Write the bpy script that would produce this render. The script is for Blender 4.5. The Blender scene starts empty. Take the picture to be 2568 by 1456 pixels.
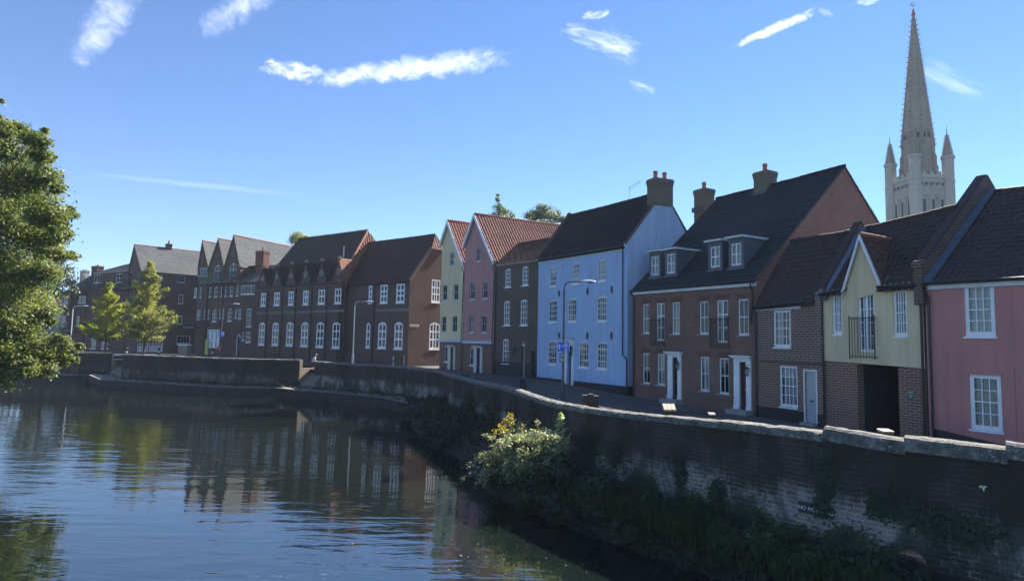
import bpy, bmesh, math, random
import numpy as np
from mathutils import Vector, Matrix
random.seed(7); RNG = np.random.default_rng(11)
SC = bpy.context.scene; COL = SC.collection
PI = math.pi
V = Vector
# ---------------------------------------------------------------- camera
F = 1579.0; CX, CY = 1284.0, 728.0            # a 2568 x 1456 grid is used for the sight lines
EYE = V((0, 0, 3.0))
PITCH = math.atan(129 / F); ROLL = 0.02
_fw = V((0, math.cos(PITCH), math.sin(PITCH)))
_r0 = V((1, 0, 0)); _u0 = V((0, -math.sin(PITCH), math.cos(PITCH)))
CAMX = _r0 * math.cos(ROLL) + _u0 * math.sin(ROLL)
CAMY = -_r0 * math.sin(ROLL) + _u0 * math.cos(ROLL)
cam = bpy.data.cameras.new('camera'); camo = bpy.data.objects.new('camera', cam); COL.objects.link(camo)
cam.sensor_width = 36; cam.lens = 36 * F / 2568; cam.clip_start = .1; cam.clip_end = 9000
m = Matrix((CAMX, CAMY, -_fw)).transposed().to_4x4(); m.translation = EYE
camo.matrix_world = m; SC.camera = camo
def ray(px, py): return (CAMX * ((px - CX) / F) - CAMY * ((py - CY) / F) + _fw)
def at_d(px, py, d):
    r = ray(px, py); return EYE + r * (d / r.y)
def at_z(px, py, z):
    r = ray(px, py); return EYE + r * ((z - EYE.z) / r.z)
def Zoom(x0, y0, s):
    k = s / 1.26636
    return lambda x, y: (x0 / 1.26636 + x * k, y0 / 1.26636 + y * k)
Z1 = Zoom(0, 650, .41202); Z2 = Zoom(750, 650, .41202); Z3 = Zoom(1350, 550, .51515)
Z4 = Zoom(1950, 450, .61813); Z5 = Zoom(2500, 500, .61791); Z6 = Zoom(1350, 1100, .51112)
Z7 = Zoom(2150, 1200, .44239); Z8 = Zoom(2700, 0, .49462)
# ---------------------------------------------------------------- materials
MATS = {}
def newmat(name):
    mt = bpy.data.materials.new(name); mt.use_nodes = True
    nt = mt.node_tree; b = nt.nodes['Principled BSDF']; MATS[name] = mt
    return mt, nt, b
def nd(nt, typ, **kw):
    n = nt.nodes.new(typ)
    for k, v in kw.items():
        if k.startswith('in_'):
            key = k[3:]; key = int(key) if key.isdigit() else key.replace('_', ' ')
            n.inputs[key].default_value = v
        else: setattr(n, k, v)
    return n
def lk(nt, a, b): nt.links.new(a, b)
def ramp(nt, fac, stops):
    r = nt.nodes.new('ShaderNodeValToRGB'); e = r.color_ramp.elements
    while len(e) > 1: e.remove(e[-1])
    e[0].position, e[0].color = stops[0][0], (*stops[0][1], 1)
    for p, c in stops[1:]:
        x = e.new(p); x.color = (*c, 1)
    lk(nt, fac, r.inputs[0]); return r.outputs[0]
def noise(nt, vec, scale, detail=4, rough=.55, dist=0):
    n = nd(nt, 'ShaderNodeTexNoise', in_Scale=scale, in_Detail=detail, in_Roughness=rough, in_Distortion=dist)
    if vec is not None: lk(nt, vec, n.inputs['Vector'])
    return n.outputs['Fac']
def mixc(nt, fac, a, b, mode='MIX'):
    n = nt.nodes.new('ShaderNodeMix'); n.data_type = 'RGBA'; n.blend_type = mode
    for s, v in ((n.inputs[0], fac), (n.inputs[6], a), (n.inputs[7], b)):
        if isinstance(v, (int, float)): s.default_value = v
        elif isinstance(v, tuple): s.default_value = (*v, 1)
        else: lk(nt, v, s)
    return n.outputs[2]
def mth(nt, op, a, b=None, c=None, clamp=False):
    n = nt.nodes.new('ShaderNodeMath'); n.operation = op; n.use_clamp = clamp
    for i, v in enumerate((a, b, c)):
        if v is None: continue
        if isinstance(v, (int, float)): n.inputs[i].default_value = v
        else: lk(nt, v, n.inputs[i])
    return n.outputs[0]
def vmap(nt, vec, scale=(1, 1, 1), rot=(0, 0, 0), loc=(0, 0, 0)):
    n = nt.nodes.new('ShaderNodeMapping'); n.inputs['Scale'].default_value = scale
    n.inputs['Rotation'].default_value = rot; n.inputs['Location'].default_value = loc
    lk(nt, vec, n.inputs['Vector']); return n.outputs[0]
def coords(nt, which='UV'):
    n = nt.nodes.new('ShaderNodeTexCoord'); return n.outputs[which]
def bump(nt, b, h, strength=.4, dist=.02):
    n = nd(nt, 'ShaderNodeBump', in_Strength=strength, in_Distance=dist)
    lk(nt, h, n.inputs['Height']); lk(nt, n.outputs[0], b.inputs['Normal'])
def plain(name, col, rough=.6, metal=0, var=.12, scale=3.0, bmp=0, spec=.5):
    mt, nt, b = newmat(name)
    g = nt.nodes.new('ShaderNodeNewGeometry').outputs['Position']
    n = noise(nt, g, scale, 5, .6)
    lo = tuple(c * (1 - var) for c in col); hi = tuple(min(1, c * (1 + var)) for c in col)
    lk(nt, ramp(nt, n, [(.3, lo), (.7, hi)]), b.inputs['Base Color'])
    b.inputs['Roughness'].default_value = rough; b.inputs['Metallic'].default_value = metal
    b.inputs['Specular IOR Level'].default_value = spec
    if bmp: bump(nt, b, noise(nt, g, scale * 8, 4), bmp, .01)
    return mt
def brick(name, c1, c2, mortar, warp=.012, stain=(.5, .5, .5), stain_amt=.35, msize=.009, bmp=.5, bw=.225, bh=.075, lime=None, odd=None):
    mt, nt, b = newmat(name)
    uv = coords(nt)
    t = nd(nt, 'ShaderNodeTexBrick', in_Scale=1.0, in_Color1=(*c1, 1), in_Color2=(*c2, 1), in_Mortar=(*mortar, 1),
           in_Mortar_Size=msize, in_Mortar_Smooth=.15, in_Bias=0.0, in_Brick_Width=bw, in_Row_Height=bh)
    wob = vmap(nt, uv); 
    nz = nd(nt, 'ShaderNodeTexNoise', in_Scale=2.2, in_Detail=2.0); lk(nt, uv, nz.inputs['Vector'])
    add = nd(nt, 'ShaderNodeMix', data_type='VECTOR'); 
    add.inputs[0].default_value = warp; lk(nt, uv, add.inputs[4]); lk(nt, nz.outputs['Color'], add.inputs[5])
    lk(nt, add.outputs[1], t.inputs['Vector'])
    col = t.outputs['Color']
    # brick-to-brick variation
    cell = nd(nt, 'ShaderNodeTexBrick', in_Scale=1.0, in_Color1=(.45, .45, .45, 1), in_Color2=(1.35, 1.3, 1.25, 1), in_Mortar=(1, 1, 1, 1),
              in_Mortar_Size=msize, in_Brick_Width=bw, in_Row_Height=bh, in_Bias=-.25, offset=.5)
    lk(nt, add.outputs[1], cell.inputs['Vector'])
    col = mixc(nt, .55, col, cell.outputs['Color'], 'MULTIPLY')
    g = nt.nodes.new('ShaderNodeNewGeometry').outputs['Position']
    n1 = noise(nt, g, .55, 5, .6)
    col = mixc(nt, mth(nt, 'MULTIPLY', ramp(nt, n1, [(.42, (0, 0, 0)), (.62, (1, 1, 1))]), stain_amt), col, mixc(nt, 1.0, col, stain, 'MULTIPLY'))
    n3 = noise(nt, g, 1.7, 6, .7)
    if odd: col = mixc(nt, mth(nt, 'MULTIPLY', ramp(nt, n3, [(.55, (0, 0, 0)), (.68, (1, 1, 1))]), .6), col, odd)
    if lime:
        lc, lo, hi = lime
        z = nt.nodes.new('ShaderNodeSeparateXYZ'); lk(nt, g, z.inputs[0])
        band = ramp(nt, mth(nt, 'MULTIPLY_ADD', z.outputs['Z'], 1 / 3.6, 2.6 / 3.6, True), [(.0, (.25,) * 3), (.22, (.75,) * 3), (.5, (1,) * 3), (.66, (.55,) * 3), (.8, (.08,) * 3), (1, (.1,) * 3)])
        cl = nt.nodes.new('ShaderNodeSeparateColor'); lk(nt, cell.outputs['Color'], cl.inputs[0])
        n2 = mth(nt, 'MULTIPLY', mth(nt, 'ADD', mth(nt, 'MULTIPLY_ADD', cl.outputs[0], .28, -.22), mth(nt, 'ADD', noise(nt, g, .6, 3, .5), mth(nt, 'MULTIPLY', noise(nt, vmap(nt, g, (1, 1, .5)), 3.3, 6, .75), .75))), band)
        f = ramp(nt, n2, [(lo, (0, 0, 0)), (hi, (1, 1, 1))])
        col = mixc(nt, mth(nt, 'MULTIPLY', f, .85), col, mixc(nt, t.outputs['Fac'], tuple(c * .72 for c in lc), lc))
        ng = ramp(nt, noise(nt, vmap(nt, g, (1, 1, .6)), .9, 7, .72), [(.45, (0, 0, 0)), (.56, (1, 1, 1))])
        col = mixc(nt, mth(nt, 'MULTIPLY', ng, .8), col, (.022, .027, .018))
    lk(nt, col, b.inputs['Base Color']); b.inputs['Roughness'].default_value = .88
    b.inputs['Specular IOR Level'].default_value = .25
    h = mth(nt, 'ADD', mth(nt, 'SUBTRACT', 1.0, t.outputs['Fac']), mth(nt, 'MULTIPLY', noise(nt, uv, 40, 3), .35))
    bump(nt, b, h, bmp, .012)
    return mt
def paint(name, col, streak=.12, brickish=0.0, rough=.75):
    mt, nt, b = newmat(name)
    uv = coords(nt); g = nt.nodes.new('ShaderNodeNewGeometry').outputs['Position']
    n1 = noise(nt, vmap(nt, g, (2.6, 2.6, .28)), 1.1, 7, .66)
    n2 = noise(nt, g, .35, 3)
    c = ramp(nt, mth(nt, 'ADD', mth(nt, 'MULTIPLY', n1, .6), mth(nt, 'MULTIPLY', n2, .4)), [(.3, tuple(x * (1 - streak * 1.6) for x in col)), (.5, col), (.72, tuple(min(1, x * (1 + streak)) for x in col))])
    g2 = ramp(nt, noise(nt, g, 5.5, 6, .7), [(.6, (0, 0, 0)), (.78, (1, 1, 1))])
    c = mixc(nt, mth(nt, 'MULTIPLY', g2, .34), c, tuple(x * .55 for x in col))
    lk(nt, c, b.inputs['Base Color']); b.inputs['Roughness'].default_value = rough; b.inputs['Specular IOR Level'].default_value = .3
    h = mth(nt, 'ADD', noise(nt, g, 30, 4, .7), mth(nt, 'MULTIPLY', noise(nt, g, 6, 3), 1.2))
    if brickish:
        t = nd(nt, 'ShaderNodeTexBrick', in_Scale=1.0, in_Mortar_Size=.012, in_Mortar_Smooth=.5, in_Brick_Width=.225, in_Row_Height=.078)
        lk(nt, uv, t.inputs['Vector'])
        h = mth(nt, 'ADD', mth(nt, 'MULTIPLY', h, .5), mth(nt, 'MULTIPLY', mth(nt, 'SUBTRACT', 1.0, t.outputs['Fac']), brickish))
    bump(nt, b, h, .35, .015)
    return mt
def tiles(name, c1, c2, moss=(.03, .035, .015), moss_amt=.35, bw=.25, bh=.3, bmp=.5, rough=.8, wear=None):
    mt, nt, b = newmat(name)
    uv = coords(nt); g = nt.nodes.new('ShaderNodeNewGeometry').outputs['Position']
    t = nd(nt, 'ShaderNodeTexBrick', in_Scale=1.0, in_Color1=(*c1, 1), in_Color2=(*c2, 1), in_Mortar=(*[x * .35 for x in c1], 1),
           in_Mortar_Size=.012, in_Mortar_Smooth=.1, in_Brick_Width=bw, in_Row_Height=bh, in_Bias=-.1)
    lk(nt, uv, t.inputs['Vector'])
    n1 = noise(nt, g, .8, 6, .65)
    c = mixc(nt, mth(nt, 'MULTIPLY', ramp(nt, n1, [(.44, (0, 0, 0)), (.66, (1, 1, 1))]), moss_amt), t.outputs['Color'], moss)
    n2 = noise(nt, g, 4.5, 6, .75)
    c = mixc(nt, mth(nt, 'MULTIPLY', ramp(nt, n2, [(.5, (0, 0, 0)), (.8, (1, 1, 1))]), .5), c, wear or tuple(x * 1.5 for x in c2))
    cv = nd(nt, 'ShaderNodeTexBrick', in_Scale=1.0, in_Color1=(.62, .62, .62, 1), in_Color2=(1.4, 1.36, 1.3, 1), in_Mortar=(1, 1, 1, 1), in_Mortar_Size=0.0, in_Brick_Width=bw * 1.02, in_Row_Height=bh * 1.01); lk(nt, uv, cv.inputs['Vector'])
    c = mixc(nt, .6, c, cv.outputs['Color'], 'MULTIPLY')
    c = mixc(nt, mth(nt, 'MULTIPLY', ramp(nt, noise(nt, g, .28, 4, .6), [(.4, (0, 0, 0)), (.65, (1, 1, 1))]), .4), c, mixc(nt, 1.0, c, (.55, .56, .55), 'MULTIPLY'))
    lk(nt, c, b.inputs['Base Color']); b.inputs['Roughness'].default_value = rough; b.inputs['Specular IOR Level'].default_value = .35
    bump(nt, b, mth(nt, 'ADD', t.outputs['Fac'], mth(nt, 'MULTIPLY', noise(nt, g, 18, 4), -.4)), -bmp, .012)
    return mt
def leafmat(name, c1, c2, c3=None, trans=.35):
    mt, nt, b = newmat(name)
    g = nt.nodes.new('ShaderNodeNewGeometry')
    st = [(.0, c1), (.6, c2)] + ([(1.0, c3)] if c3 else [])
    c = ramp(nt, g.outputs['Random Per Island'], st)
    lk(nt, c, b.inputs['Base Color']); b.inputs['Roughness'].default_value = .5; b.inputs['Specular IOR Level'].default_value = .35
    tr = nt.nodes.new('ShaderNodeBsdfTranslucent'); lk(nt, mixc(nt, 1.0, c, (1.5, 1.6, .7), 'MULTIPLY'), tr.inputs['Color'])
    mx = nt.nodes.new('ShaderNodeMixShader'); mx.inputs[0].default_value = trans
    out = nt.nodes['Material Output']
    lk(nt, b.outputs[0], mx.inputs[1]); lk(nt, tr.outputs[0], mx.inputs[2]); lk(nt, mx.outputs[0], out.inputs['Surface'])
    return mt

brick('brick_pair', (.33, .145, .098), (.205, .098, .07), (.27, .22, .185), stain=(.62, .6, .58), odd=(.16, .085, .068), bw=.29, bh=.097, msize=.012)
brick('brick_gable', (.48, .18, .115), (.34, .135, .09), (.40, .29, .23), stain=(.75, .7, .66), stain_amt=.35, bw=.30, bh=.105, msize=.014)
brick('brick_brown', (.19, .105, .074), (.11, .06, .046), (.24, .20, .165), stain=(.6, .6, .55), bw=.32, bh=.11, msize=.014)
brick('brick_cottage', (.31, .145, .10), (.15, .092, .075), (.38, .32, .27), stain=(.7, .68, .66), odd=(.17, .14, .13), bw=.30, bh=.11, msize=.016)
brick('brick_cottage_low', (.33, .145, .09), (.22, .095, .062), (.38, .31, .25), stain=(.6, .6, .55), bw=.30, bh=.11, msize=.016)
brick('brick_hall', (.205, .105, .08), (.12, .068, .056), (.17, .13, .11), stain=(.6, .62, .62), stain_amt=.5, bw=.3, bh=.1, msize=.012)
brick('brick_hall_gable', (.125, .066, .054), (.08, .046, .04), (.16, .125, .105), stain=(.6, .55, .5), stain_amt=.5, odd=(.17, .11, .075), bw=.3, bh=.1)
brick('brick_modern', (.18, .09, .07), (.135, .072, .058), (.16, .135, .12), stain=(.8, .8, .8), stain_amt=.25, bw=.3, bh=.1)
brick('brick_pier', (.33, .14, .09), (.215, .10, .07), (.32, .26, .21), stain=(1.15, 1.2, 1.15), stain_amt=.5, bw=.32, bh=.105, msize=.016)
brick('brick_chimney', (.24, .165, .105), (.15, .11, .075), (.30, .26, .20), stain=(.55, .6, .5), bw=.32, bh=.11, msize=.014)
brick('brick_chimney_red', (.26, .105, .07), (.18, .08, .055), (.2, .15, .12), stain=(.55, .6, .5))
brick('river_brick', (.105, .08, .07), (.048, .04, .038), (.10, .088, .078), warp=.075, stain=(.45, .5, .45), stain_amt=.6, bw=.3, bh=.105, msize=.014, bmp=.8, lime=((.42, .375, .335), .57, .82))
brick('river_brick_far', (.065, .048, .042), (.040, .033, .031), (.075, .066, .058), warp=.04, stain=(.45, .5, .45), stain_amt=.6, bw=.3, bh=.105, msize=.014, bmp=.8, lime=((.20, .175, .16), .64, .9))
brick('stair_brick', (.42, .32, .22), (.32, .235, .165), (.45, .38, .29), stain=(.7, .68, .62), bw=.3, bh=.105)
paint('paint_blue', (.42, .545, .74), .12, .9)
paint('paint_blue_gable', (.45, .54, .68), .16, .25)
paint('paint_cream', (.75, .58, .345), .14)
paint('paint_yellow', (.75, .595, .35), .12)
paint('paint_pink', (.49, .24, .215), .13)
paint('paint_salmon', (.52, .225, .192), .15)
paint('paint_greenish', (.42, .46, .42), .08)
plain('white_wood', (.83, .83, .82), .45, var=.06)
plain('white_fascia', (.66, .66, .64), .55, var=.15)
plain('blue_grey_wood', (.50, .58, .68), .5, var=.06)
plain('black_plinth', (.014, .015, .017), .6, var=.4, scale=2)
plain('black_metal', (.012, .013, .016), .4, var=.2)
plain('door_dark', (.015, .018, .024), .3, var=.2)
plain('door_navy', (.02, .045, .16), .3, var=.1)
plain('door_green', (.02, .20, .09), .35, var=.1)
plain('door_maroon', (.14, .018, .028), .35, var=.1)
plain('door_sage', (.40, .43, .42), .45, var=.05)
plain('door_grey', (.28, .28, .26), .5, var=.08)
plain('brass', (.5, .38, .16), .3, 1.0)
plain('lead', (.085, .095, .115), .55, var=.18)
plain('lead_flashing', (.10, .125, .165), .5, var=.3, scale=4)
plain('stone_sill', (.34, .32, .28), .8, var=.2)
plain('terracotta', (.42, .14, .075), .75, var=.25)
plain('mortar_cap', (.36, .34, .30), .85, var=.25)
plain('timber', (.05, .032, .023), .8, var=.4, scale=9)
plain('timber_pale_sunlit', (.42, .33, .24), .8, var=.3, scale=9)  # paler copy of the timber, sun on the tops put into its colour
plain('galvanised', (.46, .47, .48), .45, .6, var=.1)
plain('grey_metal', (.10, .105, .115), .5, .2, var=.2)
plain('lamp_white', (.72, .73, .74), .4, var=.05)
plain('sign_blue', (.015, .09, .62), .4, var=.05)
plain('sign_red', (.55, .05, .02), .4, var=.08)
plain('sign_white', (.82, .82, .82), .45, var=.03)
plain('sign_black', (.012, .012, .013), .5, var=.2)
plain('sign_green', (.05, .12, .10), .5, var=.1)
plain('sign_cream', (.62, .60, .50), .5, var=.05)
plain('panel_yellow', (.55, .56, .14), .5, var=.05)
plain('aluminium', (.6, .6, .6), .35, .9)
plain('bark', (.07, .052, .038), .9, var=.4, scale=7, bmp=.6)
plain('passage_shade', (.045, .04, .04), .9, var=.3)  # near-black colour stands in for the shade inside the archway
plain('string_stone', (.19, .16, .14), .85, var=.25)
plain('soil', (.012, .011, .009), .95, var=.5, scale=2, bmp=.6)
plain('quay_concrete', (.24, .22, .185), .85, var=.35, scale=1.6, bmp=.3)
plain('sheet_piling', (.022, .02, .018), .8, var=.5, scale=3)
plain('gold', (.55, .36, .08), .35, 1.0)
plain('skin', (.50, .29, .21), .55, var=.05)
plain('hair_white', (.45, .42, .38), .7, var=.1)
plain('shirt', (.42, .45, .50), .8, var=.06)
plain('trousers', (.018, .02, .03), .85, var=.2)
plain('car_blue', (.02, .035, .09), .22, .3, var=.05)
plain('car_silver', (.42, .45, .50), .25, .6, var=.05)
plain('rubber', (.012, .012, .012), .8)
plain('headlight', (.75, .78, .8), .1, .4, var=.3, scale=30)
plain('litter', (.8, .8, .8), .6, var=.05)
tiles('tile_red', (.40, .135, .085), (.28, .09, .06), moss_amt=.18, bw=.3, bh=.32, wear=(.55, .33, .24))
tiles('tile_hall_sunlit', (.33, .13, .07), (.24, .09, .05), moss_amt=.3, bw=.3, bh=.34, wear=(.42, .24, .14))  # bright copy of the hall tile, sunlight put into the colour
tiles('tile_hall', (.08, .04, .03), (.05, .026, .021), moss_amt=.45, bw=.2, bh=.26)
tiles('tile_brown', (.15, .068, .044), (.095, .045, .032), moss_amt=.35, wear=(.2, .11, .07))
tiles('tile_black', (.035, .030, .028), (.022, .02, .02), moss_amt=.3, wear=(.05, .046, .04))
tiles('tile_pair', (.028, .031, .038), (.019, .021, .027), moss=(.025, .027, .026), moss_amt=.3, bw=.3, bh=.26, wear=(.042, .046, .052))
tiles('tile_cottage', (.088, .053, .045), (.055, .037, .033), moss=(.03, .028, .02), moss_amt=.45)
tiles('tile_salmon', (.085, .056, .05), (.055, .04, .038), moss=(.028, .026, .022), moss_amt=.4, wear=(.12, .08, .07))
tiles('slate', (.125, .13, .135), (.10, .105, .11), moss=(.08, .085, .08), moss_amt=.3, bw=.35, bh=.25, bmp=.3, rough=.9, wear=(.16, .16, .16))
leafmat('leaf_big', (.065, .105, .03), (.14, .17, .05), (.29, .26, .11), .45)
leafmat('leaf_dark', (.022, .042, .018), (.045, .07, .028), (.06, .085, .03), .25)
leafmat('leaf_lime', (.16, .19, .02), (.30, .31, .03), (.40, .38, .05), .5)
leafmat('leaf_olive', (.15, .17, .04), (.26, .265, .065), (.36, .33, .10), .45)
leafmat('leaf_far', (.10, .13, .07), (.15, .18, .10), (.19, .20, .12), .4)
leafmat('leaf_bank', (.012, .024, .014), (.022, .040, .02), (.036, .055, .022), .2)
leafmat('leaf_bramble', (.07, .10, .045), (.26, .28, .16), (.62, .58, .44), .35)
leafmat('leaf_pale', (.32, .40, .2), (.5, .55, .34), (.68, .7, .52), .45)
leafmat('flower_gold', (.50, .37, .04), (.60, .46, .06), (.42, .33, .06), .4)
leafmat('flower_white', (.7, .7, .6), (.8, .8, .7), (.75, .72, .5), .3)
leafmat('grass', (.012, .028, .008), (.024, .048, .011), (.04, .06, .015), .25)
leafmat('fallen_leaf', (.12, .09, .05), (.22, .18, .11), (.5, .47, .38), .1)

def glass_mats():
    mt, nt, b = newmat('glass_dark')
    g = nt.nodes.new('ShaderNodeNewGeometry').outputs['Position']
    b.inputs['Base Color'].default_value = (.012, .015, .02, 1); b.inputs['Roughness'].default_value = .05
    b.inputs['IOR'].default_value = 1.38
    bump(nt, b, noise(nt, g, 1.3, 2), .12, .05)
    mt, nt, b = newmat('glass_thin')
    g = nt.nodes.new('ShaderNodeNewGeometry').outputs['Position']
    gl = nd(nt, 'ShaderNodeBsdfGlossy', in_Roughness=.02); tr = nt.nodes.new('ShaderNodeBsdfTransparent')
    tr.inputs[0].default_value = (.82, .86, .85, 1)
    bp = nd(nt, 'ShaderNodeBump', in_Strength=.1, in_Distance=.05); lk(nt, noise(nt, g, 1.5, 2), bp.inputs['Height']); lk(nt, bp.outputs[0], gl.inputs['Normal'])
    fr = nd(nt, 'ShaderNodeFresnel', in_IOR=1.6); mx = nt.nodes.new('ShaderNodeMixShader')
    lk(nt, fr.outputs[0], mx.inputs[0]); lk(nt, tr.outputs[0], mx.inputs[1]); lk(nt, gl.outputs[0], mx.inputs[2])
    lk(nt, mx.outputs[0], nt.nodes['Material Output'].inputs['Surface'])
    mt, nt, b = newmat('curtain')
    uv = coords(nt)
    w = nd(nt, 'ShaderNodeTexWave', in_Scale=1.6, in_Distortion=2.0, in_Detail=1.0); lk(nt, uv, w.inputs['Vector'])
    lk(nt, ramp(nt, w.outputs['Fac'], [(0, (.66, .65, .61)), (1, (.84, .83, .80))]), b.inputs['Base Color']); b.inputs['Roughness'].default_value = .9
glass_mats()

# ---------------------------------------------------------------- mesh building
class MB:
    def __init__(s): s.v = []; s.f = []; s.mi = []
    def add(s, vs, fs, mi=0):
        o = len(s.v); s.v.extend(tuple(v) for v in vs)
        s.f.extend(tuple(i + o for i in f) for f in fs); s.mi.extend([mi] * len(fs)); return s
    def quad(s, a, b, c, d, mi=0): return s.add((a, b, c, d), ((0, 1, 2, 3),), mi)
    def poly(s, pts, mi=0): return s.add(pts, (tuple(range(len(pts))),), mi)
    def box(s, lo, hi, mi=0):
        x0, y0, z0 = lo; x1, y1, z1 = hi
        vs = [(x0, y0, z0), (x1, y0, z0), (x1, y1, z0), (x0, y1, z0), (x0, y0, z1), (x1, y0, z1), (x1, y1, z1), (x0, y1, z1)]
        return s.add(vs, ((0, 3, 2, 1), (4, 5, 6, 7), (0, 1, 5, 4), (1, 2, 6, 5), (2, 3, 7, 6), (3, 0, 4, 7)), mi)
    def prism(s, ring, vec, mi=0):
        n = len(ring); a = [V(p) for p in ring]; b = [p + V(vec) for p in a]
        fs = [tuple(range(n - 1, -1, -1)), tuple(range(n, 2 * n))] + [(i, (i + 1) % n, n + (i + 1) % n, n + i) for i in range(n)]
        return s.add(a + b, fs, mi)
    def tube(s, pts, rads, n=8, mi=0, cap=True):
        pts = [V(p) for p in pts]
        if not hasattr(rads, '__len__'): rads = [rads] * len(pts)
        vs = []; fs = []
        for i, p in enumerate(pts):
            t = (pts[min(i + 1, len(pts) - 1)] - pts[max(i - 1, 0)]).normalized()
            a = t.cross(V((0, 0, 1)) if abs(t.z) < .95 else V((1, 0, 0))).normalized(); b = t.cross(a)
            for k in range(n):
                an = 2 * PI * k / n; vs.append(p + (a * math.cos(an) + b * math.sin(an)) * rads[i])
        for i in range(len(pts) - 1):
            for k in range(n):
                fs.append((i * n + k, i * n + (k + 1) % n, (i + 1) * n + (k + 1) % n, (i + 1) * n + k))
        if cap: fs.append(tuple(range(n - 1, -1, -1))); fs.append(tuple((len(pts) - 1) * n + k for k in range(n)))
        return s.add(vs, fs, mi)
    def lathe(s, c, prof, n=8, rot=0, mi=0):
        c = V(c); vs = []; fs = []
        for r, z in prof:
            for k in range(n):
                a = 2 * PI * (k + .5) / n + rot; vs.append(c + V((r * math.cos(a), r * math.sin(a), z)))
        for i in range(len(prof) - 1):
            for k in range(n): fs.append((i * n + k, i * n + (k + 1) % n, (i + 1) * n + (k + 1) % n, (i + 1) * n + k))
        fs.append(tuple(range(n - 1, -1, -1))); fs.append(tuple((len(prof) - 1) * n + k for k in range(n)))
        return s.add(vs, fs, mi)
    def build(s, name, mats, parent=None, smooth=False, uv=True, uvs=None):
        me = bpy.data.meshes.new(name); me.from_pydata(s.v, [], s.f); 
        for mt in (mats if isinstance(mats, (list, tuple)) else [mats]): me.materials.append(MATS[mt])
        if any(s.mi): me.polygons.foreach_set('material_index', s.mi)
        if smooth: me.polygons.foreach_set('use_smooth', [True] * len(s.f))
        me.update()
        if uvs:
            l = me.uv_layers.new(name='uv').data
            for li, lp in enumerate(me.loops): l[li].uv = uvs[lp.vertex_index]
        elif uv:
            l = me.uv_layers.new(name='uv').data
            for p in me.polygons:
                n = p.normal
                if abs(n.z) > .95: t = V((1, 0, 0)); b = V((0, 1, 0))
                else: t = V((0, 0, 1)).cross(n).normalized(); b = n.cross(t)
                for li in p.loop_indices:
                    co = me.vertices[me.loops[li].vertex_index].co
                    l[li].uv = (co.dot(t), co.dot(b))
        o = bpy.data.objects.new(name, me); COL.objects.link(o)
        if parent is not None: o.parent = parent
        return o
def tag(o, label=None, cat=None, group=None, kind=None):
    for k, v in (('label', label), ('category', cat), ('group', group), ('kind', kind)):
        if v: o[k] = v
    return o
def empty(name, loc, label, cat, group=None, rz=0):
    o = bpy.data.objects.new(name, None); COL.objects.link(o); o.location = loc; o.rotation_euler = (0, 0, rz)
    o.empty_display_size = .2
    return tag(o, label, cat, group)
def clip(poly, a, b):
    """keep the part of a convex polygon on the left of the line a->b"""
    out = []; n = len(poly)
    def side(p): return (b[0] - a[0]) * (p[1] - a[1]) - (b[1] - a[1]) * (p[0] - a[0])
    for i in range(n):
        p, q = poly[i], poly[(i + 1) % n]; sp, sq = side(p), side(q)
        if sp >= -1e-7: out.append(p)
        if (sp > 1e-7 and sq < -1e-7) or (sp < -1e-7 and sq > 1e-7):
            t = sp / (sp - sq); out.append((p[0] + (q[0] - p[0]) * t, p[1] + (q[1] - p[1]) * t))
    return out
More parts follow.
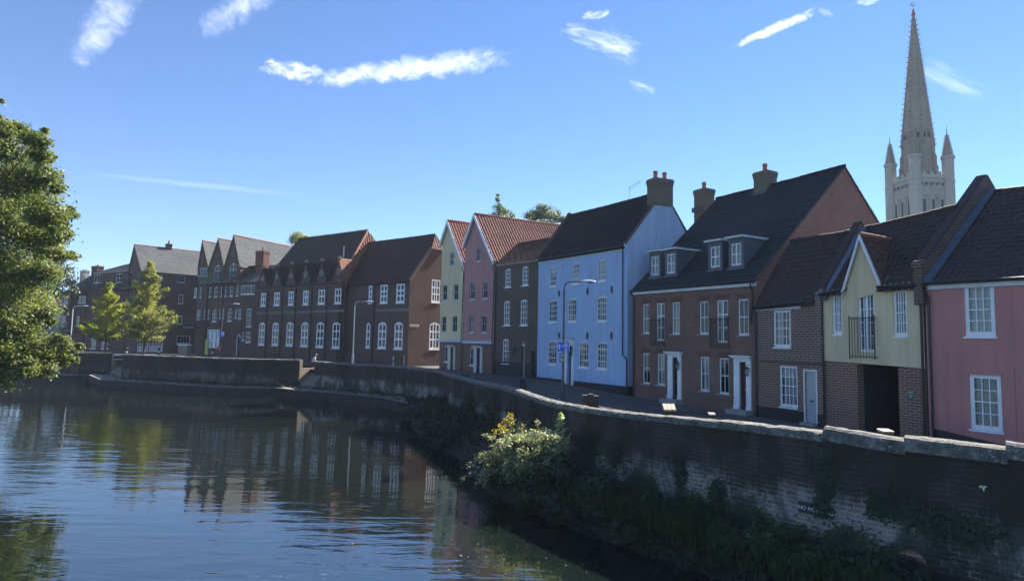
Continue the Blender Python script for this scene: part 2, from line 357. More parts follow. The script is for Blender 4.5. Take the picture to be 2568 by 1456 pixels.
class Plane:
    def __init__(s, h, o, eu, en):
        s.o, s.eu, s.en = V(o), V(eu), V(en)
        s.ow = h.M @ s.o; R = h.M.to_3x3(); s.euw = R @ s.eu; s.enw = R @ s.en; s.holes = []
    def px(s, px, py):
        r = ray(px, py); t = (s.ow - EYE).dot(s.enw) / r.dot(s.enw); p = EYE + r * t
        return ((p - s.ow).dot(s.euw), p.z)
    def P(s, u, z, n=0): return s.o + s.eu * u + s.en * n + V((0, 0, z))
    def rect(s, Zf, x0, x1, y0, y1):
        cx, cy = (x0 + x1) / 2, (y0 + y1) / 2
        u0 = s.px(*Zf(x0, cy))[0]; u1 = s.px(*Zf(x1, cy))[0]
        zt = s.px(*Zf(cx, y0))[1]; zb = s.px(*Zf(cx, y1))[1]
        return (u0, u1, zb, zt)
    def box(s, mb, u0, u1, n0, n1, z0, z1, mi=0):
        a = [s.P(u0, z0, n0), s.P(u1, z0, n0), s.P(u1, z0, n1), s.P(u0, z0, n1)]
        mb.prism(a, (0, 0, z1 - z0), mi)
    def wall(s, mb, outline, n=0, mi=0, extra=(), depth=.12, holes=None):
        """a convex outline (counter-clockwise in u,z) with the plane's openings cut out and their reveals"""
        hs = s.holes if holes is None else holes
        ou0, ou1, oz0, oz1 = min(p[0] for p in outline), max(p[0] for p in outline), min(p[1] for p in outline), max(p[1] for p in outline)
        hs = [h for h in hs if ou0 < (h['r'][0] + h['r'][1]) / 2 < ou1 and oz0 < (h['r'][2] + h['r'][3]) / 2 < oz1]
        us = sorted(set([p[0] for p in outline] + [x for h in hs for x in h['r'][:2]]))
        zs = sorted(set([p[1] for p in outline] + [x for h in hs for x in h['r'][2:]]))
        us = [u for i, u in enumerate(us) if i == 0 or u - us[i - 1] > 1e-5]; zs = [u for i, u in enumerate(zs) if i == 0 or u - zs[i - 1] > 1e-5]
        for i in range(len(us) - 1):
            for j in range(len(zs) - 1):
                cu, cz = (us[i] + us[i + 1]) / 2, (zs[j] + zs[j + 1]) / 2
                if any(h['r'][0] < cu < h['r'][1] and h['r'][2] < cz < h['r'][3] for h in hs): continue
                pl = [(us[i], zs[j]), (us[i + 1], zs[j]), (us[i + 1], zs[j + 1]), (us[i], zs[j + 1])]
                for k in range(len(outline)):
                    pl = clip(pl, outline[k], outline[(k + 1) % len(outline)])
                    if len(pl) < 3: break
                if len(pl) >= 3: mb.poly([s.P(u, z, n) for u, z in pl], mi)
        for h in hs:
            u0, u1, z0, z1 = h['r']; d = h.get('depth', depth); a = h.get('arch', 0)
            def q(p0, p1): mb.quad(s.P(*p0, n), s.P(*p1, n), s.P(*p1, n - d), s.P(*p0, n - d), h.get('mi', mi))
            q((u0, z0), (u1, z0)); q((u0, z1 - a), (u0, z0)); q((u1, z0), (u1, z1 - a))
            if a:
                pts = arc(u0, u1, z1, a)
                for p0, p1 in zip(pts, pts[1:]):
                    q(p0, p1); mb.quad(s.P(*p0, n), s.P(*p1, n), s.P(p1[0], z1, n), s.P(p0[0], z1, n), mi)
            else: q((u1, z1), (u0, z1))
def arc(u0, u1, z1, a, n=8):
    return [(u0 + (u1 - u0) * i / n, z1 - a * (2 * i / n - 1) ** 2) for i in range(n + 1)]
class House:
    def __init__(s, name, label, cat, L, R, group=None, D=6.0):
        a = at_d(*L); b = at_d(*R); a.z = b.z = 0
        s.W = (b - a).length; s.ex = (b - a) / s.W; s.ey = V((-s.ex.y, s.ex.x, 0)); s.A, s.B, s.D = a, b, D
        rz = math.atan2(s.ex.y, s.ex.x)
        s.M = Matrix.Translation(a) @ Matrix.Rotation(rz, 4, 'Z')
        s.e = empty(name, a, label, cat, group, rz)
        s.front = Plane(s, (0, 0, 0), (1, 0, 0), (0, -1, 0)); s.right = Plane(s, (s.W, 0, 0), (0, 1, 0), (1, 0, 0))
        s.left = Plane(s, (0, D, 0), (0, -1, 0), (-1, 0, 0)); s.back = Plane(s, (s.W, D, 0), (-1, 0, 0), (0, 1, 0))
    def at_y(s, y): return Plane(s, (0, y, 0), (1, 0, 0), (0, -1, 0))
    def loc(s, wp): return s.M.inverted() @ V(wp)
    def part(s, name, mb, mats, parent=None, **k): return mb.build(name, mats, parent or s.e, **k)
# ---------------------------------------------------------------- windows, doors
def window(h, pl, r, cols=2, rows=4, frame='white_wood', arch=0, sill='white_wood', rec=.08, sash=True, fw=.055, bar=.022, glass='glass_dark', curtain=None, sillw=.06, name='window', hole=True):
    u0, u1, z0, z1 = r; mb = MB()
    if hole: pl.holes.append(dict(r=r, arch=arch, depth=rec + .07))
    n0, n1 = -rec - .05, -rec
    pl.box(mb, u0, u0 + fw, n0, n1, z0, z1 - arch); pl.box(mb, u1 - fw, u1, n0, n1, z0, z1 - arch)
    pl.box(mb, u0 + fw, u1 - fw, n0, n1 + .004, z0, z0 + fw * 1.3)
    if arch:
        pts = arc(u0, u1, z1, arch)
        for p0, p1 in zip(pts, pts[1:]):
            mb.prism([pl.P(p0[0], p0[1], n0), pl.P(p1[0], p1[1], n0), pl.P(p1[0], p1[1] - fw * 1.3, n0), pl.P(p0[0], p0[1] - fw * 1.3, n0)], pl.en * .05)
    else: pl.box(mb, u0 + fw, u1 - fw, n0, n1, z1 - fw, z1)
    iu0, iu1, iz0, iz1 = u0 + fw, u1 - fw, z0 + fw * 1.3, z1 - fw
    zm = (iz0 + iz1) / 2
    if sash: pl.box(mb, iu0, iu1, n0 + .005, n1 + .012, zm - .022, zm + .022)
    for i in range(1, cols):
        u = iu0 + (iu1 - iu0) * i / cols; pl.box(mb, u - bar / 2, u + bar / 2, n0 + .01, n1 - .006, iz0, iz1 - (arch * .1 if arch else 0))
    for j in range(1, rows):
        z = iz0 + (iz1 - iz0) * j / rows
        if sash and abs(z - zm) < .05: continue
        pl.box(mb, iu0, iu1, n0 + .012, n1 - .008, z - bar / 2, z + bar / 2)
    w = mb.build(name, frame, h.e)
    g = MB(); q = -rec - .028
    if arch: g.poly([pl.P(u0 + .01, z0, q), pl.P(u1 - .01, z0, q)] + [pl.P(a, b, q) for a, b in reversed(arc(u0 + .01, u1 - .01, z1 - .01, arch))])
    else: g.poly([pl.P(u0 + .01, z0 + .01, q), pl.P(u1 - .01, z0 + .01, q), pl.P(u1 - .01, z1 - .01, q), pl.P(u0 + .01, z1 - .01, q)])
    g.build('pane', glass, w)
    if sill:
        m2 = MB(); pl.box(m2, u0 - sillw, u1 + sillw, -rec, .06, z0 - .07, z0 - .003); m2.build('sill', sill, w)
    if curtain:
        m3 = MB(); q = -rec - .16
        def cur(a, b, zt, zb):
            k = max(2, int((b - a) / .05))
            for i in range(k):
                ua, ub = a + (b - a) * i / k, a + (b - a) * (i + 1) / k
                qa, qb = q - .025 * (i % 2), q - .025 * ((i + 1) % 2)
                m3.quad(pl.P(ua, zb, qa), pl.P(ub, zb, qb), pl.P(ub, zt, qb), pl.P(ua, zt, qa))
        w_ = u1 - u0
        if curtain == 'full': cur(u0 - .05, u1 + .05, z1 + .05, z0 - .05)
        elif curtain == 'lower': cur(u0 - .05, u1 + .05, zm, z0 - .05)
        elif curtain == 'upper': cur(u0 - .05, u1 + .05, z1 + .05, z0 + (z1 - z0) * .55)
        else:
            cur(u0 - .05, u0 + w_ * .3, z1 + .05, z0 - .05); cur(u1 - w_ * .3, u1 + .05, z1 + .05, z0 - .05)
        m3.build('curtain', 'curtain', w)
    return w
def downpipe(h, pl, pts, r=.045, name='downpipe', mat='black_metal'):
    mb = MB(); P = [pl.P(u, z, n) for u, z, n in pts]; mb.tube(P, r, 8)
    k = 4
    for i in range(1, k):
        p = P[0].lerp(P[-1], i / k)
        if len(P) == 2: mb.tube([p - V((0, 0, .05)), p + V((0, 0, .05))], r * 1.5, 8)
    return mb.build(name, mat, h.e)
def gutter(h, pl, u0, z0, u1, z1, n=.12, r=.06, mat='black_metal', name='gutter'):
    mb = MB(); mb.tube([pl.P(u0, z0, n), pl.P(u1, z1, n)], r, 8); return mb.build(name, mat, h.e)
def lantern(h, pl, u, z, s=1.0):
    mb = MB(); c = pl.P(u, z, .22)
    mb.tube([pl.P(u, z + .28 * s, 0), pl.P(u, z + .33 * s, .12), pl.P(u, z + .25 * s, .22)], .015, 6)
    mb.lathe(c, [(.02, .24 * s), (.11 * s, .15 * s), (.12 * s, .13 * s)][::-1], 6)
    for k in range(6):
        a = PI * 2 * k / 6; d = V((math.cos(a), math.sin(a), 0)) * .09 * s
        mb.tube([c + d * .7 + V((0, 0, -.16 * s)), c + d * 1.15 + V((0, 0, .13 * s))], .009, 4)
    mb.lathe(c, [(.03, -.22 * s), (.07 * s, -.16 * s)], 6)
    o = mb.build('wall_lantern', 'black_metal', h.e)
    g = MB(); g.lathe(c, [(.055 * s, -.155 * s), (.095 * s, .125 * s)], 6); g.build('glass_shade', 'glass_thin', o)
    return o
def panel_door(h, pl, r, mat, rec=.14, panels=True, glaz=False):
    u0, u1, z0, z1 = r; pl.holes.append(dict(r=r, depth=rec + .06)); mb = MB(); w = u1 - u0; ht = z1 - z0
    pl.box(mb, u0, u1, -rec - .05, -rec, z0, z1)
    if panels:
        for a, b in ((.1, .46), (.54, .9)):
            for c, d in ((.08, .36), (.44, .64), (.70, .94)):
                ua, ub, za, zb = u0 + w * a, u0 + w * b, z0 + ht * c, z0 + ht * d
                for q in ((ua, ub, za, za + .025), (ua, ub, zb - .025, zb), (ua, ua + .025, za + .025, zb - .025), (ub - .025, ub, za + .025, zb - .025)):
                    pl.box(mb, q[0], q[1], -rec, -rec + .018, q[2], q[3])
    d = mb.build('door', mat, h.e)
    k = MB(); k.lathe(pl.P(u0 + w * .86, z0 + ht * .47, -rec + .03), [(.012, -.03), (.032, 0), (.012, .03)], 8); k.build('handle', 'brass', d)
    k = MB(); pl.box(k, u0 + w * .36, u0 + w * .64, -rec, -rec + .016, z0 + ht * .40, z0 + ht * .42 + .03); k.build('letter_box', 'black_metal' if mat == 'door_sage' else 'brass', d)
    return d
def surround(h, pl, ro, ri, mat='white_wood', out=.09, canopy=True):
    """pilasters and entablature round an opening: ro outer, ri the opening"""
    mb = MB(); u0, u1, z0, z1 = ro; a, b, c, d = ri
    pl.box(mb, u0, a - .004, 0.003, out, z0, d); pl.box(mb, b + .004, u1, 0.003, out, z0, d)
    pl.box(mb, u0 - .02, a - .004, .004, out + .03, z0, z0 + .2); pl.box(mb, b + .004, u1 + .02, .004, out + .03, z0, z0 + .2)
    pl.box(mb, u0, u1, .003, out + .015, d + .003, z1 - .1)
    o = mb.build('door_surround', mat, h.e)
    if canopy:
        m2 = MB(); pl.box(m2, u0 - .1, u1 + .1, .003, .32, z1 - .1 + .003, z1 - .03); pl.box(m2, u0 - .05, u1 + .05, .004, .24, z1 - .17, z1 - .1)
        m2.build('cornice', mat, o); m3 = MB(); pl.box(m3, u0 - .11, u1 + .11, .003, .33, z1 - .028, z1 + .01); m3.build('lead_cap', 'lead', o)
    return o
def juliet(h, pl, r, out=.16):
    u0, u1, z0, z1 = r; mb = MB(); n = max(7, int((u1 - u0) / .11))
    for z in (z0 + .06, z1 - .05): pl.box(mb, u0, u1, out - .012, out + .012, z - .015, z + .015)
    for i in range(n + 1):
        u = u0 + (u1 - u0) * i / n; e = .016 if i in (0, n) else .008
        pl.box(mb, u - e, u + e, out - e, out + e, z0 - (.05 if e > .01 else 0), z1 + (.06 if e > .01 else 0))
    for u in (u0, u1):
        for z in (z0 + .06, z1 - .05): pl.box(mb, u - .012, u + .012, 0, out, z - .012, z + .012)
    return mb.build('balcony_rail', 'black_metal', h.e)
# ---------------------------------------------------------------- roofs
def roof_sheet(mb, E0, E1, R1, R0, kind='pantile', pitch=.24, course=.32, amp=.035, mi=0, sub=6):
    """a tiled slope between an eave E0-E1 and a top edge R0-R1, each tile course a stepped row, pantiles rolled"""
    E0, E1, R0, R1 = V(E0), V(E1), V(R0), V(R1)
    ex = (E1 - E0).normalized(); n = ex.cross(((R0 + R1) / 2) - (E0 + E1) / 2).normalized()
    up = n.cross(ex)
    L = max(((R0 + R1) / 2 - (E0 + E1) / 2).length, .01); rows = max(1, int(round(L / course))); sd = random.uniform(0, 6)
    def prof(u):
        if kind != 'pantile': return 0
        t = (u / pitch) % 1.0
        return amp * (math.sin(PI * t / .62) if t < .62 else -.35 * math.sin(PI * (t - .62) / .38))
    for j in range(rows):
        jit = random.uniform(-.010, .010)
        b0, b1 = E0.lerp(R0, j / rows), E1.lerp(R1, j / rows); t0, t1 = E0.lerp(R0, (j + 1) / rows), E1.lerp(R1, (j + 1) / rows)
        bl, br, tl, tr = ((p - E0).dot(ex) for p in (b0, b1, t0, t1))
        lo, hi = min(bl, tl), max(br, tr)
        if hi - lo < 1e-3: continue
        if kind == 'pantile':
            st = pitch / sub; ks = range(math.floor(lo / st), math.ceil(hi / st) + 1); us = [min(max(k * st, lo), hi) for k in ks]
        else:
            st = 3.0; ks = range(math.floor(lo / st), math.ceil(hi / st) + 1); us = [min(max(k * st, lo), hi) for k in ks]
        us = sorted(set(us)); vs = []; fs = []; Lu = max((E1 - E0).length, .1)
        def wv(u, t): return -.055 * math.sin(PI * min(max(u / Lu, 0), 1)) * math.sin(PI * t) * min(1, Lu / 6) + .012 * math.sin(u * 1.9 + sd) * math.sin(3 * t + sd) + .006 * math.sin(u * 7.3 + j * 2.7)
        for u in us:
            ub, ut = min(max(u, bl), max(br, bl)), min(max(u, tl), max(tr, tl))
            fb = 0 if br - bl < 1e-6 else (ub - bl) / (br - bl); ft = 0 if tr - tl < 1e-6 else (ut - tl) / (tr - tl)
            vs.append(b0.lerp(b1, fb) + n * (prof(ub) + .028 + jit + wv(ub, j / rows)) - up * .03)
            vs.append(b0.lerp(b1, fb) + n * (prof(ub) - .006 + wv(ub, j / rows)) - up * .03)
            vs.append(t0.lerp(t1, ft) + n * (prof(ut) + wv(ut, (j + 1) / rows)))
        for i in range(len(us) - 1):
            a, c = 3 * i, 3 * i + 3
            fs.append((a, c, c + 2, a + 2)); fs.append((a + 1, c + 1, c, a))
        mb.add(vs, fs, mi)
def ridge_tiles(mb, a, b, r=.11, mi=0, bumps=0):
    a, b = V(a), V(b); L = (b - a).length; n = max(1, int(L / .45))
    for i in range(n):
        p, q = a.lerp(b, i / n), a.lerp(b, (i + 1) / n); dz = V((0, 0, random.uniform(-.015, .015) - .04 * math.sin(PI * (i + .5) / n) * min(1, L / 6))); p = p + dz; q = q + dz; mb.tube([p, q.lerp(p, .03)], [r, r * .93], 8, mi)
        if bumps: mb.tube([q + V((0, 0, r * .5)), q + V((0, 0, r + .1))], .05, 6, mi)
def verge(mb, pts, w, t, mi=0):
    """a flat board / coping along a polyline: w = width along vec, t = thickness downwards"""
    w = V(w)
    for p, q in zip(pts, pts[1:]):
        p, q = V(p), V(q); d = (q - p).normalized(); nn = w.normalized().cross(d)
        if nn.z < 0: nn = -nn
        mb.prism([p, p + w, p + w - nn * t, p - nn * t], q - p, mi)
def chimney(h, lo, hi, zt, pots=1, mat='brick_chimney', zb=None, parent=None, pot_h=.55):
    """stack with a stepped head and clay pots; lo/hi local plan corners"""
    x0, y0 = lo; x1, y1 = hi; zb = zb if zb is not None else zt - 2
    mb = MB(); mb.box((x0, y0, zb), (x1, y1, zt - .42)); mb.box((x0 - .03, y0 - .03, zt - .42), (x1 + .03, y1 + .03, zt - .24))
    mb.box((x0 - .06, y0 - .06, zt - .24), (x1 + .06, y1 + .06, zt - .09)); mb.box((x0 - .03, y0 - .03, zt - .09), (x1 + .03, y1 + .03, zt))
    c = mb.build('chimney', mat, parent or h.e)
    for i in range(pots):
        f = (i + .5) / pots; p = (x0 + (x1 - x0) * f, (y0 + y1) / 2) if (x1 - x0) > (y1 - y0) else ((x0 + x1) / 2, y0 + (y1 - y0) * f)
        m2 = MB(); m2.lathe((p[0], p[1], zt), [(.2, 0), (.15, .04), (.135, pot_h * .7), (.17, pot_h * .74), (.17, pot_h * .86), (.14, pot_h * .9), (.14, pot_h)], 12)
        m2.build('chimney_pot', 'terracotta', c)
    return c
SKY_AIR, SKY_DUST, SKY_OZONE = .8, 0.0, 5.0
SKY_TINT = (.74, .94, 1.12); SKY_STRENGTH = .057; SUN_STRENGTH = 5.0; EXPOSURE = 1.7; HAZE = .00026
# ================================================================ helpers for whole houses
def bargeboard(h, pl, pts, ht, n0, n1, mat, name='bargeboard'):
    mb = MB()
    for (u0, z0), (u1, z1) in zip(pts, pts[1:]):
        mb.prism([pl.P(u0, z0, n0), pl.P(u1, z1, n0), pl.P(u1, z1 - ht, n0), pl.P(u0, z0 - ht, n0)], pl.en * (n1 - n0))
    return mb.build(name, mat, h.e)
def gable_roof(h, yr, D, u0, u1, ze, zr, zb, kind, mat, over=.14, pitch=.24, course=.32, ridge=True, amp=.035, backkind='plain'):
    """ridge parallel to the street; ze, zr, zb = (left, right) heights of front eave, ridge and back eave"""
    mb = MB()
    k = over / yr
    e0 = V((u0, -over, ze[0] - (zr[0] - ze[0]) * k)); e1 = V((u1, -over, ze[1] - (zr[1] - ze[1]) * k))
    r0, r1 = V((u0, yr, zr[0])), V((u1, yr, zr[1])); b0, b1 = V((u0, D + over, zb[0])), V((u1, D + over, zb[1]))
    roof_sheet(mb, e0, e1, r1, r0, kind, pitch, course, amp)
    roof_sheet(mb, b1, b0, r0, r1, backkind, pitch, course)
    dz = V((0, 0, -.07))
    mb.quad(e0 + dz, r0 + dz, r1 + dz, e1 + dz); mb.quad(r0 + dz, b0 + dz, b1 + dz, r1 + dz); mb.quad(e0 + dz, e1 + dz, e1, e0)
    ro = mb.build('roof', mat, h.e)
    if ridge:
        m2 = MB(); ridge_tiles(m2, r0 + V((0, 0, .02)), r1 + V((0, 0, .02)), .12); m2.build('ridge', mat, ro)
    return ro
def box_walls(h, D, mat, base=-1.2, ze=(5, 5), yr=3, zr=(8, 8), zb=(5, 5), name='wall', front=None, sides=(True, True), frontmat=None, right_plane=None):
    W = h.W; mb = MB()
    h.front.wall(mb, front or [(0, base), (W, base), (W, ze[1]), (0, ze[0])])
    if sides[1]: h.right.wall(mb, [(0, base), (D, base), (D, zb[1]), (yr, zr[1] - .06), (0, ze[1])])
    if sides[0]: h.left.wall(mb, [(0, base), (D, base), (D, ze[0]), (D - yr, zr[0] - .06), (0, zb[0])])
    h.back.wall(mb, [(0, base), (W, base), (W, zb[0]), (0, zb[1])])
    return mb.build(name, mat, h.e)
def anchor(h, pl, u, z):
    mb = MB(); p = [pl.P(u + .13 * math.cos(a), z + .27 * math.sin(a), .004) for a in [2 * PI * i / 14 for i in range(14)]]
    mb.prism(p, pl.en * .03); return mb.build('anchor_plate', 'black_metal', h.e)

# ================================================================ BLUE HOUSE
def blue_house():
    h = House('town_house', 'tall sky-blue painted three-storey brick house with a dark pantile roof', 'house', (1346, 945, 51.5), (1572, 985, 39.6), 'houses along the quay', D=5.6)
    f = h.front; W = h.W
    zl = f.px(*Z3(697, 530))[1]; zr_ = f.px(*Z3(1222, 444))[1]; ze = (zl, zr_)
    yr = 2.8; p = h.at_y(yr); rl = p.px(*Z3(930, 250))[1]; rr = p.px(*Z3(1380, 150))[1]
    s = (rr - rl) / (W * .9); zr = (rl - .1 * W * s * .3, rr + .05)
    for x0, x1, y0, y1, a in ((767, 808, 575, 700, 0), (905, 952, 552, 685, 0), (1060, 1112, 530, 668, 0),
                           (760, 811, 777, 920, .1), (878, 932, 768, 917, .1), (1057, 1118, 755, 915, .1),
                           (757, 809, 1028, 1180, .1), (945, 1007, 1033, 1200, .1), (1057, 1121, 1037, 1210, .1)):
        window(h, f, f.rect(Z3, x0, x1, y0, y1), 4, 4, arch=a, rec=.05, fw=.10, bar=.05, glass='glass_thin', curtain=random.choice(['sides', 'lower', 'upper', 'full']), sillw=.03)
    rd = f.rect(Z3, 879, 907, 1062, 1306)
    panel_door(h, f, rd, 'door_navy')
    ro = f.rect(Z3, 858, 919, 1016, 1308)
    surround(h, f, ro, rd)
    for q in ((827, 740), (1002, 727), (1151, 717), (826, 998), (1002, 1000), (1150, 1000)): anchor(h, f, *f.px(*Z3(*q)))
    lantern(h, f, *f.px(*Z3(912, 1095)), 1.7)
    mb = MB(); base = -1.2
    f.wall(mb, [(0, base), (W, base), (W, ze[1]), (0, ze[0])])
    mb.build('front_wall', 'paint_blue', h.e)
    mb = MB(); zb = (ze[0] - .4, ze[1] - .4)
    h.right.wall(mb, [(0, base), (5.6, base), (5.6, zb[1]), (yr, zr[1] + .1), (0, ze[1] + .15)])
    h.left.wall(mb, [(0, base), (5.6, base), (5.6, ze[0]), (2.8, zr[0] + .1), (0, zb[0])]); h.back.wall(mb, [(0, base), (W, base), (W, zb[0]), (0, zb[1])])
    mb.build('gable_wall', 'paint_blue_gable', h.e)
    # gable copings
    for x in (-.16, W - .12):
        m2 = MB(); k = 0 if x < 0 else 1
        if k == 0: verge(m2, [(x, -.2, ze[k] + .12), (x, yr, zr[k] + .3), (x, 5.85, zb[k] + .1)], (.3, 0, 0), .22)
        else:
            g1 = (zr[1] - ze[1]) / yr; g2 = (zr[1] - zb[1]) / (5.6 - yr)
            verge(m2, [(x, -.2, ze[1] + .06), (x, yr - .74, zr[1] + .22 - g1 * .74)], (.17, 0, 0), .1); verge(m2, [(x, yr + .74, zr[1] + .2 - g2 * .74), (x, 5.85, zb[1] + .02)], (.17, 0, 0), .1)
        m2.build('gable_coping', 'brick_brown', h.e)
    m2 = MB(); m2.box((W - .25, -.12, ze[1] - .5), (W + .03, .0, ze[1] + .12)); m2.build('kneeler', 'paint_blue_gable', h.e)
    gable_roof(h, yr, 5.6, .12, W - .1, ze, zr, zb, 'pantile', 'tile_black', pitch=.22, course=.3)
    m2 = MB(); f.box(m2, 0, W - .3, .004, .05, 0, .01); m2 = MB()
    m2.prism([f.P(0.02, ze[0] - .36, .004), f.P(W - .28, ze[1] - .36, .004), f.P(W - .28, ze[1] - .14, .004), f.P(0.02, ze[0] - .14, .004)], f.en * .05)
    m2.build('fascia', 'white_fascia', h.e)
    # plinth
    z0 = f.px(*Z3(690, 1254))[1]; z1 = f.px(*Z3(1255, 1314))[1]; m2 = MB()
    for a, b in ((0, ro[0] - .03), (ro[1] + .03, W)):
        m2.prism([f.P(a, -1.2, .003), f.P(b, -1.2, .003), f.P(b, z0 + (z1 - z0) * b / W, .003), f.P(a, z0 + (z1 - z0) * a / W, .003)], f.en * .035)
    m2.prism([h.right.P(0, -1.2, .003), h.right.P(3, -1.2, .003), h.right.P(3, z1, .003), h.right.P(0, z1, .003)], V((.03, 0, 0)))
    m2.build('plinth', 'black_plinth', h.e)
    m2 = MB(); m2.box((ro[0] - .1, -.55, -.3), (ro[1] + .1, -.042, ro[2] - .01)); m2.build('door_step', 'stone_sill', h.e)
    zt = ze[1] - .05; u = W - .13
    uk, zk = f.px(*Z3(1232, 1120)); 
    downpipe(h, f, [(u - .28, zt, .1), (u - .25, zk, .09), (u + .05, zk - .12, .09), (u + .22, zk - .3, .09), (u + .22, .25, .09)])
    gutter(h, f, 0.2, ze[0] - .1, W - .3, ze[1] - .1, .16, .05)
    m2 = MB()   # brick tumbling on the corner
    for i in range(7):
        z = f.px(*Z3(1225, 1135))[1] - i * .16; w = .25 + .07 * i; f.box(m2, u - .42 - w * .5, u - .42 + w * .5, .002, .022, z - .05, z)
    m2.build('brick_relief', 'paint_blue', h.e)
    q = h.at_y(yr); ua, za = q.px(*Z3(1380, 205)); ub, _ = q.px(*Z3(1517, 210)); zt = q.px(*Z3(1447, 42))[1]
    chimney(h, (W - .85, yr - .72), (W + .025, yr + .72), zt, 2, 'brick_chimney', zb=zr[1] - .95)
    # aerial
    ua, za = q.px(*Z3(1258, 168)); zt = q.px(*Z3(1258, 83))[1]; m2 = MB()
    m2.tube([(ua, yr, za - .4), (ua, yr, zt)], .018, 6); m2.tube([(ua - .1, yr, zt - .12), (ua + 1.6, yr - .2, zt - .05)], .014, 5)
    for i in range(9): m2.tube([(ua + .1 + i * .18, yr - .02 * i, zt - .32 + i * .012), (ua + .1 + i * .18, yr - .02 * i, zt + .12 + i * .004)], .008, 4)
    m2.build('aerial', 'galvanised', h.e)
    return h
BLUE = blue_house()

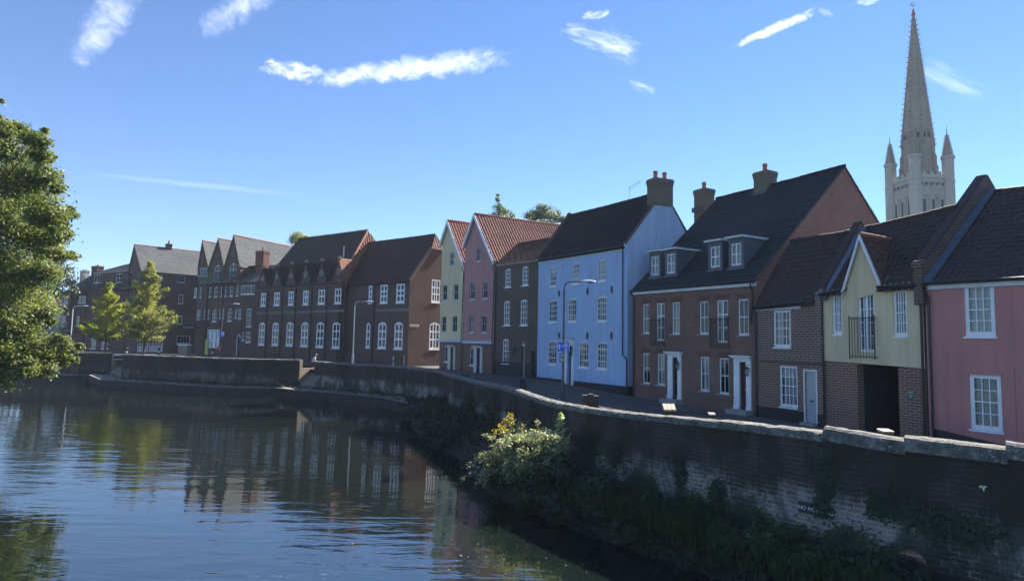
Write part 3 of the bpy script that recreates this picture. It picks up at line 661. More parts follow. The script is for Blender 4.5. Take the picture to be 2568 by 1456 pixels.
# ================================================================ BRICK PAIR
def brick_pair():
    h = House('terraced_house_pair', 'red-brown brick house pair with four dormers in a black tiled roof', 'house', (1588, 992, 39.0), (1900, 1036, 31.0), 'houses along the quay', D=14.8)
    f = h.front; W = h.W; yr = 7.4
    ze = (f.px(*Z4(98, 757))[1], f.px(*Z4(728, 703))[1])
    p = h.at_y(yr); zr = (p.px(*Z4(500, 300))[1], p.px(*Z4(1200, 122))[1]); zb = (ze[0], ze[1])
    sl = {}
    for x0, x1, y0, y1 in ((147, 182, 833, 985), (298, 338, 823, 988), (438, 485, 818, 988), (637, 691, 807, 993),
                        (147, 183, 1085, 1242), (222, 261, 1088, 1250), (442, 489, 1103, 1280), (540, 590, 1110, 1295)):
        r = f.rect(Z4, x0, x1, y0, y1)
        window(h, f, r, 2, 2, rec=.06, fw=.07, bar=.03, glass='glass_thin', curtain=random.choice(['sides', 'full', None]), sill='stone_sill', sillw=.12)
        m2 = MB(); f.box(m2, r[0] - .12, r[1] + .12, .003, .018, r[3], r[3] + .28); m2.build('lintel', 'brick_chimney_red', h.e)
    for x0, x1, y0, y1, b in ((217, 260, 828, 1022, (197, 267, 910, 1045)), (528, 586, 812, 1032, (505, 597, 905, 1056))):
        r = f.rect(Z4, x0, x1, y0, y1)
        window(h, f, r, 2, 3, rec=.06, fw=.08, bar=.07, glass='glass_thin', curtain='sides', sash=False, sill=None, name='french_window')
        m2 = MB(); f.box(m2, r[0] - .12, r[1] + .12, .003, .018, r[3], r[3] + .28); m2.build('lintel', 'brick_chimney_red', h.e)
        juliet(h, f, f.rect(Z4, *b))
    for so, si, mt in (((280, 349, 1075, 1320), (304, 331, 1106, 1312), 'door_dark'), ((621, 709, 1094, 1374), (650, 684, 1130, 1364), 'door_maroon')):
        ro, ri = f.rect(Z4, *so), f.rect(Z4, *si)
        ri = (ri[0], ri[1], min(ri[2], ro[2]) , ri[3]); ro = (ro[0], ro[1], ri[2], ro[3])
        panel_door(h, f, ri, mt); surround(h, f, ro, ri)
        m2 = MB(); m2.box((ro[0] - .1, -.6, -.6), (ro[1] + .1, -.003, ro[2] - .012)); m2.build('door_step', 'stone_sill', h.e)
    for q in ((340, 1150), (697, 1180)): lantern(h, f, *f.px(*Z4(*q)), 1.0)
    mb = MB(); base = -1.4
    f.wall(mb, [(0, base), (W, base), (W, ze[1]), (0, ze[0])]); h.left.wall(mb, [(0, base), (14.8, base), (14.8, ze[0]), (7.4, zr[0] - .08), (0, zb[0])])
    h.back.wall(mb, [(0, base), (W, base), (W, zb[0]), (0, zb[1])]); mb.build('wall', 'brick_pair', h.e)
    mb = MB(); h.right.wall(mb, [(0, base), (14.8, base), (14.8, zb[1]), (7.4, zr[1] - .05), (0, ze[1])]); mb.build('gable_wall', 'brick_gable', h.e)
    ro = gable_roof(h, yr, 14.8, -.1, W + .06, ze, zr, zb, 'plain', 'tile_pair', over=.15, course=.26)
    m2 = MB(); m2.prism([f.P(0.02, ze[0] - .36, .004), f.P(W + .04, ze[1] - .36, .004), f.P(W + .04, ze[1] - .15, .004), f.P(0.02, ze[0] - .15, .004)], f.en * .1)
    m2.build('fascia', 'white_fascia', h.e)
    gutter(h, f, -.1, ze[0] - .12, W + .1, ze[1] - .12, .19, .05)
    m2 = MB(); verge(m2, [(W + .0, -.3, ze[1] - .24), (W, yr, zr[1] - .0), (W, 15.1, zb[1] - .3)], (.07, 0, 0), .06); m2.build('verge_tiles', 'brick_brown', h.e)
    downpipe(h, f, [(.1, ze[0] - .25, .3), (.1, ze[0] - .6, .08), (.1, -.4, .08)])
    downpipe(h, f, [(W - .12, ze[1] - .25, .3), (W - .12, ze[1] - .7, .1), (W - .3, ze[1] - 2, .08), (W - .3, ze[1] - 2.2, .08)])
    # dormers
    def roof_y(z): return -.0 + yr * (z - ze[0]) / (zr[0] - ze[0])
    slope = (zr[0] - ze[0]) / yr
    for wx, tops in (((190, 230, 588, 686), 566), ((271, 313, 575, 676), 556), ((494, 544, 538, 645), 514), ((601, 653, 520, 635), 495)):
        yd = 1.55
        for _ in range(6):
            P = h.at_y(yd); zb_ = P.px(*Z4((wx[0] + wx[1]) / 2, wx[3] + 14))[1]; yd = max(.4, (zb_ - ze[0]) / slope)
        P = h.at_y(yd); r = P.rect(Z4, *wx); zt = P.px(*Z4((wx[0] + wx[1]) / 2, tops))[1]
        u0, u1 = r[0] - .16, r[1] + .16; yb = (zt - ze[0]) / slope + .1; mb = MB(); P.holes = []
        d = None; sv = f.holes
        P.holes.append(dict(r=r, depth=.1))
        P.wall(mb, [(u0, r[2] - .3), (u1, r[2] - .3), (u1, zt), (u0, zt)])
        for u in (u0, u1): mb.poly([(u, yd, r[2] - .3), (u, yb, zt), (u, yd, zt)])
        mb.quad((u0, yd, zt), (u1, yd, zt), (u1, yb, zt), (u0, yb, zt))
        mb.box((u0 - .1, yd - .1, r[2] - .22), (u1 + .1, yd - .002, r[2] - .12))
        dm = mb.build('dormer', 'lead', h.e)
        wd = window(h, P, r, 2, 2, rec=.04, fw=.07, bar=.07, sash=False, sill=None, glass='glass_thin', curtain='full', hole=False); wd.parent = dm
        m2 = MB(); m2.box((u0 - .1, yd - .22, zt + .003), (u1 + .1, yb + .15, zt + .1)); m2.build('dormer_roof', 'white_fascia', dm)
        m2 = MB(); m2.box((u0 - .09, yd - .2, zt + .103), (u1 + .09, yb + .25, zt + .14)); m2.build('lead_cap', 'lead', dm)
    # chimneys
    for x0, x1, yt, pot in ((415, 510, 247, 1), (722, 829, 157, 1)):
        ua, ub = p.px(*Z4(x0, yt))[0], p.px(*Z4(x1, yt))[0]; zt = p.px(*Z4((x0 + x1) / 2, yt))[1]; w = (ub - ua)
        uc = (ua + ub) / 2
        c = chimney(h, (uc - .5, yr - .45), (uc + .5, yr + .5), zt, pot, 'brick_chimney', zb=zt - 4)
        m2 = MB(); zz = p.px(*Z4(x0, yt + 110))[1]; m2.box((uc - .56, yr - .62, zr[0] - .75), (uc + .56, yr - .46, zr[0] - .42)); m2.build('flashing', 'lead', c)
    return h
PAIR = brick_pair()

# ================================================================ SMALL BRICK COTTAGE
def cottage():
    h = House('cottage', 'small patchy brick cottage with a sage door and brown pantiles', 'house', (1896, 1040, 31.0), (2066, 1072, 27.3), 'houses along the quay', D=5.0)
    f = h.front; W = h.W; yr = 2.4
    ze = (f.px(*Z4(725, 838))[1], f.px(*Z4(1010, 822))[1] + .12); p = h.at_y(yr)
    zr = (p.px(*Z4(932, 507))[1], p.px(*Z4(1225, 464))[1]); zb = ze
    r = f.rect(Z4, 818, 908, 865, 1055); window(h, f, r, 4, 4, rec=.05, fw=.1, bar=.035, glass='glass_thin', curtain='sides', sillw=.0)
    r2 = f.rect(Z4, 850, 943, 1150, 1362); window(h, f, r2, 4, 4, rec=.05, fw=.1, bar=.035, glass='glass_thin', curtain='full', sillw=.0)
    rd = f.rect(Z4, 982, 1039, 1178, 1442); panel_door(h, f, rd, 'door_sage', rec=.07, panels=False)
    m2 = MB(); q = .05
    for a in ((rd[0] - .07, rd[0], rd[2], rd[3] + .07), (rd[1], rd[1] + .07, rd[2], rd[3] + .07), (rd[0], rd[1], rd[3], rd[3] + .07)): f.box(m2, a[0], a[1], -.05, .015, a[2], a[3])
    m2.build('door_frame', 'sign_white', h.e)
    zs = (f.px(*Z4(735, 1132))[1] + f.px(*Z4(1040, 1130))[1]) / 2
    up = [x for x in f.holes if x['r'][2] > zs]; lo = [x for x in f.holes if x['r'][2] < zs]
    mb = MB(); f.wall(mb, [(0, zs), (W, zs), (W, ze[1]), (0, ze[0])], holes=up)
    h.right.wall(mb, [(0, -1.6), (5, -1.6), (5, ze[1]), (yr, zr[1] - .06), (0, ze[1])]); h.left.wall(mb, [(0, -1.6), (5, -1.6), (5, ze[0]), (5 - yr, zr[0] - .06), (0, ze[0])])
    h.back.wall(mb, [(0, -1.6), (W, -1.6), (W, ze[0]), (0, ze[1])]); mb.build('upper_wall', 'brick_cottage', h.e)
    mb = MB(); lo2 = [dict(x, depth=x['depth']) for x in lo]; f.wall(mb, [(0, -1.6), (W, -1.6), (W, zs), (0, zs)], n=-.0, holes=lo2)
    mb.build('lower_wall', 'brick_cottage_low', h.e)
    m2 = MB(); f.box(m2, 0, W, .004, .07, zs - .06, zs + .06); m2.build('band_course', 'brick_brown', h.e)
    zp = f.px(*Z4(760, 1357))[1]; m2 = MB(); f.box(m2, 0.0, rd[0] - .075, .004, .035, -1.6, zp); f.box(m2, rd[1] + .075, W, .004, .035, -1.6, zp); m2.build('plinth', 'black_plinth', h.e)
    m2 = MB(); m2.box((rd[0] - .07, -.3, -1.0), (rd[1] + .07, -.04, rd[2] - .01)); m2.build('door_step', 'stone_sill', h.e)
    gable_roof(h, yr, 5, 0.0, W - .25, ze, zr, zb, 'pantile', 'tile_cottage', pitch=.23, course=.3, over=.14)
    m2 = MB(); f.box(m2, .05, W * .72, .004, .06, ze[0] - .3, ze[0] - .15); m2.build('fascia', 'white_fascia', h.e)
    gutter(h, f, 0.05, ze[0] - .1, W * .82, ze[1] - .14, .19, .05)
    # raised party gable towards the cream house
    m2 = MB(); x = W - .24
    k = .42
    m2.prism([(x, -.12, ze[1] - 1.2), (x, -.12, ze[1] + .2), (x, 0.15, ze[1] + .45), (x, yr, zr[1] + k), (x, 5.1, ze[1] + .2), (x, 5.1, ze[1] - 1.2)], (.3, 0, 0)); m2.build('party_gable', 'brick_cottage', h.e)
    m2 = MB(); verge(m2, [(x - .02, .1, ze[1] + .47), (x - .02, yr, zr[1] + k + .05), (x - .02, 5.1, ze[1] + .3)], (.34, 0, 0), .07); m2.build('gable_coping', 'tile_cottage', h.e)
    m2 = MB()
    k2 = (zr[1] - ze[1]) / yr
    m2.prism([(x + .3, -.1, ze[1] - .1), (x + .62, -.1, ze[1] - .1), (x + .62, yr, zr[1] - .0), (x + .3, yr, zr[1] + .0)], (0, -.1, .12)); m2.build('flashing', 'lead_flashing', h.e)
    downpipe(h, f, [(.12, ze[0] - .2, .2), (.12, ze[0] - .5, .07), (.12, -.6, .07)])
    return h
COT = cottage()

# ================================================================ CREAM HOUSE OVER AN ARCHWAY
def cream_house():
    h = House('archway_house', 'cream rendered house with a small gable over a car archway', 'house', (2070, 1074, 27.3), (2327, 1090, 23.6), 'houses along the quay', D=5.5)
    f = h.front; W = h.W; yr = 2.75
    ze = (f.px(*Z5(176, 684))[1], f.px(*Z5(672, 634))[1]); p = h.at_y(yr)
    zr = (p.px(*Z5(415, 366))[1], p.px(*Z5(905, 247))[1]); zb = ze
    for q in ((232, 284, 705, 908), (545, 618, 680, 917)): window(h, f, f.rect(Z5, *q), 4, 4, rec=.05, fw=.1, bar=.035, glass='glass_thin', curtain='sides', sillw=.0)
    rf = f.rect(Z5, 364, 452, 697, 1000); window(h, f, rf, 4, 4, rec=.06, fw=.1, bar=.04, sash=False, sill=None, glass='glass_thin', curtain='sides', name='french_window')
    m2 = MB(); um = (rf[0] + rf[1]) / 2; f.box(m2, um - .05, um + .05, -.13, -.045, rf[2], rf[3]); m2.build('door_stile', 'white_wood', h.e)
    juliet(h, f, f.rect(Z5, 335, 464, 818, 1030), .2)
    z0, z1 = f.px(*Z5(192, 1042))[1], f.px(*Z5(690, 1083))[1]; zmid = (z0 + z1) / 2
    a, b = f.px(*Z5(360, 1200))[0], f.px(*Z5(572, 1200))[0]
    # render
    mb = MB(); f.wall(mb, [(0, z0), (W, z1), (W, ze[1]), (0, ze[0])], n=.03)
    ga, gz = f.px(*Z5(384, 410)); gl, glz = f.px(*Z5(306, 668)); gr, grz = f.px(*Z5(474, 618))
    mb.poly([f.P(gl, glz - .6, .031), f.P(gr, grz - .6, .031), f.P(gr, grz, .031), f.P(ga, gz, .031), f.P(gl, glz, .031)])
    f.box(mb, 0, W, -.3, .03, zmid + .05, zmid + .051)
    mb.quad(f.P(0, z0, .03), f.P(W, z1, .03), f.P(W, z1, -.1), f.P(0, z0, -.1))
    mb.build('front_wall', 'paint_cream', h.e)
    # brick piers and the passage
    mb = MB(); mb2 = MB()
    f.box(mb, 0.02, a, -.45, -.012, -1.6, z0 + .02); f.box(mb, b, W - .02, -.45, -.012, -1.6, z1 - .0)
    mb.build('pier', 'brick_pier', h.e)
    m2 = MB(); m2.quad((a, .45, -1.6), (a, 5.5, -1.6), (a, 5.5, 3), (a, .45, 3)); m2.quad((b, 5.5, -1.6), (b, .45, -1.6), (b, .45, 3), (b, 5.5, 3)); m2.quad((a - .2, .0, zmid + .03), (b + .2, .0, zmid + .03), (b + .2, 5.5, zmid + .03), (a - .2, 5.5, zmid + .03))
    m2.quad((a - .5, 11, -1.6), (b + .5, 11, -1.6), (b + .5, 11, 3), (a - .5, 11, 3)); m2.quad((a, 5.5, -1.6), (a, 11, -1.6), (a, 11, 3), (a, 5.5, 3)); m2.quad((b, 5.5, -1.6), (b, 11, -1.6), (b, 11, 3), (b, 5.5, 3)); m2.quad((a, 5.5, 3), (b, 5.5, 3), (b, 11, 3), (a, 11, 3))
    m2.build('passage', 'passage_shade', h.e)
    mb = MB()
    h.right.wall(mb, [(0, -1.6), (5.5, -1.6), (5.5, ze[1]), (yr, zr[1] - .06), (0, ze[1])], n=-.01); h.left.wall(mb, [(0, -1.6), (5.5, -1.6), (5.5, ze[0]), (5.5 - yr, zr[0] - .06), (0, ze[0])], n=-.01)
    h.back.wall(mb, [(0, 2.6), (W, 2.6), (W, ze[0]), (0, ze[1])]); mb.build('side_wall', 'brick_cottage', h.e)
    # main roof
    mb = MB(); kk = .25 / yr; sl = ((zr[0] - ze[0]) + (zr[1] - ze[1])) / 2 / yr; yb = min((gz + .1 - (ze[0] + ze[1]) / 2) / sl, yr - .05); tb = yb / yr
    def rp(u, t):
        f_ = u / W; e_ = ze[0] + (ze[1] - ze[0]) * f_; r_ = zr[0] + (zr[1] - zr[0]) * f_; return V((u, yr * t, e_ + (r_ - e_) * t))
    uL, uR = .06, W - .1
    roof_sheet(mb, rp(uL, -kk), rp(gl - .02, -kk), rp(ga - .05, tb), rp(uL, tb), 'pantile', .24, .31); roof_sheet(mb, rp(gr + .02, -kk), rp(uR, -kk), rp(uR, tb), rp(ga + .05, tb), 'pantile', .24, .31)
    roof_sheet(mb, rp(uL, tb), rp(uR, tb), rp(uR, 1), rp(uL, 1), 'pantile', .24, .31)
    roof_sheet(mb, V((uR, 5.75, ze[1] - .3)), V((uL, 5.75, ze[0] - .3)), rp(uL, 1), rp(uR, 1), 'plain'); dz = V((0, 0, -.08))
    mb.quad(rp(uL, -.02) + dz, rp(gl, -.02) + dz, rp(ga, tb) + dz, rp(uL, tb) + dz); mb.quad(rp(gr, -.02) + dz, rp(uR, -.02) + dz, rp(uR, tb) + dz, rp(ga, tb) + dz); mb.quad(rp(uL, tb) + dz, rp(uR, tb) + dz, rp(uR, 1) + dz, rp(uL, 1) + dz)
    rf_ = mb.build('roof', 'tile_cottage', h.e); m2 = MB(); ridge_tiles(m2, rp(uL, 1) + V((0, 0, .02)), rp(uR, 1) + V((0, 0, .02)), .12); m2.build('ridge', 'tile_cottage', rf_)
    # small front gable roof
    mb = MB(); sl = (zr[0] - ze[0]) / yr; yb = (gz + .1 - ze[0]) / sl
    ap = V((ga, -.12, gz + .1)); apb = V((ga, yb + .2, gz + .1))
    kR = (gz - grz) / (gr - ga); eR = V((gr + .12, -.12, grz + .1 - kR * .12)); eL = V((gl - .12, -.12, glz + .1 - kR * .12))
    eRb = V((eR.x, max(0, (eR.z - ze[1]) / sl) + .05, eR.z)); eLb = V((eL.x, max(0, (eL.z - ze[0]) / sl) + .05, eL.z))
    roof_sheet(mb, eR, eRb, apb, ap, 'pantile', .24, .31, .04); roof_sheet(mb, eLb, eL, ap, apb, 'pantile', .24, .31, .04)
    g = mb.build('gable_roof', 'tile_brown', h.e)
    m2 = MB(); ridge_tiles(m2, ap + V((0, 0, .02)), apb, .1); m2.build('ridge', 'terracotta', g)
    m2 = MB()
    for (pa, pb) in ((eL, ap), (ap, eR)):
        q = V((0, -.1, 0)); dn = V((0, 0, -.2)); m2.prism([pa, pb, pb + dn, pa + dn], q)
    m2.build('bargeboard', 'sign_white', g)
    m2 = MB(); m2.prism([eRb + V((.02, 0, .05)), eRb + V((.3, .1, .12)), apb + V((.25, .0, .0)), apb + V((.02, -.1, .06))], (0, 0, .03)); m2.build('valley_flashing', 'lead_flashing', g)
    m2 = MB()
    m2.prism([f.P(0.05, ze[0] - .32, .034), f.P(gl - .05, glz - .22, .034), f.P(gl - .05, glz - .06, .034), f.P(0.05, ze[0] - .17, .034)], f.en * .06)
    m2.prism([f.P(gr + .1, ze[1] - .3 + (W - gr) * .01, .034), f.P(W - .1, ze[1] - .32, .034), f.P(W - .1, ze[1] - .16, .034), f.P(gr + .1, ze[1] - .14, .034)], f.en * .06); m2.build('fascia', 'white_fascia', h.e)
    gutter(h, f, 0, ze[0] - .2, gl - .1, glz - .12, .3); gutter(h, f, gr + .08, ze[1] - .16, W - .08, ze[1] - .2, .3)
    downpipe(h, f, [(0.02, ze[0] - .2, .2), (0.02, ze[0] - .5, .1), (0.03, -.9, .1)])
    downpipe(h, f, [(W - .07, ze[1] - .2, .28), (W - .05, ze[1] - .6, .1), (W - .05, -.9, .1)])
    return h
CREAM = cream_house()

# ================================================================ SALMON-PINK HOUSE, NEAREST
def salmon_house():
    A = at_d(2331, 1080, 23.5)
    class S: pass
    h = House('rendered_house', 'salmon-pink rendered house at the near end with tall white sash windows', 'house', (2331, 1080, 23.5), (2889, 1160, 18.3), 'houses along the quay', D=9.8)
    f = h.front; W = h.W; yr = 4.9
    ze = f.px(*Z5(735, 632))[1]; z2 = f.px(*Z5(1217, 603))[1]; u2 = f.px(*Z5(1217, 603))[0]; zeR = ze + (z2 - ze) * W / u2; p = h.at_y(yr)
    ua, za = p.px(*Z5(1050, 180)); ub, zb_ = p.px(*Z5(1217, 157)); zr = (za, za + (zb_ - za) * (W - ua) / (ub - ua)); eZ = (ze, zeR)
    for q, c in (((912, 1067, 650, 919), 'full'), ((940, 1103, 1117, 1402), 'full')):
        r = f.rect(Z5, *q); window(h, f, r, 3, 4, rec=.03, fw=.13, bar=.035, glass='glass_thin', curtain=c, sillw=.05)
        m2 = MB(); f.box(m2, r[0] - .14, r[1] + .06, .003, .05, r[3] + .0, r[3] + .06); m2.build('drip_mould', 'paint_salmon', h.e)
    mb = MB(); f.wall(mb, [(0, -1.6), (W, -1.6), (W, zeR), (0, ze)])
    h.left.wall(mb, [(0, -1.6), (9.8, -1.6), (9.8, ze), (4.9, zr[0] - .06), (0, ze)]); h.right.wall(mb, [(0, -1.6), (9.8, -1.6), (9.8, zeR), (4.9, zr[1] - .06), (0, zeR)])
    h.back.wall(mb, [(0, -1.6), (W, -1.6), (W, ze), (0, zeR)])
    u0, zt = f.px(*Z5(1108, 1070)); u1, _ = f.px(*Z5(1166, 1072)); f.box(mb, u0, u1, .002, .03, -1.6, zt)
    mb.build('wall', 'paint_salmon', h.e)
    z0, z1 = f.px(*Z5(755, 1390))[1], f.px(*Z5(975, 1441))[1]; k = (z1 - z0) / (f.px(*Z5(975, 1441))[0] - f.px(*Z5(755, 1390))[0])
    m2 = MB(); m2.prism([f.P(0.1, -1.6, .004), f.P(W, -1.6, .004), f.P(W, z0 + k * W, .004), f.P(.1, z0, .004)], f.en * .035); m2.build('plinth', 'black_plinth', h.e)
    gable_roof(h, yr, 9.8, .12, W, eZ, zr, eZ, 'pantile', 'tile_salmon', pitch=.22, course=.3, over=.14, amp=.03)
    m2 = MB(); m2.prism([f.P(0.12, ze - .34, .004), f.P(W, zeR - .34, .004), f.P(W, zeR - .15, .004), f.P(.12, ze - .15, .004)], f.en * .07); m2.build('fascia', 'white_fascia', h.e)
    gutter(h, f, -.05, ze - .12, W, zeR - .12, .2, .06)
    # raised party gable on the cream side
    g, gz = p.px(*Z5(1025, 95)); top = gz; x = -.26; m2 = MB(); c1 = ze + .75
    pr = [(x, -.25, ze - .9), (x, -.25, c1), (x, .15, c1 + .12), (x, yr - .12, top), (x, yr + .12, top), (x, 9.7, c1), (x, 9.7, ze - .9)]
    m2.prism(pr, (.30, 0, 0)); m2.build('party_gable', 'brick_brown', h.e)
    m2 = MB(); verge(m2, [(x - .03, .12, c1 + .16), (x - .03, yr - .12, top + .05), (x - .03, yr + .12, top + .05), (x - .03, 9.8, c1 + .1)], (.34, 0, 0), .08); m2.build('gable_coping', 'tile_salmon', h.e)
    m2 = MB(); m2.box((x - .04, -.32, c1 - .28), (x + .34, .15, c1 - .04)); m2.box((x - .01, -.28, c1 - .7), (x + .31, .15, c1 - .45)); m2.build('kneeler', 'brick_brown', h.e)
    k = (zr[0] - ze) / yr
    m2 = MB(); m2.prism([(.07, -.2, ze - .08), (.36, -.2, ze - .08), (.36, yr, zr[0] + .07), (.07, yr, zr[0] + .07)], (0, -.05, .1)); m2.build('flashing', 'lead_flashing', h.e)
    downpipe(h, f, [(.12, ze - .2, .3), (.16, ze - .7, .1), (.18, -.9, .1)])
    return h
SALMON = salmon_house()

# ================================================================ BROWN BRICK HOUSE
def brown_house():
    h = House('narrow_house', 'narrow dark-brown brick house with a black painted base', 'house', (1238, 943, 56.4), (1345, 945, 51.6), 'houses along the quay', D=6.5)
    f = h.front; W = h.W; yr = 3.2
    ze = (f.px(*Z3(420, 555))[1], f.px(*Z3(698, 520))[1]); p = h.at_y(yr); ul, zl = p.px(*Z3(578, 434)); zr_ = p.px(*Z3(775, 397))[1]
    for x0, x1, y0, y1 in ((493, 528, 588, 703), (598, 635, 573, 692), (485, 523, 785, 938), (587, 630, 778, 938), (477, 515, 1020, 1172)):
        window(h, f, f.rect(Z3, x0, x1, y0, y1), 3, 4, arch=.12, rec=.05, fw=.10, bar=.045, sillw=.14)
    rd = f.rect(Z3, 594, 616, 1064, 1266); panel_door(h, f, rd, 'door_grey', rec=.16)
    ra = f.rect(Z3, 592, 618, 1032, 1062); window(h, f, ra, 3, 1, arch=.2, rec=.1, fw=.05, sash=False, sill=None, name='fanlight')
    r2 = f.rect(Z3, 650, 680, 1100, 1297); panel_door(h, f, r2, 'door_dark', rec=.25, panels=False)
    zp = f.px(*Z3(560, 1165))[1]; mb = MB()
    mb2 = MB()
    f.wall(mb, [(0, -1.2), (W, -1.2), (W, ze[1]), (0, ze[0])])
    zb = ze; h.right.wall(mb, [(0, -1.2), (6.5, -1.2), (6.5, ze[1]), (yr, zr_ - .06), (0, ze[1])]); h.left.wall(mb, [(0, -1.2), (6.5, -1.2), (6.5, ze[0]), (0, ze[0])]); h.back.wall(mb, [(0, -1.2), (W, -1.2), (W, ze[0]), (0, ze[1])])
    mb.build('wall', 'brick_brown', h.e)
    m2 = MB()
    for a, b in ((0.02, rd[0] - .05), (rd[1] + .05, r2[0] - .03), (r2[1] + .03, W)): f.box(m2, a, b, .003, .03, -1.2, zp)
    m2.build('plinth', 'black_plinth', h.e)
    m2 = MB(); m2.box((rd[0] - .15, -.5, -.5), (rd[1] + .15, -.035, rd[2] - .01)); m2.build('door_step', 'stone_sill', h.e)
    mb = MB(); o = .25; e0 = V((-.1, -o, ze[0] - .2)); e1 = V((W, -o, ze[1] - .2)); r0 = V((ul, yr, zl)); r1 = V((W, yr, zr_)); b0 = V((-.1, 6.7, ze[0] - .2)); b1 = V((W, 6.7, ze[1] - .2))
    roof_sheet(mb, e0, e1, r1, r0, 'pantile', .24, .31, .03); roof_sheet(mb, b1, b0, r0, r1, 'plain'); roof_sheet(mb, b0, e0, r0, r0 + V((0, -.01, 0)), 'pantile', .24, .31, .03)
    ro = mb.build('roof', 'tile_brown', h.e); m2 = MB(); ridge_tiles(m2, r0, r1, .12); ridge_tiles(m2, e0 + V((0, 0, .06)), r0, .1); m2.build('ridge', 'tile_brown', ro)
    m2 = MB(); m2.prism([f.P(0, ze[0] - .3, .004), f.P(W, ze[1] - .3, .004), f.P(W, ze[1] - .1, .004), f.P(0, ze[0] - .1, .004)], f.en * .12); m2.build('fascia', 'white_fascia', h.e)
    lantern(h, f, *f.px(*Z3(562, 1098)), 1.3)
    downpipe(h, f, [(.1, ze[0] - .2, .2), (.12, ze[0] - .6, .08), (.12, 0, .08)])
    return h
BROWN = brown_house()

# ================================================================ TALL NARROW GABLED PAIR
def gable_house(name, label, L, R, wallmat, apex, lv, rv, attic, wins, gf, so, si, doormat, band, ridge_end, D):
    h = House(name, label, 'house', L, R, 'houses along the quay', D=D)
    f = h.front; W = h.W
    ua, za = f.px(*Z3(*apex)); zl = f.px(*Z3(*lv))[1]; zr = f.px(*Z3(*rv))[1]
    zl = min(zl, zr) ; k = (za - zr) / (W - ua); zeL = za - k * ua
    blue = 'blue_grey_wood'
    window(h, f, f.rect(Z3, *attic), 2, 2, blue, rec=.06, fw=.08, sill=blue, glass='glass_dark')
    for q in wins: window(h, f, f.rect(Z3, *q), 2, 2, blue, rec=.06, fw=.09, sill=blue, glass='glass_dark', sillw=.08)
    rg = f.rect(Z3, *gf); window(h, f, rg, 2, 2, blue, rec=.06, fw=.09, sill='white_wood', sillw=.12)
    ri, ro = f.rect(Z3, *si), f.rect(Z3, *so); ri = (ri[0], ri[1], ro[2], ri[3])
    zb0, zb1 = f.px(*Z3(*band[0]))[1], f.px(*Z3(*band[1]))[1]; zb = (zb0 + zb1) / 2
    panel_door(h, f, ri, doormat); surround(h, f, ro, ri, 'sign_cream')
    lo = [x for x in f.holes if x['r'][3] < zb + .3]; up = [x for x in f.holes if x['r'][3] >= zb + .3]
    mb = MB(); f.wall(mb, [(0, zb), (W, zb), (W, zr), (ua, za - .05), (0, zeL)], n=.05, holes=up)
    h.right.wall(mb, [(0, zb), (D, zb), (D, zr), (0, zr)]); h.left.wall(mb, [(0, zb), (D, zb), (D, zeL), (0, zeL)])
    h.back.wall(mb, [(0, zb), (W, zb), (W, zeL), (W - ua, za - .05), (0, zr)]); mb.build('upper_wall', wallmat, h.e)
    mb = MB(); f.wall(mb, [(0, -1.2), (W, -1.2), (W, zb - .06), (0, zb - .06)], holes=lo)
    h.right.wall(mb, [(0, -1.2), (D, -1.2), (D, zb), (0, zb)]); h.left.wall(mb, [(0, -1.2), (D, -1.2), (D, zb), (0, zb)]); mb.build('lower_wall', 'brick_pair', h.e)
    m2 = MB(); f.box(m2, -.05, W, .052, .16, zb - .2, zb + .05); m2.build('band_course', blue, h.e)
    m2 = MB(); m2.box((ro[0] - .1, -.5, -.5), (ro[1] + .1, -.003, ro[2] - .01)); m2.build('door_step', 'stone_sill', h.e)
    o = .3; mb = MB(); dn = .14
    rzl = V((-.16, -o, zeL - k * .16 + dn)); rzr = V((W + .16, -o, zr - k * .16 + dn)); ap = V((ua, -o, za + dn)); bp = V((ua, D, za + dn))
    bl, br = V((rzl.x, D, rzl.z)), V((rzr.x, D, rzr.z))
    roof_sheet(mb, rzr, br, bp, ap, 'pantile', .30, .34, .055); roof_sheet(mb, bl, rzl, ap, bp, 'pantile', .30, .34, .055)
    dz = V((0, 0, -.08)); mb.quad(rzr + dz, br + dz, bp + dz, ap + dz); mb.quad(bl + dz, rzl + dz, ap + dz, bp + dz)
    r = mb.build('roof', 'tile_red', h.e); m2 = MB(); ridge_tiles(m2, ap + V((0, .05, .03)), bp, .13); m2.build('ridge', 'terracotta', r)
    m2 = MB()
    for pa, pb in ((rzl, ap), (ap, rzr)): m2.prism([pa + V((0, 0, .06)), pb + V((0, 0, .06)), pb + V((0, 0, -.34)), pa + V((0, 0, -.34))], (0, -.09, 0))
    m2.build('bargeboard', 'sign_white', h.e)
    m2 = MB()
    for pa, pb in ((rzl, ap), (ap, rzr)): m2.prism([pa + V((0, .0, -.12)), pb + V((0, .0, -.12)), pb + V((0, o - .06, -.12)), pa + V((0, o - .06, -.12))], (0, 0, -.03))
    m2.build('soffit', blue, h.e)
    downpipe(h, f, [(W - .06, zr - .5, .3), (W - .04, zr - 1.0, .12), (W - .04, zb + .1, .2), (W - .04, 0, .08)])
    return h
PINK = gable_house('tall_gabled_house', 'tall narrow dusky-pink gabled house with a blue front door', (1160, 938, 61.9), (1237, 944, 56.5), 'paint_pink', (320, 262), (228, 625), (400, 548),
    (320, 348, 460, 543), [(277, 310, 673, 778), (355, 388, 665, 773), (270, 303, 878, 983), (347, 382, 875, 984)], (275, 304, 1073, 1184),
    (303, 355, 1060, 1244), (320, 342, 1076, 1240), 'door_navy', ((240, 1030), (395, 1042)), None, 10.2)
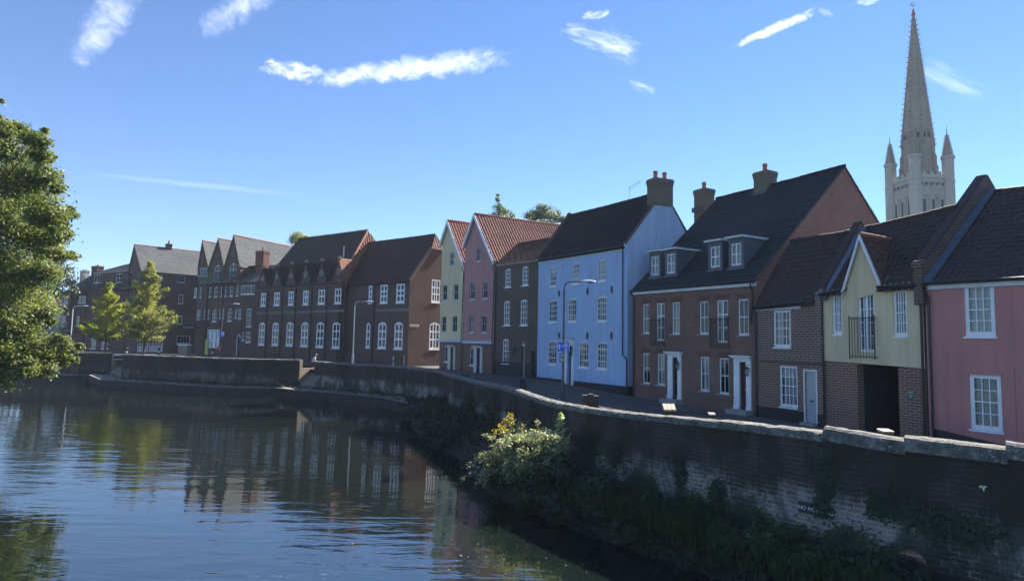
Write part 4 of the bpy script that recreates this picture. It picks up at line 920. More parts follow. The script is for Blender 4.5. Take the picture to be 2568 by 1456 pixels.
YELLOW = gable_house('tall_gabled_house', 'tall narrow pale-yellow gabled house with a green front door', (1101, 932, 67.0), (1159, 938, 62.1), 'paint_yellow', (154, 302), (72, 640), (212, 560),
    (155, 181, 490, 570), [(108, 138, 690, 786), (177, 208, 683, 783), (102, 132, 880, 980), (168, 200, 878, 979)], (119, 147, 1068, 1163),
    (143, 187, 1057, 1224), (159, 178, 1068, 1220), 'door_green', ((85, 1022), (215, 1032)), None, 10.2)
# ================================================================ SCHOOL HALL (two blocks in one building)
def hall():
    h = House('school_hall', 'long dark brick school hall with six small gablets and white windows', 'hall', (642, 892, 89.5), (842, 905, 78.3), None, D=12)
    f = h.front; W = h.W; base = -1.5; fw = .2
    ze = (f.px(*Z2(155, 640))[1], f.px(*Z2(862, 592))[1]); yr = 6.0; p = h.at_y(yr)
    rl, rr = p.px(*Z2(430, 270)), p.px(*Z2(1015, 196))
    up = [(190, 229, 635, 783), (292, 335, 628, 778), (402, 443, 620, 775), (515, 558, 612, 772), (632, 683, 602, 767), (759, 810, 590, 763)]
    lo = [(172, 219, 905, 1083), (275, 326, 905, 1085), (385, 438, 903, 1088), (498, 554, 903, 1093), (616, 673, 903, 1100), (739, 798, 903, 1107)]
    for q in up: window(h, f, f.rect(Z2, *q), 2, 3, rec=.04, fw=fw, bar=.17, sash=False, sillw=.1)
    for q in lo: window(h, f, f.rect(Z2, *q), 2, 3, arch=.28, rec=.04, fw=fw, bar=.18, sash=False, sillw=.1)
    mb = MB(); f.wall(mb, [(0, base), (W, base), (W, ze[1]), (0, ze[0])])
    h.left.wall(mb, [(0, base), (12, base), (12, ze[0]), (6, rl[1] - .1), (0, ze[0])]); h.right.wall(mb, [(0, base), (12, base), (12, ze[1]), (0, ze[1])]); h.back.wall(mb, [(0, base), (W, base), (W, ze[0]), (0, ze[1])])
    mb.build('main_wall', 'brick_hall', h.e)
    # main roof with its hip
    o = .3; mb = MB(); e0, e1 = V((-.1, -o, ze[0] - .2)), V((W + .3, -o, ze[1] - .2)); r0, r1 = V((-.1, yr, rl[1] + (rr[1] - rl[1]) * (-rl[0]) / (rr[0] - rl[0]))), V((rr[0], yr, rr[1]))
    b0, b1 = V((-.1, 12.3, ze[0] - .2)), V((W + .3, 12.3, ze[1] - .2))
    roof_sheet(mb, e0, e1, r1, r0, 'plain', course=.26); roof_sheet(mb, b1, b0, r0, r1, 'plain')
    r = mb.build('roof', 'tile_hall', h.e)
    mb = MB(); roof_sheet(mb, e1, b1, r1 + V((0, .01, 0)), r1, 'pantile', .42, .36, .06); hp = mb.build('hip', 'tile_hall_sunlit', r)
    m2 = MB(); ridge_tiles(m2, e1 + V((0, 0, .05)), r1, .16); m2.build('hip_tiles', 'terracotta', hp)
    m2 = MB(); ridge_tiles(m2, r0, r1, .13, bumps=1); m2.build('ridge', 'tile_hall', r)
    q = h.at_y(2.9); u, z = q.px(*Z2(829, 385)); u2, z2 = q.px(*Z2(829, 320)); m2 = MB(); m2.tube([(u, 2.9, z - .5), (u, 2.9, z2)], .1, 8); m2.build('flue', 'galvanised', r)
    # gablets
    xs = [(215, 482), (324, 466), (433, 450), (546, 436), (668, 424), (800, 406)]
    for i, (x, y) in enumerate(xs):
        u, z = f.px(*Z2(x, y + 8)); w = 1.12; uz = ze[0] + (ze[1] - ze[0]) * u / W; wu = f.rect(Z2, *up[i]); z0 = uz + .15
        g = Plane(h, (0, -.12, 0), (1, 0, 0), (0, -1, 0)); mb = MB()
        zc = z0 + (z - z0) * .42
        mb.prism([(u - w * .72, -.12, z0 - .9), (u + w * .72, -.12, z0 - .9), (u + w * .72, -.12, z0 - .05), (u + w, -.12, z0), (u, -.12, z), (u - w, -.12, z0), (u - w * .72, -.12, z0 - .05)], (0, .2, 0))
        gb = mb.build('gablet', 'brick_hall', h.e)
        m2 = MB(); m2.lathe((0, 0, 0), [(.01, 0), (.36, 0), (.36, .05), (.01, .05)], 16); oc = m2.build('roundel', 'mortar_cap', gb); oc.matrix_local = Matrix.Translation((u, -.125, zc)) @ Matrix.Rotation(PI / 2, 4, 'X')
        m2 = MB(); m2.lathe((0, 0, 0), [(.01, 0), (.26, 0), (.26, .02), (.01, .02)], 16); oc2 = m2.build('roundel_pane', 'glass_dark', gb); oc2.matrix_local = Matrix.Translation((u, -.165, zc)) @ Matrix.Rotation(PI / 2, 4, 'X')
        mb = MB(); sl = (rl[1] - ze[0]) / yr; yb = (z - uz) / sl + .1
        a, b = V((u, -.2, z + .08)), V((u, yb, z + .08)); el, er = V((u - w - .1, -.2, z0)), V((u + w + .1, -.2, z0)); elb, erb = V((el.x, .3, z0)), V((er.x, .3, z0))
        roof_sheet(mb, er, erb, b, a, 'plain', course=.26); roof_sheet(mb, elb, el, a, b, 'plain', course=.26)
        mb.build('gablet_roof', 'tile_hall_sunlit' if i == 5 else 'tile_hall', gb)  # last gablet takes the tile colour painted as sunlit
        m2 = MB(); m2.box((u - .16, -.24, z - .05), (u + .16, .14, z + .3)); m2.build('finial', 'stair_brick', gb)
    for x0, y0, x1, y1 in ((160, 838, 248, 836), (252, 835, 362, 832), (368, 832, 466, 829), (472, 829, 588, 825), (594, 825, 706, 821), (712, 820, 840, 816)):
        a, z0 = f.px(*Z2(x0, y0)); b, z1 = f.px(*Z2(x1, y1)); m2 = MB(); zm = (z0 + z1) / 2; f.box(m2, a, b, .003, .06, zm - .14, zm + .2); m2.build('string_course', 'string_stone', h.e)
        zl = f.px(*Z2(x0, 1125 - x0 * .0))[1]; m2 = MB(); f.box(m2, a, b, .003, .05, .9, 1.0); m2.build('plinth_course', 'brick_brown', h.e)
    for x in (250, 365, 469, 591, 709, 850):
        u = f.px(*Z2(x, 640))[0]; downpipe(h, f, [(u, ze[1] - .3, .12), (u, 0, .12)], .07)
    gutter(h, f, 0, ze[0] - .15, W, ze[1] - .15, .3, .08)
    m2 = MB(); f.box(m2, 0, W, .003, .14, ze[0] - .42, ze[0] - .28); m2.build('cornice', 'string_stone', h.e)
    # right-hand block
    s = 1.2; g = h.at_y(s); ub = g.px(*Z2(1330, 900))[0]; zg = g.px(*Z2(1335, 583))[1]; W2 = ub
    Db = 10.5; R = Plane(h, (ub, s, 0), (0, 1, 0), (1, 0, 0))
    for q in ((1019, 1047, 622, 760), (1109, 1166, 615, 760), (1232, 1298, 608, 757)): window(h, g, g.rect(Z2, *q), 1 if q[0] < 1050 else 2, 3, rec=.04, fw=fw, bar=.17, sash=False, sillw=.1)
    for q in ((1000, 1031, 908, 1103), (1091, 1156, 903, 1108), (1216, 1283, 902, 1113)): window(h, g, g.rect(Z2, *q), 1 if q[0] < 1050 else 2, 3, arch=.3, rec=.04, fw=fw, bar=.18, sash=False, sillw=.1)
    for q, a in (((1507, 1575, 575, 755), 0), ((1490, 1572, 905, 1115), .3)): window(h, R, R.rect(Z2, *q), 3, 3, arch=a, rec=.05, fw=fw, bar=.18, sash=False, sillw=.1)
    mb = MB(); g.wall(mb, [(W, base), (ub, base), (ub, zg), (W, zg)]); mb.build('end_wall', 'brick_hall', h.e)
    pr = h.at_y(s + 4.6); ra, rb = pr.px(*Z2(1080, 292)), pr.px(*Z2(1535, 233)); zr = (ra[1] + rb[1]) / 2 + .1
    kk = (zr - zg) / 4.6; hz = R.px(*Z2(1497, 362)); hu = min(max(hz[0], 1.5), 4.2); hzz = zg + kk * hu
    mb = MB(); R.wall(mb, [(0, base), (Db, base), (Db, zg), (9.2 - hu, hzz), (hu, hzz), (0, zg)]); mb.build('gable_wall', 'brick_hall_gable', h.e)
    mb = MB(); Plane(h, (ub, s + Db, 0), (-1, 0, 0), (0, 1, 0)).wall(mb, [(0, base), (ub - W, base), (ub - W, zg), (0, zg)], holes=[]); mb.build('back_wall', 'brick_hall', h.e)
    mb = MB(); x0 = rr[0] - 1.5; rend = rb[0]
    e0, e1 = V((W - .2, s - .3, zg - .2)), V((ub - .1, s - .3, zg - .2)); t0, t1 = V((x0, s + 4.6, zr)), V((ub - .1, s + 4.6, zr))
    ym = s + hu; m0, m1 = V((W - .2 + (x0 - W + .2) * hu / 4.6, ym, hzz)), V((ub - .1, ym, hzz))
    roof_sheet(mb, e0, e1, m1, m0, 'plain', course=.26); roof_sheet(mb, m0, m1, V((rend, s + 4.6, zr)), t0, 'plain', course=.26)
    roof_sheet(mb, V((ub, s + 9.5, zg - .2)), V((x0, s + 9.5, zg - .2)), t0, V((rend, s + 4.6, zr)), 'plain')
    r2 = mb.build('end_roof', 'tile_hall', h.e)
    mb = MB(); roof_sheet(mb, V((ub + .15, ym, hzz)), V((ub + .15, s + 9.2 - hu, hzz)), V((rend, s + 4.61, zr)), V((rend, s + 4.59, zr)), 'pantile', .42, .36, .06); hp = mb.build('hip', 'tile_hall_sunlit', r2)
    m2 = MB(); ridge_tiles(m2, t0, V((rend, s + 4.6, zr)), .13); m2.build('ridge', 'tile_hall', r2)
    m2 = MB(); verge(m2, [(ub - .22, s - .2, zg + .1), (ub - .22, ym + .1, hzz + .25)], (.36, 0, 0), .3); m2.build('gable_coping', 'brick_brown', h.e)
    gutter(h, g, W + .3, zg - .15, ub - .2, zg - .12, .3, .08)
    u = g.px(*Z2(1068, 700))[0]; downpipe(h, g, [(u, zg - .3, .12), (u, 0, .12)], .08)
    u = g.px(*Z2(1070, 815)); u2 = g.px(*Z2(1325, 812)); m2 = MB(); g.box(m2, u[0] + .15, ub, .003, .06, u[1] - .16, u[1] + .2); m2.build('string_course', 'string_stone', h.e)
    # street name plate on the gable corner
    q = R.rect(Z2, 1338, 1408, 921, 939); m2 = MB(); R.box(m2, q[0], q[1], .003, .03, q[2], q[3]); n = m2.build('name_plate', 'sign_cream', h.e)
    m2 = MB(); uu = q[0] + .12
    for w in (.1, .06, .1, .08, .0, .1, .09, .07, .1, .05):
        if w: R.box(m2, uu, min(uu + w, q[1] - .05), .031, .034, q[2] + (q[3] - q[2]) * .3, q[3] - (q[3] - q[2]) * .3)
        uu += (q[1] - q[0] - .2) / 10
    m2.build('lettering', 'sign_black', n)
    return h
HALL = hall()

# ================================================================ MODERN FLATS WITH THREE GABLES
def flats():
    h = House('apartment_block', 'modern brick flats with three steep gables and grey slate roofs', 'flats', (485, 895, 96.0), (643, 892, 90.5), 'brick flats at the far end', D=30)
    f = h.front; W = h.W; base = -1.5
    def wpos(q, **k): window(h, f, f.rect(Z1, *q), k.pop('cols', 2), k.pop('rows', 2), rec=.06, fw=.09, bar=.05, sash=False, **k)
    for x in (1497, 1538, 1612, 1652, 1702, 1732, 1770, 1822):
        w = 24 if x in (1652, 1770) else 15
        wpos((x, x + w, 640 - (x - 1500) * .04, 716 - (x - 1500) * .04), cols=1)
    for x in (1515, 1572, 1600, 1690, 1716, 1812):
        wpos((x, x + (30 if x == 1515 else 13), 812 - (x - 1500) * .04, 884 - (x - 1500) * .04), cols=2 if x == 1515 else 1)
    for q in ((1634, 1670, 806, 902), (1754, 1788, 798, 898)): wpos(q, arch=.35, rows=3)
    wpos((1520, 1610, 488, 551), cols=4, rows=1, sill=None); wpos((1836, 1860, 803, 880)); wpos((1898, 1938, 800, 940), rows=3); wpos((1864, 1882, 982, 1046), cols=1); wpos((1892, 1932, 978, 1060))
    wpos((1856, 1962, 620, 690), cols=4, rows=1)
    for q in ((1652, 1700, 465, 600), (1768, 1820, 450, 596)): wpos(q, arch=.4, rows=3, name='french_window', sill=None)
    # white boarded shopfront with slots
    r = f.rect(Z1, 1590, 1815, 960, 1105); f.holes.append(dict(r=r, depth=.2)); m2 = MB(); f.box(m2, r[0], r[1], -.2, -.12, r[2], r[3]); sh = m2.build('white_shopfront', 'white_wood', h.e)
    m2 = MB(); n = 14
    for i in range(n):
        u = r[0] + (r[1] - r[0]) * (i + .5) / n; zt = r[3]
        m2.lathe((0, 0, 0), [(.001, 0)], 3) if False else None
        f.box(m2, u - .07, u + .07, -.119, -.112, zt - .42, zt - .26)
        if i % 2 == 0: f.box(m2, u - .08, u + .08, -.119, -.112, zt - 1.5, zt - .6); f.box(m2, u - .08, u + .08, -.119, -.112, r[2] + .15, r[2] + 1.0)
    m2.build('slots', 'sign_black', sh)
    q = f.rect(Z1, 1580, 1606, 1036, 1155); m2 = MB(); f.box(m2, q[0], q[1], .01, .05, q[2], q[3]); m2.build('yellow_panel', 'panel_yellow', h.e)
    q = f.rect(Z1, 1829, 1853, 1010, 1165); panel_door(h, f, q, 'door_dark', panels=False); m2 = MB()
    pts = [f.P(q[0] - .05, q[2], .03), f.P(q[0] - .05, q[3] - .3, .03)] + [f.P(q[0] + (q[1] - q[0]) * i / 6 - .05, q[3] - .3 + .5 * math.sin(PI * i / 6), .03) for i in range(1, 6)] + [f.P(q[1], q[3] - .3, .03)]; m2.tube(pts, .07, 6); m2.build('door_frame', 'sign_white', h.e)
    # facade: outline cut into three gables and the low wing
    g = [((1497, 495), (1566, 281), (1607, 440)), ((1625, 440), (1689, 263), (1738, 420)), ((1735, 420), (1809, 238), (1862, 446))]
    pts = [[f.px(*Z1(*p)) for p in t] for t in g]
    u0 = 0; us = [0, (pts[0][2][0] + pts[1][0][0]) / 2, (pts[1][2][0] + pts[2][0][0]) / 2, pts[2][2][0]]; uw = f.px(*Z1(1842, 700))[0]; us[3] = uw
    ev = [min(pts[i][0][1], pts[i][2][1]) for i in range(3)]; ev = [min(ev)] * 3
    mb = MB(); roofs = []
    for i in range(3):
        ua, za = (us[i] + us[i + 1]) / 2, pts[i][1][1]
        ua = min(max(pts[i][1][0], us[i] + .6), us[i + 1] - .6)
        f.wall(mb, [(us[i], base), (us[i + 1], base), (us[i + 1], ev[i]), (ua, za), (us[i], ev[i])])
        roofs.append((us[i], us[i + 1], ua, za, ev[i]))
    zw = f.px(*Z1(1860, 592))[1]; f.wall(mb, [(uw, base), (W, base), (W, zw), (uw, zw)])
    D = 30
    h.right.wall(mb, [(0, base), (D, base), (D, zw), (0, zw)]); h.left.wall(mb, [(0, base), (D, base), (D, ev[0]), (0, ev[0])]); h.back.wall(mb, [(0, base), (W, base), (W, ev[0]), (0, ev[0])])
    mb.quad((uw, 0, base), (uw, D, base), (uw, D, ev[2]), (uw, 0, ev[2])); mb.build('wall', 'brick_modern', h.e)
    # delete duplicated reveals is unnecessary: openings are cut per strip
    for i, (a, b, ua, za, e) in enumerate(roofs):
        mb = MB(); o = .2; A, B = V((ua, -o, za + .1)), V((ua, D if i < 2 else D + 4, za + .1)); kr = (za - e) / (b - ua); kl = (za - e) / (ua - a)
        ee = e if i == 2 else e
        r0 = V((b + .05, -o, ee)); r1 = V((b + .05, B.y, ee)); l0 = V((a - .05, -o, ee)); l1 = V((a - .05, B.y, ee))
        roof_sheet(mb, r0, r1, B, A, 'plain', course=.3); roof_sheet(mb, l1, l0, A, B, 'plain', course=.3)
        ro = mb.build('roof', 'slate', h.e); m2 = MB(); ridge_tiles(m2, A, B, .1); m2.build('ridge', 'terracotta', ro)
        m2 = MB(); m2.prism([(ua - .5, -.06, e + (za - e) * .35), (ua + .5, -.06, e + (za - e) * .35), (ua + .4, -.06, e + (za - e) * .5), (ua - .4, -.06, e + (za - e) * .5)], (0, -.03, 0)); m2.build('vent_panel', 'black_metal', h.e)
        if i:
            downpipe(h, f, [(a, e - .2, .12), (a, 0, .12)], .08)
    # wing roof, dormer, chimney
    mb = MB(); zt = zw + 2.9; roof_sheet(mb, V((uw, -.3, zw - .1)), V((W, -.3, zw - .1)), V((W, 4, zt)), V((uw, 4, zt)), 'plain', course=.3); mb.quad((uw, 4, zt), (W, 4, zt), (W, 12, zw), (uw, 12, zw)); mb.build('wing_roof', 'slate', h.e)
    m2 = MB(); m2.box((uw - .3, 1.5, zw + 2.5), (uw + 2.6, 4.5, ev[2] + .3)); m2.build('roof_dormer', 'brick_modern', h.e)
    p = h.at_y(2.2); a, b = p.px(*Z1(1985, 430)), p.px(*Z1(2047, 430)); zt = p.px(*Z1(2015, 358))[1]; chimney(h, (a[0], 1.8), (b[0], 2.9), zt, 1, 'brick_chimney_red', zb=zw - .2)
    # balconies
    for q, gr in (((1580, 1695, 538, 612), 1), ((1704, 1818, 522, 604), 0), ((1420, 1540, 880, 950), 0)):
        a, b, z0, z1 = f.rect(Z1, *q); a = max(a, -1.2); m2 = MB(); m2.box((a, -1.1, z0), (b, -.003, z0 + .15)); bl = m2.build('balcony', 'grey_metal', h.e)
        m2 = MB(); n = int((b - a) / .16)
        for i in range(n + 1): x = a + (b - a) * i / n; m2.box((x - .015, -1.09, z0 + .15), (x + .015, -1.06, z1))
        for y in (-.55, -.1):
            for x in (a, b): m2.box((x - .015, y, z0 + .15), (x + .015, y + .03, z1))
        m2.box((a - .02, -1.1, z1), (b + .02, -1.05, z1 + .05)); m2.box((a - .02, -1.1, z1 - .5), (b + .02, -1.05, z1 - .46))
        for x in (a, b): m2.box((x - .025, -1.05, z1), (x + .025, -.01, z1 + .05))
        m2.build('balcony_rail', 'door_green' if gr else 'black_metal', bl)
    return h
FLATS = flats()

def slate_block():
    h = House('apartment_block', 'brick flats with one narrow gable and a broad slate side roof', 'flats', (309, 893, 104.5), (342, 892, 99.0), 'brick flats at the far end', D=22)
    f = h.front; W = h.W; base = -1.5; R = h.right; D = 22
    ua, za = f.px(*Z1(1010, 322)); ze = f.px(*Z1(1045, 515))[1]; ua = min(max(ua, W * .35), W * .65)
    for q in ((1190, 1252, 536, 576), (1368, 1426, 548, 598)): window(h, R, R.rect(Z1, *q), 3, 2, 'blue_grey_wood', rec=.06, fw=.09, sash=False)
    for q in ((1376, 1412, 692, 762), (1344, 1404, 854, 918)): window(h, R, R.rect(Z1, *q), 2, 2, rec=.06, fw=.1, sash=False)
    window(h, R, R.rect(Z1, 1362, 1466, 1008, 1070), 4, 1, rec=.06, fw=.1, sash=False)
    for q in ((1058, 1142, 1018, 1130), (1148, 1256, 1010, 1130)):
        r = R.rect(Z1, *q); window(h, R, r, 4, 2, rec=.05, fw=.12, bar=.08, sash=False)
        m2 = MB(); R.box(m2, r[0] + .1, r[1] - .1, -.06, -.03, r[2] + .1, r[2] + (r[3] - r[2]) * .4); m2.build('panel', 'white_fascia', h.e)
    window(h, f, f.rect(Z1, 972, 1012, 515, 640), 2, 3, arch=.4, rec=.05, fw=.13, sash=False); window(h, f, f.rect(Z1, 972, 1000, 685, 742), 2, 1, rec=.05, fw=.1, sash=False)
    window(h, f, f.rect(Z1, 903, 985, 1005, 1130), 4, 2, rec=.05, fw=.12, sash=False)
    mb = MB(); f.wall(mb, [(0, base), (W, base), (W, ze), (ua, za), (0, ze)]); R.wall(mb, [(0, base), (D, base), (D, ze), (0, ze)]); h.left.wall(mb, [(0, base), (D, base), (D, ze), (0, ze)]); h.back.wall(mb, [(0, base), (W, base), (W, ze), (W - ua, za), (0, ze)])
    mb.build('wall', 'brick_modern', h.e)
    mb = MB(); A, B = V((ua, -.2, za + .1)), V((ua, D + .2, za + .1)); dn = (za - ze) / (W - ua) * .3
    roof_sheet(mb, V((W + .3, -.2, ze - dn + .1)), V((W + .3, D + .2, ze - dn + .1)), B, A, 'plain', course=.3); roof_sheet(mb, V((-.3, D + .2, ze - .3)), V((-.3, -.2, ze - .3)), A, B, 'plain', course=.3)
    ro = mb.build('roof', 'slate', h.e); m2 = MB(); ridge_tiles(m2, A, B, .1); m2.build('ridge', 'terracotta', ro)
    chimney(h, (ua - .4, 4.6), (ua + .4, 5.4), za + .8, 1, 'brick_chimney_red', zb=za - .6)
    a, b, z0, z1 = f.rect(Z1, 893, 1010, 592, 660); m2 = MB(); m2.box((-1.5, -1.2, z0), (W * .75, -.003, z0 + .15)); bl = m2.build('balcony', 'grey_metal', h.e); m2 = MB()
    for i in range(20): x = -1.5 + (W * .75 + 1.5) * i / 19; m2.box((x - .015, -1.19, z0 + .15), (x + .015, -1.16, z1))
    m2.box((-1.52, -1.2, z1), (W * .75, -1.15, z1 + .05)); m2.build('balcony_rail', 'black_metal', bl)
    downpipe(h, f, [(W - .1, ze - .2, .1), (W - .1, 0, .1)], .07)
    # bright litter-bin pier seen beside the side wall
    return h
SLATEB = slate_block()

def stepped_flats():
    h = House('apartment_block', 'low stepped brick flats with balconies and black roofs, leftmost', 'flats', (146, 893, 116.0), (309, 893, 104.0), 'brick flats at the far end', D=10)
    f = h.front; W = h.W; base = -1.5
    def w(q, c=2, r=1, **k): window(h, f, f.rect(Z1, *q), c, r, rec=.06, fw=.1, bar=.07, sash=False, **k)
    w((460, 525, 706, 770), 3); w((600, 664, 700, 760), 3); w((724, 790, 540, 602), 3); w((470, 506, 855, 940), 2, 2); w((586, 612, 856, 935), 2, 2); w((975, 1000, 690, 740)) if False else None
    w((895, 940, 530, 600), 2, 2); w((690, 740, 1030, 1110), 2, 2); w((780, 840, 1030, 1110), 2, 2)
    e1 = f.px(*Z1(456, 684))[1]; e2 = f.px(*Z1(700, 650))[1]; e3 = f.px(*Z1(800, 522))[1]; u1 = f.px(*Z1(540, 800))[0]; u2 = f.px(*Z1(722, 700))[0]
    mb = MB()
    for a, b, e in ((0, u1, e1), (u1, u2, e2), (u2, W, e3)): f.wall(mb, [(a, base), (b, base), (b, e), (a, e)])
    for u, e in ((u2, e3), (u1, e2)): mb.quad((u, 0, e - 4), (u, 10, e - 4), (u, 10, e), (u, 0, e))
    h.right.wall(mb, [(0, base), (10, base), (10, e3), (0, e3)]); h.left.wall(mb, [(0, base), (10, base), (10, e1), (5, e1 + 4), (0, e1)]); h.back.wall(mb, [(0, base), (W, base), (W, e1), (0, e1)])
    mb.build('wall', 'brick_modern', h.e)
    p = h.at_y(5); zt = p.px(*Z1(715, 515))[1]; mb = MB()
    roof_sheet(mb, V((-.2, -.2, e1)), V((u1, -.2, e1)), V((u1, 5, zt)), V((-.2, 5, zt - .4)), 'plain', course=.3); roof_sheet(mb, V((u1, -.2, e2)), V((u2, -.2, e2)), V((u2, 5, zt)), V((u1, 5, zt)), 'plain', course=.3)
    mb.quad((u2, 5, zt), (-.2, 5, zt - .4), (-.2, 10.2, e1), (u2, 10.2, e1))
    zq = p.px(*Z1(850, 470))[1]; roof_sheet(mb, V((u2, -.3, e3)), V((W, -.3, e3)), V((W, 5, zq + .7)), V((u2, 5, zq)), 'plain', course=.3); mb.quad((W, 5, zq + .7), (u2, 5, zq), (u2, 10.2, e3), (W, 10.2, e3))
    mb.build('roof', 'tile_pair', h.e)
    m2 = MB(); f.box(m2, u2, W, .01, .3, e3 - .12, e3 + .05); m2.build('fascia', 'white_fascia', h.e)
    p2 = h.at_y(2); a, b = p2.px(*Z1(728, 500))[0], p2.px(*Z1(772, 500))[0]; chimney(h, (a, 1.5), (b, 2.6), p2.px(*Z1(745, 474))[1], 1, 'brick_chimney_red', zb=e3 - .3, pot_h=.3)
    p3 = h.at_y(9); a, b = p3.px(*Z1(634, 520))[0], p3.px(*Z1(675, 520))[0]; chimney(h, (a, 8.6), (b, 9.4), p3.px(*Z1(655, 508))[1], 2, 'mortar_cap', zb=e1, pot_h=.3)
    u, z = p3.px(*Z1(596, 570)); zt2 = p3.px(*Z1(597, 486))[1]; m2 = MB(); m2.tube([(u, 9, z - 4), (u, 9, zt2)], .04, 5); m2.tube([(u, 9, zt2), (u - 1.6, 9, zt2 - .05)], .04, 5); m2.build('aerial', 'grey_metal', h.e)
    for q in ((405, 522, 912, 985), (545, 616, 910, 975), (815, 945, 600, 655)):
        a, b, z0, z1 = f.rect(Z1, *q); m2 = MB(); m2.box((a, -1.2, z0), (b, -.003, z0 + .2)); bl = m2.build('balcony', 'grey_metal', h.e); m2 = MB(); n = int((b - a) / .25)
        for i in range(n + 1): x = a + (b - a) * i / n; m2.box((x - .02, -1.19, z0 + .2), (x + .02, -1.15, z1))
        m2.box((a - .02, -1.2, z1), (b + .02, -1.14, z1 + .06)); m2.build('balcony_rail', 'black_metal', bl)
    for x in (545, 665): u = f.px(*Z1(x, 800))[0]; downpipe(h, f, [(u, e2 - .3, .1), (u, 0, .1)], .08)
    return h
STEP = stepped_flats()

def far_cottage():
    h = House('cottage', 'far brick cottage half hidden by the riverside tree, with a broad red chimney', 'house', (70, 893, 122.0), (146, 893, 117.0), None, D=9)
    f = h.front; W = h.W; base = -1.5; ze = f.px(*Z1(400, 770))[1]; p = h.at_y(4.5); zr = p.px(*Z1(420, 722))[1] + .6
    us = f.px(*Z1(362, 900))[0]
    for x in (262, 300, 335): window(h, f, f.rect(Z1, x, x + 22, 965, 1012), 2, 2, rec=.06, fw=.1, arch=.3, sash=False)
    mb = MB(); f.wall(mb, [(0, base), (us, base), (us, ze), (0, ze)]); h.left.wall(mb, [(0, base), (9, base), (9, ze), (4.5, zr), (0, ze)]); h.right.wall(mb, [(0, base), (9, base), (9, ze), (4.5, zr), (0, ze)]); h.back.wall(mb, [(0, base), (W, base), (W, ze), (0, ze)]); mb.build('wall', 'brick_pair', h.e)
    mb = MB(); f.wall(mb, [(us, base), (W, base), (W, ze), (us, ze)], holes=[]); mb.build('rendered_wall', 'paint_greenish', h.e)
    gable_roof(h, 4.5, 9, -.2, W + .1, (ze, ze), (zr, zr), (ze, ze), 'plain', 'tile_brown', over=.3)
    a, b = p.px(*Z1(258, 700))[0], p.px(*Z1(345, 700))[0]; zt = p.px(*Z1(300, 632))[1]; chimney(h, (a, 3.6), (b, 5.2), zt, 2, 'brick_chimney_red', zb=ze - .5)
    return h
DCOT = far_cottage()

